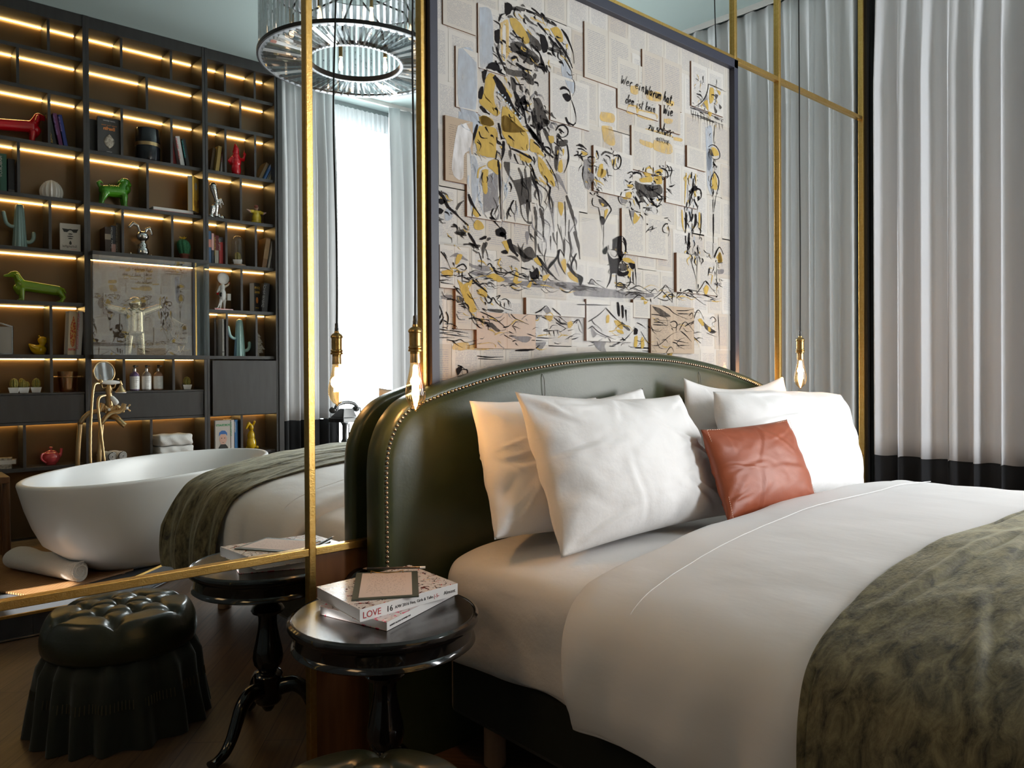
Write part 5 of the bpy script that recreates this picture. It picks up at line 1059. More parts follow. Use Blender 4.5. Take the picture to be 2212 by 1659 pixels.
big_cactus(.972, zC_, 'glaze_sage', 'pale grey-green ceramic cactus with two arms on the upper left shelf')
t = cover_book(1.268, zC_, .128, .195, .040, (.46, .42, .36), 'beige book with a face in sunglasses on its cover', y=-4.03, yaw=.10)
col('print_black', (.02, .022, .02)); b = MB()
b.prism([(-.052, .158), (-.012, .155), (.0, .158), (.012, .155), (.052, .159), (.046, .150), (.040, .134), (.020, .133), (.006, .148), (-.006, .148), (-.020, .133), (-.040, .134), (-.047, .150)], .0005, .0012)
for z_, w_ in ((.122, .016), (.105, .022), (.090, .016)): b.prism([(-w_, z_), (0, z_+.004), (w_, z_), (w_*.6, z_-.004), (-w_*.6, z_-.004)], .0005, .0012)
b.prism([(0, .075), (.007, .062), (.008, .050), (0, .044), (-.008, .050), (-.007, .062)], .0005, .0012); b.obj('face_print', 'print_black', t, smooth=False)
ctext(t, 'Schanghai', 'print_black', .024, -.004, .026, 1, .15); ctext(t, 'fern gelesen', 't_red', .008, .02, .010)
book(1.520, zC_, .040, .205, .14, (.05, .03, .02), 'dark brown paperback at the left of three before the chrome rabbit', band=(.55, .75, (.35, .28, .2)))
book(1.558, zC_, .030, .220, .14, (.03, .035, .05), 'black book with white lettering and a pink foot', band=(0, .38, (.45, .24, .20)), ttl='HOPPER  LICHT', tc='book_white')
book(1.590, zC_, .028, .242, .14, (.10, .075, .045), 'tall brown book with beige capitals next to the divider', ttl='EDWARD RITT  DENICE', tc='relief')
# chrome rabbit with long drooping ears
t = thing('rabbit_figure', 'seated chrome rabbit with two long drooping ears', 'ornament', (1.772, SY_+.02, zC_), pi)
blob('body', 'chrome', [((0, 0, .050), (.044, .040, .052)), ((0, 0, .095), (.032, .028, .035)), ((0, -.002, .125), (.018, .018, .018)), ((0, .004, .168), (.046, .042, .040)), ((0, .024, .158), (.036, .028, .024)), ((.018, .0, .195), (.034, 0, .245), .009, .011), ((.034, 0, .245), (.065, .004, .262), .011, .013), ((.065, .004, .262), (.092, .008, .232), .013, .011),
     ((-.018, 0, .195), (-.026, 0, .225), .009, .011), ((-.026, 0, .225), (-.052, .004, .235), .011, .012), ((-.052, .004, .235), (-.066, .006, .192), .012, .010), ((.024, .012, .024), (.066, .045, .016), .017, .014), ((-.024, .012, .024), (-.066, .045, .016), .017, .014), ((.070, .048, .016), (.074, .050, .040), .013, .009), ((-.070, .048, .016), (-.074, .050, .036), .013, .009), ((.026, .01, .10), (.018, .042, .07), .010, .009), ((-.026, .01, .10), (-.018, .042, .07), .010, .009)], .0032, t)
t = thing('potted_cactus', 'dark green ribbed cactus with a yellow flower in a terracotta pot', 'potted plant', (2.083, SY_+.01, zC_)); rows = []
for j in range(13):
    a = j/12; R_ = .040*(.72+.36*sin(pi*a*.75))*(sqrt(max(0, 1-a**6))); rows.append([(R_*(1+.22*abs(cos(3.5*q)))*cos(q)-.012*a*a, R_*(1+.22*abs(cos(3.5*q)))*sin(q), .058+.125*a) for q in [2*pi*i/56 for i in range(56)]])
MB().grid(rows, close_u=True).obj('cactus', 'cactus_green', t); MB().lathe([(0, 0), (.027, 0), (.034, .052), (.037, .052), (.037, .064), (.033, .064), (.030, .055), (0, .055)], n=28).obj('pot', 'terracotta', t)
b = MB()
for k in range(9): a = 2*pi*k/9; b.tube([(-.012, 0, .178), (-.012+.016*cos(a), .016*sin(a), .190), (-.012+.030*cos(a), .030*sin(a), .200-.006*(k % 2))], [.004, .005, .001], 5)
b.obj('flower', 'flower_yellow', t)
book(2.262, zC_, .036, .262, .14, (.03, .08, .16), 'tall blue book with a salmon label band, first of four', band=(.50, .74, (.42, .16, .12)))
book(2.291, zC_, .018, .245, .14, (.04, .05, .07), 'slim book, salmon above and black below, second of four', band=(.45, 1, (.62, .36, .33)))
book(2.322, zC_, .034, .232, .14, (.50, .47, .40), 'book with a dark red upper half and cream lower half, third of four', band=(.48, 1, (.16, .015, .02)), ttl='METROPOLIS', tc='t_gold')
book(2.357, zC_, .034, .222, .14, (.62, .07, .07), 'bright red book with a dark top, last of four by the divider', band=(.82, 1, (.10, .10, .11)), ttl='Die Stadt', tc='book_white')
# glass dome with small cactus
def small_cactus(par, z0=0, s=1, double=False):
    c_ = MB(); hh = .034*s
    c_.add([(x*w_, y*w_, z_) for z_, w_ in ((z0, .022*s), (z0+hh, .030*s)) for x, y in ((-1, -1), (1, -1), (1, 1), (-1, 1))], [(3, 2, 1, 0), (4, 5, 6, 7), (0, 1, 5, 4), (1, 2, 6, 5), (2, 3, 7, 6), (3, 0, 4, 7)]); c_.obj('pot', 'porcelain', par, smooth=False, bevel=.0015)
    b = MB(); sp = MB()
    for cx_, cz_, R_, hh2 in ([(0, 0, .021, .058)] if not double else [(-.007, 0, .017, .052), (.012, .002, .015, .036), (-.014, .028, .011, .030)]):
        rows = []
        for j in range(11):
            a = j/10; r_ = R_*s*sin(pi*(.2+.8*a))**.5; rows.append([(cx_*s+r_*(1+.13*cos(9*q))*cos(q), r_*(1+.13*cos(9*q))*sin(q), z0+hh+cz_*s+hh2*s*a) for q in [2*pi*i/54 for i in range(54)]])
            for k in range(9):
                if 1 < j < 10: sp.ball(rows[-1][k*6], .0014*s, 3)
        b.grid(rows, close_u=True)
    b.obj('cactus', 'cactus_small', par); tag(sp.obj('spines', 'flower_yellow', par), kind='stuff')
t = thing('glass_dome', 'glass bell jar on a round wooden foot over a tiny potted cactus', 'glass dome', (2.515, SY_, zC_))
MB().lathe([(0, 0), (.064, 0), (.066, .003), (.066, .014), (.063, .017), (0, .017)], n=40).obj('wooden_base', 'leg_wood', t)
MB().lathe([(.050, .017), (.051, .06), (.051, .19), (.048, .215), (.039, .238), (.024, .252), (.010, .257), (0, .258)], n=40, cap=False).obj('dome', 'dome_glass', t)
t = thing('potted_cactus', 'tiny cactus in a white pot inside the glass bell jar', 'potted plant', (2.515, SY_, zC_+.0175), .5); small_cactus(t, 0, 1.15)
book(2.715, zC_, .040, .255, .15, (.22, .11, .04), 'brown book with a printed horse rider, leaning right beside the dome', tilt=.16, y=-4.05, band=(.3, .95, (.33, .19, .08)))
book(2.754, zC_, .020, .235, .15, (.42, .38, .33), 'cream slim book leaning right, second of three', tilt=.16, y=-4.05)
book(2.775, zC_, .018, .27, .15, (.10, .09, .09), 'dark slim book with white print leaning right, last of three', tilt=.16, y=-4.05, ttl='ARCHITEKTUR HEUTE', tc='book_white')
# --- row z 1.765
zD = 1.765
t = thing('cow_figure', 'white painted cow statuette with a round dish behind its head, on a red plinth', 'ornament', (2.385, SY_+.01, zD), pi)
box('plinth', 'glaze_red', -.075, .075, -.028, .028, 0, .014, t, bevel=.002)
blob('body', 'porcelain', [((0, 0, .125), (.028, .026, .055)), ((0, .002, .19), (.020, .022, .035)), ((0, .012, .238), (.017, .020, .022)), ((0, .028, .228), (.011, .016, .010)), ((.016, 0, .085), (.020, .004, .02), .014, .008), ((-.014, 0, .085), (-.012, .0, .02), .014, .008), ((.02, 0, .08), (.046, -.01, .018), .007, .005), ((.046, -.01, .018), (.072, -.01, .014), .005, .004), ((.018, .01, .195), (.036, .02, .15), .010, .008), ((-.018, .01, .195), (-.052, .03, .212), .010, .008), ((-.052, .03, .212), (-.066, .034, .228), .008, .007)], .003, t)
MB().lathe([(0, .008), (.03, .006), (.045, 0), (.048, -.002), (.048, -.005), (.03, .001), (0, .003)], (0, -.018, .262), 30, Matrix.Rotation(pi/2, 3, 'X')).obj('dish', 'matte_white', t)
b = MB(); b.ball((.0, .044, .226), (.010, .006, .007), 6); b.ball((-.068, .035, .231), .008, 6); b.obj('snout', 'glaze_pink', t)
b = MB(); b.ball((.020, -.014, .13), (.012, .012, .020), 6); b.ball((-.012, .016, .205), (.01, .01, .012), 6); b.obj('black_patch', 'black_plastic', t)
box('shopping_bag', 'porcelain', -.062, -.036, -.01, .022, .085, .140, t); box('bag_stripe', 'glaze_red', -.060, -.040, .022, .0226, .10, .13, t); box('pouch', 'glaze_red', .026, .040, .016, .026, .13, .150, t)
t = cover_book(2.672, zD, .072, .245, .050, (.022, .018, .015), 'black book titled JOHN IRVING in gold letters, turned slightly', y=-4.10, yaw=-.50, tilt=.0)
ctext(t, 'JOHN', 't_gold', .030, 0, .195, .85); ctext(t, 'IRVING', 't_gold', .027, 0, .158, .72); ctext(t, 'ROMAN', 't_gold', .012, 0, .032); MB().lathe([(0, 0), (.014, 0)], (0, .001, .10), 12, Matrix.Diagonal((1, 1, 1.9)) @ Matrix.Rotation(-pi/2, 3, 'X')).obj('emblem', 't_orange', t)
book(2.726, zD, .050, .245, .07, (.05, .05, .055), 'thick black book with silver print on the spine next to the gold lettered one', y=-4.075, tilt=.10, ttl='JOHN IRVING', tc='t_grey')
# green dachshund (bay 1) facing left in the mirror, red dachshund above facing right
def dachshund(x, z, mat, label, flip=1, s=1, hh=0):
    t = thing('dachshund_figure', label, 'ornament', (x, SY_, z)); k = flip
    def p(a, b_, c): return (a*k*s, b_*s, c*s)
    caps = [(p(-.100, 0, .085), p(.105, 0, .108), .036*s, .038*s), (p(.105, 0, .10), p(.128, 0, .150), .036*s, .026*s), (p(.128, 0, .150), p(.140, 0, .176), .024*s, .024*s), (p(.145, 0, .178), p(.165, 0, .176), .024*s, .019*s), (p(.165, 0, .172), p(.205, 0, .164), .015*s, .008*s), (p(.130, 0, .09), p(.120, 0, .065), .030*s, .026*s)]
    for sg in (-1, 1):
        caps += [(p(.112, sg*.020, .07), p(.108, sg*.022, .018), .019*s, .011*s), (p(.108, sg*.022, .012), p(.128, sg*.022, .009), .011*s, .007*s), (p(-.108, sg*.022, .075), p(-.138, sg*.022, .040), .022*s, .010*s), (p(-.138, sg*.022, .040), p(-.122, sg*.022, .012), .010*s, .008*s), (p(-.122, sg*.022, .009), p(-.100, sg*.022, .008), .009*s, .006*s),
                 (p(.140, sg*.024, .172), p(.132, sg*.029, .142), .012*s, .012*s)]
    caps += [(p(-.135, 0, .095), p(-.150, 0, .07), .010*s, .005*s)]
    if hh: caps += [(p(.150, sg*.01, .196), p(.13, sg*.012, .18), .012*s, .012*s) for sg in (-1, 1)]
    blob('body', mat, caps, .0035, t, 4); return t
dachshund(1.095, zD, 'glaze_olive', 'olive green ceramic dachshund facing left on the shelf above the duck', -1, 1.05)
dachshund(.93, zA, 'glaze_red', 'glossy red ceramic dachshund on the top left shelf, facing the books', 1, 1.12)
# green pug
t = thing('pug_figure', 'glossy green ceramic pug standing with a curled tail', 'ornament', (1.585, SY_, zB)); g_ = []
for sg in (-1, 1):
    g_ += [((-.075, sg*.026, .09), (-.092, sg*.028, .035), .028, .012), ((-.092, sg*.028, .035), (-.098, sg*.028, .012), .012, .011), ((-.098, sg*.028, .010), (-.078, sg*.028, .009), .011, .008), ((.060, sg*.026, .09), (.062, sg*.028, .02), .024, .013), ((.062, sg*.028, .012), (.084, sg*.028, .009), .013, .009), ((.045, sg*.030, .212), (.030, sg*.034, .195), .010, .007)]
g_ += [((-.070, 0, .115), (.045, 0, .122), .042, .048), ((.045, 0, .13), (.062, 0, .170), .046, .036), ((.068, 0, .195), (.040, .038, .036)), ((.098, 0, .182), (.018, .024, .020)), ((.074, 0, .145), (.050, 0, .11), .036, .034), ((-.105, 0, .145), (-.115, 0, .168), .012, .011), ((-.115, 0, .168), (-.100, 0, .182), .011, .009), ((-.100, 0, .182), (-.086, 0, .170), .009, .006)]
blob('body', 'glaze_green', g_, .0035, t, 4)
b = MB()
for k in range(5): b.tube([(.02-.016*k, .048*cos(q), .118+.048*sin(q)) for q in [pi*.12+pi*.76*i/10 for i in range(11)]], .003, 6)
b.tube([(.062+.04*cos(q)*.3, .046*cos(q), .150+.02*sin(q)) for q in [2*pi*i/24 for i in range(24)]], .005, 6, closed=True); b.obj('wrinkles', 'glaze_green', t)
# red garden gnome
t = thing('gnome_figure', 'glossy red garden gnome raising one arm', 'ornament', (2.505, SY_+.01, zA), pi)
blob('body', 'glaze_red', [((0, 0, .06), (.040, .034, .064)), ((0, 0, .12), (.042, .036, .045)), ((0, .002, .165), (.033, .030, .036)), ((0, .004, .205), (.028, .026, .026)), ((0, -.002, .225), (.010, -.004, .268), .024, .006), ((0, .026, .165), (0, .030, .125), .020, .008), ((.034, 0, .15), (.054, .006, .125), .015, .013), ((.054, .006, .125), (.030, .028, .105), .013, .011),
     ((-.030, 0, .150), (-.062, .004, .150), .015, .013), ((-.062, .004, .150), (-.075, .006, .195), .012, .009), ((-.075, .008, .200), (.014, .012, .014)), ((-.072, .010, .210), (-.072, .010, .232), .005, .004), ((.018, .01, .012), (.022, .034, .010), .018, .016), ((-.018, .01, .012), (-.034, .036, .010), .018, .018), ((0, .030, .205), (.007, .008, .007))], .0034, t, 3)
# chrome figure, seated with raised long ears/head
t = thing('chrome_figure', 'chrome statuette of a long-eared seated animal behind the shelf upright', 'ornament', (2.335, SY_+.02, zB), pi)
blob('body', 'chrome', [((.02, 0, .24), (.0, .004, .165), .030, .016), ((.024, 0, .262), (.03, .028, .034)), ((0, .01, .145), (.016, .016, .018)), ((-.004, .0, .15), (-.036, 0, .166), .010, .010), ((-.036, 0, .166), (-.056, .0, .128), .012, .007), ((-.026, 0, .15), (-.040, 0, .100), .008, .005), ((.0, 0, .12), (.004, 0, .03), .024, .012), ((.03, 0, .095), (.040, 0, .035), .020, .016), ((.02, .02, .015), (-.03, .03, .014), .014, .012), ((-.055, .02, .022), (.02, .018, .022)), ((-.025, .015, .032), (.016, .014, .022)), ((.045, 0, .02), (.024, .024, .02))], .0032, t, 3)
# lady in a yellow dress
t = thing('lady_figure', 'plump ceramic lady in a yellow dress with her arms spread', 'ornament', (2.672, SY_+.02, zB), pi)
blob('dress', 'glaze_lady', [((0, 0, .052), (.040, .030, .045)), ((0, 0, .095), (.036, .026, .024)), ((.03, 0, .105), (.052, 0, .105), .014, .013), ((-.03, 0, .105), (-.052, 0, .098), .014, .013), ((0, .01, .02), (.044, .034, .018))], .003, t)
b = [((.055, 0, .103), (.085, 0, .116), .012, .004), ((-.055, 0, .096), (-.082, 0, .108), .012, .004), ((0, 0, .118), (0, 0, .128), .010, .010), ((.0, .002, .140), (.017, .016, .018)), ((.02, .02, .016), (.05, .046, .010), .014, .008), ((-.02, .02, .016), (-.08, .036, .008), .014, .006)]
blob('skin', 'skin_glaze', b, .0028, t); MB().ball((.006, -.006, .148), (.017, .016, .014), 8).obj('hair', 'terracotta', t)
# --- duck row z 1.392
zE = 1.392
t = thing('photo_frame', 'small silver frame at the far left edge of the mirror, beside the duck', 'frame', (.868, SY_+.05, zE), .5); b = MB(); b.box(-.055, -.048, -.006, .006, 0, .225); b.box(.048, .055, -.006, .006, 0, .19); b.box(-.055, .055, -.006, .006, 0, .010); b.add([(-.055, -.006, .22), (.055, -.006, .185), (.055, -.006, .195), (-.055, -.006, .23), (-.055, .006, .22), (.055, .006, .185), (.055, .006, .195), (-.055, .006, .23)], [(0, 1, 2, 3), (7, 6, 5, 4), (0, 4, 5, 1), (3, 2, 6, 7)]); b.obj('border', 'steel', t, smooth=False); box('picture', 'page_b', -.048, .048, -.003, .002, .01, .19, t)
t = thing('duck_figure', 'yellow ceramic duck on the left shelf', 'ornament', (1.088, SY_, zE))
blob('body', 'glaze_yellow', [((-.006, 0, .036), (.050, .038, .036)), ((-.030, 0, .042), (-.066, 0, .074), .030, .006), ((.014, 0, .075), (.018, .018, .02)), ((.016, 0, .103), (.031, .029, .029)), ((.044, 0, .094), (.066, 0, .090), .012, .008), ((.06, 0, .098), (.070, 0, .101), .006, .005), ((-.004, 0, .134), (-.008, 0, .137), .006, .003), ((-.02, .028, .045), (-.055, .022, .060), .018, .006), ((0, 0, .008), (.036, .026, .008))], .003, t, 4)
t = cover_book(1.278, zE, .066, .315, .045, (.60, .48, .32), 'tall cream tattoo art book with an ornate red and orange figure, leaning', y=-4.06, yaw=-.35, tilt=.05)
pr('ornate_print', (.45, .05, .02), .5, noise=(70, (.62, .36, .10), .15)); MB().prism([(0, .285), (.010, .25), (.020, .21), (.022, .15), (.018, .10), (.012, .07), (0, .055), (-.012, .07), (-.018, .10), (-.022, .15), (-.020, .21), (-.010, .25)], .0006, .0014).obj('figure_print', 'ornate_print', t, smooth=False); ctext(t, 'TATTOO', 't_red', .020, 0, .032, .75, 0, .001)
book(1.318, zE, .036, .315, .06, (.58, .56, .54), 'white spine of the tattoo book with red and black capitals, leaning by the upright', y=-4.045, tilt=.06, ttl='PALMER BARMUTHA RUSSISCHE', tc='t_red')
t = thing('human_figure', 'matt gold human figure with outstretched arms in the glass showcase', 'statue', (1.700, -4.06, 1.392))
blob('body', 'gold_glaze', [((0, 0, .395), (.052, .05, .052)), ((-.02, 0, .32), (-.02, 0, .19), .048, .050), ((.02, 0, .32), (.02, 0, .19), .048, .050), ((-.032, 0, .315), (.036, 0, .315), .035, .035), ((.03, 0, .315), (.175, 0, .375), .032, .024), ((-.03, 0, .315), (-.175, 0, .355), .032, .024), ((-.036, 0, .18), (-.050, 0, .01), .036, .026), ((.036, 0, .18), (.050, 0, .01), .036, .026), ((0, 0, .345), (0, 0, .37), .02, .02)], .005, t, 5)
t = thing('acrylic_sculpture', 'clear acrylic block with gold engraving in the showcase beside the gold figure', 'sculpture', (2.02, -4.06, 1.392), .3)
b = MB(); b.box(-.085, .085, -.02, .02, 0, .33); b.obj('block', 'clear_glass', t, smooth=False); b = MB()
for k in range(14): b.tube(spline([(-.07+.008*k, .0, .32-.006*k), (-.045+.008*k, 0, .24), (-.055+.009*k, 0, .18-.003*k), (-.02+.006*k, 0, .10)], 5), .0008, 4)
b.tube(spline([(-.08, .01, .03), (-.05, .01, .035), (-.01, .01, .03), (.0, .01, .075), (.01, .01, .03), (.04, .01, .08), (.03, .01, .04), (.07, .01, .045)], 5), .0015, 5); b.obj('engraving', 'antique_gold', t)
book(2.358, zE, .020, .300, .16, (.60, .58, .56), 'tall white spiral book standing upright in the right bay', y=-4.03, band=(.1, .12, (.1, .1, .1)))
book(2.339-.02, zE, .02, .31, .16, (.10, .09, .085), 'tall grey folder left of the white spiral book', y=-4.10)
book(2.338+.048, zE, .018, .302, .16, (.02, .045, .16), 'tall navy book with gold print next to the white spiral book', y=-4.03, band=(.34, .46, (.45, .28, .05)))
big_cactus(2.525, zE, 'glaze_mint', 'mint green ceramic cactus with two arms above the plain cupboard door')
t = thing('tree_figure', 'flat wooden fir tree figure partly behind the divider', 'ornament', (2.682, SY_-.02, zE)); MB().prism([(0, .205), (.035, .165), (.018, .165), (.050, .115), (.030, .115), (.068, .06), (.040, .062), (.052, .03), (.014, .03), (.018, 0), (-.018, 0), (-.014, .03), (-.052, .03), (-.040, .062), (-.068, .06), (-.030, .115), (-.050, .115), (-.018, .165), (-.035, .165)], -.008, .008).obj('tree', 'relief', t, smooth=False)
# --- counter row z 1.125
zF = 1.126
for x, dbl, lb in ((.925, False, 'tiny round cactus in a white pot, leftmost of three in a row'), (.985, True, 'tiny branched cactus in a white pot, middle of three in a row'), (1.058, False, 'tiny round cactus in a white pot, right of three beside the ice bucket'), (2.088, False, 'single tiny cactus in a white pot right of the pump bottles')):
    t = thing('potted_cactus', lb, 'potted plant', (x, SY_+.03, zF), .2, 'tiny cacti in white pots'); small_cactus(t, 0, 1.12, dbl)
t = thing('ice_bucket', 'speckled amber glass ice bucket with a metal handle bar', 'ice bucket', (1.255, SY_+.02, zF))
MB().lathe([(0, 0), (.046, 0), (.050, .01), (.064, .148), (.060, .148), (.046, .012), (0, .010)], n=40).obj('bucket', 'speckle_glass', t); b = MB(); b.tube([(.063*cos(q), .063*sin(q), .108) for q in [2*pi*i/40 for i in range(40)]], .0035, 6, closed=True); b.tube([(-.088, 0, .108), (-.062, 0, .108)], .005, 8); b.tube([(.062, 0, .108), (.088, 0, .108)], .005, 8); b.obj('handle', 'antique_gold', t)
def bottle(x, c, label):
    t = thing('pump_bottle', label, 'bottle', (x, SY_+.02, zF), 0, 'pump bottles on the counter shelf')
    MB().lathe([(0, 0), (.030, 0), (.034, .004), (.034, .100), (.033, .118), (.026, .132), (.014, .140), (.012, .146), (0, .146)], n=32).obj('bottle_body', c, t)
    MB().lathe([(.0345, .010), (.0345, .108)], n=32, cap=False).obj('label', 'porcelain', t); MB().lathe([(0, .144), (.0125, .144), (.0125, .166), (0, .166)], n=20).obj('collar', 'chrome', t)
    b = MB(); b.lathe([(0, .166), (.005, .166), (.005, .178), (.012, .180), (.012, .190), (.010, .193), (0, .193)], n=16); b.box(0, .026, -.005, .005, .182, .189); b.obj('pump', 'black_plastic', t)
    for k, (s_, z_) in enumerate((('MUEHLENHAUS', .092), ('SHOWER GEL', .075), ('LAVENDER', .062), ('300 ml', .030))): text(s_, 't_grey', .0065, (0, .0352, z_), RT, t, 'lettering', 'CENTER')
    return t
pr('bottle_violet', (.18, .12, .26), .25, coat=.3); pr('bottle_grey', (.30, .27, .25), .25, coat=.3); pr('bottle_copper', (.34, .19, .12), .25, coat=.3)
bottle(1.705, 'bottle_violet', 'white-labelled pump bottle with violet shoulders, left of three'); bottle(1.790, 'bottle_grey', 'white-labelled pump bottle with grey shoulders, middle of three'); bottle(1.875, 'bottle_copper', 'white-labelled pump bottle with copper shoulders, right of three')
# --- low row z .608
zG = .609
t = thing('teapot', 'pinkish red round teapot on the low left shelf', 'teapot', (1.150, SY_, zG))
MB().lathe([(0, 0), (.030, 0), (.032, .006), (.046, .018), (.056, .040), (.056, .062), (.046, .082), (.034, .090), (0, .090)], n=40).obj('pot_body', 'glaze_pink', t)
MB().lathe([(0, .088), (.036, .088), (.034, .094), (.020, .103), (.006, .106), (.005, .112), (.012, .116), (.012, .124), (.008, .127), (0, .127)], n=32).obj('lid', 'glaze_pink', t)
b = MB(); b.tube(spline([(.042, 0, .045), (.062, 0, .075), (.066, 0, .112)], 6), [.012]*6+[.009]*6+[.009], 12); b.obj('spout', 'glaze_pink', t); b = MB(); b.tube(spline([(-.038, .025, .086), (-.064, .042, .078), (-.066, .045, .045), (-.036, .026, .018)], 6), .0065, 10); b.obj('handle', 'glaze_pink', t)
t = thing('paper_stack', 'stack of pale boxes at the far left edge of the low shelf', 'boxes', (.86, SY_+.02, zG), .2); box('box_piece', 'relief', -.05, .05, -.04, .04, 0, .03, t); box('box_piece', 'matte_white', -.03, .075, -.04, .04, .03, .058, t); box('box_piece', 'relief', -.06, .05, -.04, .04, .058, .072, t)
def towel(x, z, y, w, d, h, label):
    rows = []
    prof = [(-d, .0), (-d-.006, h*.3), (-d, h*.5), (-d-.006, h*.8), (-d*.8, h*.98), (0, h), (d*.85, h*.99), (d+.012, h*.85), (d+.020, h*.5), (d+.012, h*.14), (d*.9, .0)]
    pp_ = [(p.x, p.z) for p in spline([(a, 0, c) for a, c in prof], 3)]
    for i in range(17):
        u = -1+2*i/16; k = 1-.05*abs(u)**6; rows.append([(u*w/2+.004*sin(c*90), a*k+.003*sin(u*9+c*60), max(c*k+.003*sin(u*7+a*30), 0)) for a, c in pp_])
    b = MB(); closed_ends(b, rows); t = thing('towel', label, 'towel', (x, y, z), 0, 'folded white towels in a stack'); b.obj('folded_towel', 'towel', t, sub=1); return t
towel(1.975, zG, SY_+.02, .27, .10, .085, 'folded white towel, lower one of the stack on the low shelf')
towel(1.972, zG+.087, SY_+.02, .26, .10, .085, 'folded white towel, upper one of the stack on the low shelf')
for i, x in enumerate((1.505, 1.575)):
    t = thing('rolled_facecloth', ['small rolled white facecloth left of two behind the tub rim', 'small rolled white facecloth right of two behind the tub rim'][i], 'towel', (x, SY_+.03, zG+.036), -.25, 'rolled facecloths'); rows = []
    for j in range(12): y_ = -.08+.16*j/11; rows.append([((.033+.002*sin(3*q+j))*cos(q), y_, (.033+.002*sin(3*q+j))*sin(q)) for q in [2*pi*k/30 for k in range(30)]])
    b = MB(); b.grid(rows, close_u=True); b.add(rows[0], [tuple(range(30))]); b.obj('roll', 'towel', t); b = MB(); b.tube([((.004+.0022*k/3)*cos(k*.55), .0815, (.004+.0022*k/3)*sin(k*.55)) for k in range(38)], .0022, 5); b.obj('spiral_end', 'towel', t)
t = cover_book(2.350, zG, .125, .262, .030, (.46, .42, .38), 'PORTRAITS book with a blue-haired face on its cover, low shelf', y=-4.03)
ctext(t, 'PORTRAITS', 't_green', .024, 0, .215, .9, 0, .0006); b = MB(); b.prism([(.03*sin(q)+.002*sin(5*q), .110+.044*cos(q)) for q in [2*pi*i/20 for i in range(20)]], .0006, .0012); b.obj('face_print', 'skin_glaze', t, smooth=False)
b = MB(); b.prism([(-.034, .135), (-.030, .165), (-.01, .180), (.015, .178), (.032, .160), (.033, .135), (.022, .150), (-.02, .150)], .0008, .0016); b.obj('hair_print', 't_blue', t, smooth=False); b = MB()
for s_ in (-1, 1): b.prism([(s_*.012+.006*cos(q), .118+.003*sin(q)) for q in [2*pi*i/8 for i in range(8)]], .0012, .0018)
b.prism([(-.012, .088), (0, .084), (.012, .088), (0, .080)], .0012, .0018); b.prism([(-.035, .045), (-.02, .068), (.02, .068), (.038, .045), (.045, .01), (-.045, .01)], .0006, .0012); b.obj('shirt_print', 'print_black', t, smooth=False)
book(2.428, zG, .030, .262, .16, (.55, .50, .48), 'cream spine with green lettering next to the PORTRAITS cover', y=-4.03, ttl='PORTRAITS', tc='t_green')
book(2.459, zG, .028, .262, .16, (.03, .15, .36), 'blue book standing beside the PORTRAITS book', y=-4.03, ttl='FASHION', tc='book_white')
t = thing('rabbit_figure', 'yellow ceramic rabbit sitting upright on the low right shelf', 'ornament', (2.612, SY_+.02, zG), pi)
blob('body', 'glaze_yellow', [((0, 0, .055), (.040, .036, .056)), ((0, .002, .115), (.030, .028, .05)), ((0, .006, .185), (.022, .026, .026)), ((0, .028, .178), (.012, .014, .012)), ((.004, -.006, .205), (.030, -.02, .225), .010, .012), ((.030, -.02, .225), (.052, -.022, .185), .013, .009), ((-.012, -.006, .205), (-.020, -.02, .235), .009, .010), ((.022, .02, .018), (.026, .048, .012), .018, .012), ((-.022, .02, .018), (-.034, .048, .012), .018, .012), ((.016, .024, .125), (.010, .040, .100), .010, .008), ((-.016, .024, .125), (-.010, .040, .100), .010, .008), ((-.045, -.01, .02), (.014, .014, .014))], .0034, t, 4)

# ---------------------------------------------------------------- platform, tub, faucet
PH = .12
pc = [(-1.7, -2.10), (.852, -2.10), (1.483, -2.664), (2.56, -3.62), (2.56, -3.96), (-1.7, -3.96)]
b = MB(); k = len(pc); b.add([(x, y, 0) for x, y in pc]+[(x, y, PH) for x, y in pc], [tuple(range(k)), tuple(range(2*k-1, k-1, -1))]+[(i, i+k, (i+1) % k+k, (i+1) % k) for i in range(k)])
o = b.obj('trim_1', 'slate', smooth=False); o.name = 'floor_platform'; struct(o)
b = MB(); o_ = .012
for a, c in ((pc[0], pc[1]), (pc[1], pc[3])):
    a, c = Vector((*a, 0)), Vector((*c, 0)); d = (c-a).normalized(); nn = Vector((-d.y, d.x, 0)); nn = nn if nn.y > 0 or nn.x > 0 else -nn
    for s0, s1, z0, z1, mt in ((.001, .008, .0, PH-.008, 'slate_side'),):
        pass
    v = [a+nn*e+Vector((0, 0, z)) for z in (PH-.010, PH+.002) for e in (-.004, .010)]+[c+nn*e+Vector((0, 0, z)) for z in (PH-.010, PH+.002) for e in (-.004, .010)]
    b.add(v, [(0, 1, 3, 2), (4, 6, 7, 5), (0, 4, 5, 1), (2, 3, 7, 6), (0, 2, 6, 4), (1, 5, 7, 3)])
struct(b.obj('trim_1', 'brass', smooth=False))
b = MB()
for a, c in ((pc[0], pc[1]), (pc[1], pc[3])):
    a, c = Vector((*a, 0)), Vector((*c, 0)); d = (c-a).normalized(); nn = Vector((-d.y, d.x, 0)); nn = nn if nn.y > 0 or nn.x > 0 else -nn; L_ = (c-a).length; q = 0
    while q < L_-.01:
        e_ = min(q+.60, L_); v = [a+d*s_+nn*e+Vector((0, 0, z)) for s_ in (q+.0015, e_-.0015) for z in (.014, PH-.011) for e in (-.001, .006)]
        b.add(v, [(0, 1, 3, 2), (4, 6, 7, 5), (0, 4, 5, 1), (2, 3, 7, 6), (0, 2, 6, 4), (1, 5, 7, 3)]); q = e_
    b.tube([a+nn*.008+Vector((0, 0, .008)), c+nn*.008+Vector((0, 0, .008))], .007, 8)
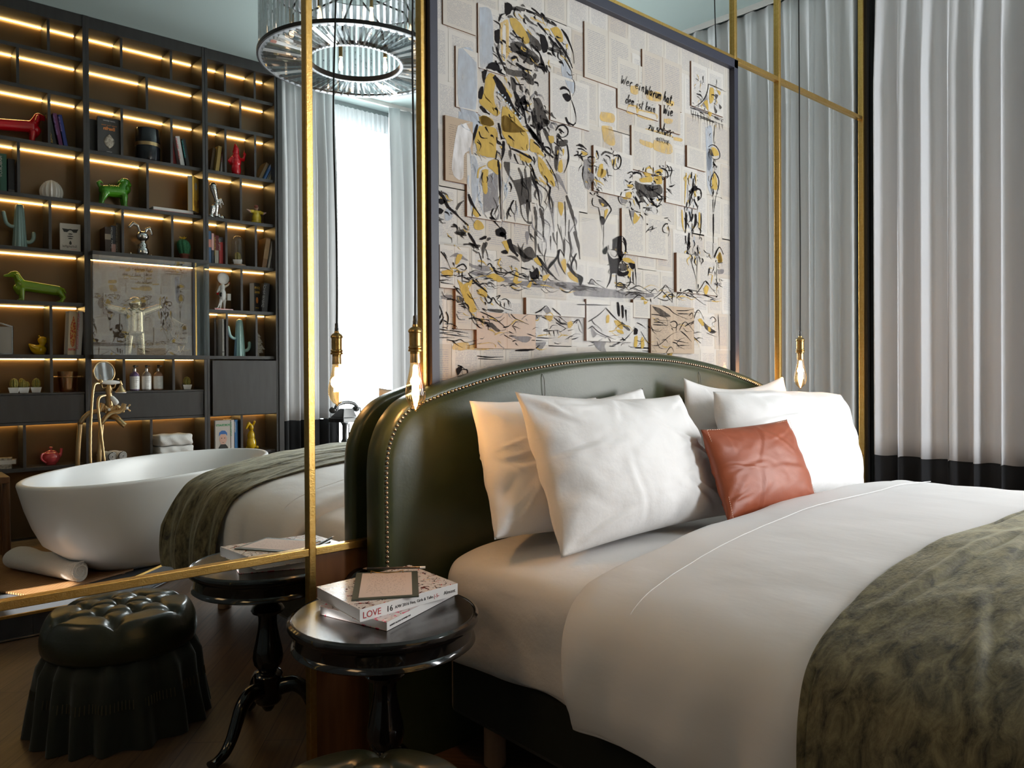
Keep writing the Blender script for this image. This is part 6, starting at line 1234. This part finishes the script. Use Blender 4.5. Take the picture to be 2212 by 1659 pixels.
struct(b.obj('trim_1', 'slate_side', smooth=False))
b = MB(); rr_ = random.Random(2)                   # oak planks let into the platform behind the tub
for i in range(7):
    x = .2-rr_.uniform(0, .4)
    while x < 2.4:
        L_ = rr_.uniform(.35, .6); b.box(x, min(x+L_-.004, 2.4), -3.93+.095*i, -3.93+.095*i+.091, PH, PH+.006); x += L_
tag(b.obj('wooden_decking', 'floor_light_oak', smooth=False), 'light oak strip flooring on the platform behind the bathtub', 'flooring')
# tub
TC = (1.555, -2.965); TA, TB_, TTH = 1.01, .495, -.66; RIM = .68
tub = thing('bathtub', 'white oval freestanding bathtub on the slate platform, seen in the mirror', 'bathtub', (TC[0], TC[1], PH), TTH)
def ell(a, c, z, n_=96, lift=.0): return [(a*cos(q), c*sin(q), z+lift*cos(q)**2) for q in [2*pi*i/n_ for i in range(n_)]]
rows = []; hR = RIM-PH
for s, z in ((.10, 0), (.46, 0), (.52, .008), (.61, .045), (.73, .12), (.85, .21), (.91, .31), (.955, .41), (.985, .50), (1.0, .545), (.997, hR-.006), (.985, hR), (.965, hR), (.955, hR-.006), (.925, .47), (.875, .36), (.82, .26), (.75, .17), (.66, .12), (.5, .10), (.2, .095), (.01, .094)):
    b0 = .62 if s < .9 else 1
    rows.append(ell(TA*s*(1 if s > .8 else .98), TB_*(s*.98+.02), z, lift=.0))
b = MB(); b.grid(rows, close_u=True); b.obj('tub_shell', 'white_tub', tub, auto=50)
MB().box(-.36, -.29, -.0, .006, .47, .478).obj('overflow_slot', 'dark_metal', tub, smooth=False).location = (.02, TB_*.905, 0)
# floor-standing faucet between tub and shelf
fc = thing('bath_faucet', 'antique brass floor-standing bath faucet with hand shower and white porcelain handles', 'faucet', (1.30, -3.60, PH))
def fq(x, y, dy=3.60): p = atY(x, y, dy); return Vector((p.x-1.30, -dy+3.60, p.z-PH))
BR = 'antique_gold'
for px_, off in ((168, 0), (212, .03)):
    a = fq(px_+1, 1010); c = fq(px_+6, 915); e = fq(px_+22, 893); b = MB(); g_ = fq(px_+42, 890)
    b.tube(spline([(a.x, off-.02, 0), (a.x, off-.02, a.z), (c.x, off-.02, c.z-.03), (c.x+.004, off-.01, c.z+.01), (e.x, off+.02, e.z), (g_.x, off+.05, g_.z+.012), (g_.x+.02, off+.06, g_.z+.06)], 6), .0155, 14); b.lathe([(.032, 0), (.032, .012), (.018, .02)], (a.x, off-.02, 0), 20); b.obj('riser_pipe', BR, fc)
c0 = fq(240, 883)
b = MB(); b.tube([fq(212, 884), fq(262, 884)], .020, 14); b.lathe([(.016, -.05), (.024, -.03), (.020, -.01), (.028, .02), (.020, .05), (.026, .07), (.018, .10), (.022, .13), (.012, .16), (.008, .20)], (c0.x-.012, 0, c0.z), 20); b.ball((c0.x-.03, 0, c0.z), .028, 8); b.ball((c0.x+.04, 0, c0.z), .026, 8); b.obj('mixer_body', BR, fc)
sp_a = fq(236, 900); sp_b = fq(262, 918); b = MB(); b.tube(spline([(sp_a.x, .01, sp_a.z), (sp_a.x+.03, .05, sp_a.z-.005), (sp_b.x-.02, .09, sp_b.z+.02), (sp_b.x, .10, sp_b.z)], 6), [.020]*6+[.019]*6+[.018]*6+[.020], 14); b.obj('spout', BR, fc)
for cx_, cz_, yy in ((231, 884, .05), (270, 881, .04), (255, 883, .06)):
    p = fq(cx_, cz_); b = MB(); b.tube([(p.x, 0, p.z), (p.x, yy, p.z)], .008, 8)
    for k in range(4): a = pi/4+pi/2*k; b.tube([(p.x, yy, p.z), (p.x+.026*cos(a), yy, p.z+.026*sin(a))], .0045, 6); b.ball((p.x+.028*cos(a), yy, p.z+.028*sin(a)), .007, 5)
    b.obj('cross_handle', BR, fc); MB().ball((p.x, yy+.008, p.z), (.010, .006, .010), 7).obj('porcelain_cap', 'porcelain', fc)
pa, pb_ = fq(238, 856), fq(249, 873); MB().tube(spline([pa+Vector((0, .03, 0)), pa.lerp(pb_, .5)+Vector((0, .04, 0)), pb_+Vector((0, .05, 0))], 5), [.010, .012, .014, .016, .017, .018, .019, .019, .018, .016, .008], 12).obj('lever_handle', 'porcelain', fc)
cr = fq(233, 843); b = MB(); b.tube(spline([fq(219, 828), fq(222, 838), fq(233, 836), fq(246, 838), fq(250, 827)], 6), .0045, 8); b.tube([fq(233, 836), (cr.x, 0, cr.z-.05)], .007, 8); b.obj('cradle', BR, fc)
ha, hb_ = fq(214, 826), fq(259, 826); MB().tube([ha.lerp(hb_, k/8)+Vector((0, .02, 0)) for k in range(9)], [.008, .010, .0135, .0155, .016, .0155, .0135, .010, .008], 12).obj('hand_grip', 'porcelain', fc)
b = MB(); hs = fq(260, 846); b.tube(spline([hb_+Vector((-.0, .02, 0)), fq(257, 824)+Vector((0, .02, 0)), fq(261, 832)+Vector((0, .02, 0))], 4), .009, 10); b.lathe([(.008, .045), (.014, .030), (.030, .008), (.036, 0), (.034, -.004)], (hs.x-.002, .02, hs.z), 24); b.ball(fq(216, 824)+Vector((0, .02, 0)), .016, 7); b.ball(fq(253, 819)+Vector((0, .02, 0)), .007, 5); b.obj('hand_shower', BR, fc); MB().lathe([(0, -.010), (.034, -.008), (.034, -.003), (0, -.003)], (hs.x-.002, .02, hs.z), 24).obj('shower_face', 'porcelain', fc)
hose = spline([fq(212, 828), fq(200, 832), fq(194, 860), fq(189, 920), fq(187, 985), fq(190, 1020), fq(200, 1040), fq(212, 1036), fq(217, 1010), fq(213, 960), fq(207, 900), fq(206, 872), fq(212, 858), fq(226, 854)], 10); m_ = len(hose)
for i, p in enumerate(hose): s = i/(m_-1); p.y += .10*sin(pi*s)+.02
MB().tube(hose, [.0085+.0014*(i % 2) for i in range(m_)], 10).obj('shower_hose', 'antique_gold', fc)
mm = thing('magnifying_mirror', 'round brass-rimmed magnifying mirror above the bath faucet', 'mirror', (0, 0, 0)); mc = mir(atY(225, 804, 3.74)); mm.location = mc
Rm = Matrix.Rotation(-pi/2+.10, 3, 'X'); Rz = Matrix.Rotation(-.30, 3, 'Z')
MB().lathe([(0, .0), (.072, .0)], n=48, R=Rz @ Rm).obj('mirror_glass', 'mirror_silver', mm); b = MB(); b.tube([Rz @ Rm @ Vector((.075*cos(q), .075*sin(q), 0)) for q in [2*pi*i/48 for i in range(48)]], .0055, 8, closed=True); b.obj('rim', BR, mm); MB().tube(spline([(0, -.02, -.07), (.0, -.08, -.09), (.02, -.16, -.05), (.03, -.25, -.02)], 6), .006, 8).obj('arm', BR, mm)
# bath mat and towel roll on the platform
ma = Vector((1.28, -2.575, PH)); e1 = Vector((-.524, .249, 0)); e2 = Vector((-.38, -.742, 0))
mt = thing('bath_mat', 'slatted wooden bath mat on the slate platform in front of the tub', 'bath mat', ma); b = MB(); ns = 46
u1, u2 = e1.normalized(), e2.normalized()
for i in range(ns):
    c_ = e2*(i+.5)/ns; h2 = e2.length/ns*.36; v = [c_+u1*(s_)+u2*e+Vector((0, 0, z)) for s_ in (0, e1.length) for z in (.004, .014) for e in (-h2, h2)]
    b.add(v, [(0, 1, 3, 2), (4, 6, 7, 5), (0, 4, 5, 1), (2, 3, 7, 6), (0, 2, 6, 4), (1, 5, 7, 3)])
tag(b.obj('slats', 'teak', mt, smooth=False), kind=None); b = MB()
for s_ in (.06, .29, .52): v = [u1*(s_*.98+q)+u2*w_+Vector((0, 0, z)) for q in (0, .02) for z in (.0, .005) for w_ in (0, e2.length)]; b.add(v, [(0, 1, 3, 2), (4, 6, 7, 5), (0, 4, 5, 1), (2, 3, 7, 6), (0, 2, 6, 4), (1, 5, 7, 3)])
b.obj('runner', 'rug_comb', mt, smooth=False)
a, c = Vector((.765, -3.08, PH+.014)), Vector((.985, -2.475, PH+.014)); d = c-a; t = thing('rolled_towel', 'large white towel roll lying on the wooden bath mat', 'towel', a, atan2(d.y, d.x)); L_ = d.length
rows = []
for j in range(26):
    s = j/25; R_ = .062+.006*sin(s*5)+.004*sin(s*13); R_ *= (1-.5*(1-min(1, s/.06))**2)*(1-.35*(1-min(1, (1-s)/.05))**2)
    rows.append([(L_*s, (R_*(1+.10*cos(q-1)))*cos(q)*1.12, R_*.95+(R_*.93)*sin(q)) for q in [2*pi*i/40 for i in range(40)]])
b = MB(); b.grid(rows, close_u=True); b.add(rows[0], [tuple(range(40))]); b.add(rows[-1], [tuple(range(40))]); b.obj('roll', 'towel', t, auto=80)
b = MB(); b.tube([(L_+.002, (.006+.0016*k)*cos(k*.5), .058+(.006+.0016*k)*sin(k*.5)) for k in range(30)], .0035, 5); b.obj('spiral_end', 'towel', t)
# wooden stool at the far left
p = mir(atY(-10, 1030, 3.45)); t = thing('wooden_stool', 'reddish wooden stool at the left edge of the mirror near the tub', 'stool', (p.x, p.y, PH)); zt_ = p.z-PH
MB().box(-.16, .055, -.15, .15, zt_-.03, zt_+.012).obj('seat', 'wood_panel', t, smooth=False, bevel=.006)
for x in (-.12, .02):
    for y in (-.11, .11): MB().lathe([(.024, 0), (.020, zt_-.03)], (x+.02, y, 0), 10).obj('leg', 'wood_panel', t)

# ---------------------------------------------------------------- telephone by the window
p = mir(atY(745, 962, 3.86)); dk = thing('round_table', 'small round glass-topped table in front of the bright window', 'table', (p.x+.12, p.y, 0)); tz = p.z
MB().lathe([(0, tz-.012), (.34, tz-.012), (.345, tz-.006), (.34, tz), (0, tz)], n=56).obj('glass_top', 'steel', dk); MB().lathe([(.20, 0), (.20, .012), (.03, .03), (.022, .10), (.022, tz-.03), (.10, tz-.012)], n=28).obj('pedestal', 'dark_metal', dk)
ph = thing('telephone', 'vintage black rotary telephone raised on a column, in front of the window', 'telephone', (p.x, p.y, tz+.001), pi-.25)
MB().lathe([(0, 0), (.045, 0), (.045, .006), (.028, .015), (.034, .035), (.026, .050), (.022, .06), (.022, .17), (.030, .19), (.036, .20), (0, .20)], n=28).obj('column', 'black_plastic', ph)
b = MB(); b.add([(sx*w_, y_, z_) for z_, w_, y0_, y1_ in ((.205, .095, -.085, .105), (.245, .095, -.085, .105)) for sx in (-1, 1) for y_ in (y0_, y1_)], [(0, 1, 3, 2), (4, 6, 7, 5), (0, 4, 5, 1), (2, 3, 7, 6), (0, 2, 6, 4), (1, 5, 7, 3)]); b.obj('base', 'black_plastic', ph, smooth=False, bevel=.006)
b = MB(); b.add([(-.085, -.07, .246), (.085, -.07, .246), (.085, .095, .246), (-.085, .095, .246), (-.055, -.045, .325), (.055, -.045, .325), (.055, .005, .325), (-.055, .005, .325)], [(3, 2, 1, 0), (4, 5, 6, 7), (0, 1, 5, 4), (1, 2, 6, 5), (2, 3, 7, 6), (3, 0, 4, 7)]); b.obj('housing', 'black_plastic', ph, smooth=False, bevel=.006)
Rd = Matrix.Rotation(-radians(49), 3, 'X'); MB().lathe([(.022, .006), (.045, .006), (.047, 0), (.022, .0)], (0, .053, .289), 32, Rd).obj('dial', 'steel', ph); MB().lathe([(0, .009), (.022, .009)], (0, .053, .289), 24, Rd).obj('dial_centre', 'porcelain', ph)
b = MB()
for k in range(10): a = radians(30+30*k); v = Rd @ Vector((.034*cos(a), .034*sin(a), .008)); b.ball(v+Vector((0, .053, .289)), .0055, 5)
b.obj('dial_hole', 'porcelain', ph); b = MB(); b.tube(spline([(-.13, -.02, .325), (-.09, -.02, .362), (0, -.02, .378), (.09, -.02, .362), (.13, -.02, .325)], 6), .017, 12); b.ball((-.135, .0, .315), (.034, .032, .030), 9); b.ball((.135, .0, .315), (.034, .032, .030), 9); b.obj('handset', 'black_plastic', ph)
b = MB(); b.tube(spline([(-.16, 0, .33), (-.19, 0, .31), (-.185, 0, .2), (-.185, 0, .07), (-.14, .0, .008), (-.07, 0, .006), (-.05, 0, .06), (-.05, 0, .19)], 8), .006, 8); b.tube(spline([(.13, 0, .23), (.10, 0, .12), (.06, .02, .06), (.055, .02, .004)], 6), .002, 5); b.obj('cord', 'cord', ph)

# ---------------------------------------------------------------- chandelier
ch = thing('chandelier', 'drum chandelier of clear crystal rods with a crystal ring below, seen in the mirror', 'chandelier', (2.288, -1.779, 3.05)); RO, RI = .541, .262
pr('ring_metal', (.05, .045, .045), .35, .8); pr('ring_silver', (.30, .31, .32), .4, .7)
def ring(nm, r0, r1, z0, z1, m_): return MB().lathe([(r0, z0), (r1, z0), (r1, z1), (r0, z1), (r0, z0)], n=96, cap=False).obj(nm, m_, ch, auto=30)
ring('outer_ring', RO-.004, RO+.006, 0, .022, 'ring_metal'); ring('lower_ring', RO-.030, RO-.002, .000, .006, 'ring_silver'); ring('inner_ring', RI-.004, RI+.004, 0, .030, 'ring_metal'); ring('inner_lip', RI, RI+.020, -.001, .005, 'ring_silver'); ring('upper_ring', RO-.006, RO+.006, .46, .48, 'ring_metal'); ring('top_ring', RI, RO-.006, .465, .470, 'ring_silver')
rod0 = MB().lathe([(0, .022), (.010, .026), (.010, .455), (0, .46)], n=6).obj('crystal_rod', 'crystal', ch, smooth=False)
for k in range(96):
    o = rod0 if k == 0 else rod0.copy()
    if k: C.objects.link(o)
    a = 2*pi*k/96; o.location = ((RO-.014)*cos(a), (RO-.014)*sin(a), 0); o.rotation_euler = (0, 0, a+.2*(k % 3))
b = MB(); L_ = RO-RI-.04; b.add([(0, -.0105, .004), (0, .0105, .004), (0, 0, .020), (L_, -.013, .004), (L_, .013, .004), (L_, 0, .022), (L_+.012, 0, .006), (-.008, 0, .006), (0, 0, -.008), (L_, 0, -.010)], [(0, 3, 5, 2), (1, 2, 5, 4), (8, 0, 3, 9), (8, 9, 4, 1), (6, 3, 5), (6, 5, 4), (6, 9, 3), (6, 4, 9), (7, 2, 0), (7, 1, 2), (7, 0, 8), (7, 8, 1)])
pr0 = b.obj('crystal_prism', 'crystal_prism_mat' if 'crystal_prism_mat' in M else 'crystal', ch, smooth=False)
for k in range(72):
    o = pr0 if k == 0 else pr0.copy()
    if k: C.objects.link(o)
    a = 2*pi*k/72; o.location = ((RI+.016)*cos(a), (RI+.016)*sin(a), 0); o.rotation_euler = (.12*((k*7) % 5-2), 0, a)
for k in range(8):
    a = 2*pi*(k+.35)/8; x, y = .36*cos(a), .36*sin(a); MB().lathe([(0, .09), (.010, .095), (.0135, .115), (.010, .145), (.004, .17), (0, .178)], (x, y, 0), 14).obj('candle_bulb', 'candle_glow', ch); MB().lathe([(0, .178), (.012, .178), (.012, .25), (0, .25)], (x, y, 0), 12).obj('candle_sleeve', 'aged_brass', ch)
b = MB()
for k in range(8): a = 2*pi*(k+.35)/8; b.tube([(.36*cos(a), .36*sin(a), .25), (.30*cos(a), .30*sin(a), .36), (0, 0, .42)], .006, 6)
b.tube([(0, 0, .40), (0, 0, ZC-3.05)], .010, 8); b.tube([(-RO+.01, 0, .47), (RO-.01, 0, .47)], .006, 6); b.tube([(0, -RO+.01, .47), (0, RO-.01, .47)], .006, 6); b.obj('suspension_frame', 'dark_metal', ch)
MB().lathe([(0, ZC-3.05), (.07, ZC-3.05), (.07, ZC-3.05-.02), (.02, ZC-3.05-.04), (0, ZC-3.05-.04)][::-1], n=28).obj('ceiling_rose', 'dark_metal', ch)

# ---------------------------------------------------------------- light
def area(name, loc, rot, sx, sy, w_, c=(1, 1, 1), spread=180):
    l = bpy.data.lights.new(name, 'AREA'); l.shape = 'RECTANGLE'; l.size = sx; l.size_y = sy; l.energy = w_; l.color = c; l.spread = radians(spread); o = bpy.data.objects.new(name, l); C.objects.link(o); o.location = loc; o.rotation_euler = rot; return o
area('side_window_daylight', (rw(-2.5)-.10, -2.55, 1.45), (0, radians(90), 0), 2.2, .92, 102, (1, .985, .97))
area('window_daylight', (3.72, -4.40, 1.95), (radians(90), 0, 0), .64, 3.2, 110, (.93, .97, 1))
area('window_daylight_inside', (3.72, -4.20, 1.95), (radians(90), 0, 0), .60, 3.2, 125, (.93, .97, 1))
area('left_warm_fill', (-1.6, -1.3, 2.7), (0, radians(-65), 0), .8, .8, 12, (1, .62, .30))  # added warm fill at the left, stands in for an unseen source
sl = bpy.data.lights.new('sun', 'SUN'); sl.energy = 30; sl.angle = radians(.6); sl.color = (1, .95, .88); so_ = bpy.data.objects.new('sun', sl); C.objects.link(so_)
tgt = Vector((1.0, 0, 0)); src = Vector((0, 0, .7)); so_.rotation_euler = (tgt-src).to_track_quat('-Z', 'Y').to_euler()
w = bpy.data.worlds.new('sky'); sc.world = w; w.use_nodes = True; bg = w.node_tree.nodes['Background']; bg.inputs[0].default_value = (.75, .85, 1, 1); bg.inputs[1].default_value = 1.0
sc.view_settings.view_transform = 'Standard'; sc.view_settings.look = 'None'; sc.view_settings.gamma = 1; sc.view_settings.exposure = -.25; sc.view_settings.use_curve_mapping = False
cy = sc.cycles; cy.use_denoising = True; cy.denoiser = 'OPENIMAGEDENOISE'; cy.max_bounces = 10; cy.diffuse_bounces = 4; cy.glossy_bounces = 6; cy.transmission_bounces = 6; cy.transparent_max_bounces = 24
cy.sample_clamp_indirect = 6; cy.use_adaptive_sampling = True; cy.adaptive_threshold = .02; cy.caustics_reflective = True; cy.caustics_refractive = False; cy.blur_glossy = .5

dg = bpy.context.evaluated_depsgraph_get()
for o in [o for o in bpy.data.objects if o.type == 'FONT']:   # lettering becomes plain mesh
    me = bpy.data.meshes.new_from_object(o.evaluated_get(dg)); q = bpy.data.objects.new(o.name+'_m', me); C.objects.link(q)
    q.parent = o.parent; q.location = o.location; q.rotation_euler = o.rotation_euler; q.scale = o.scale; nm = o.name
    if not me.materials: me.materials.append(o.data.materials[0])
    bpy.data.objects.remove(o); q.name = nm
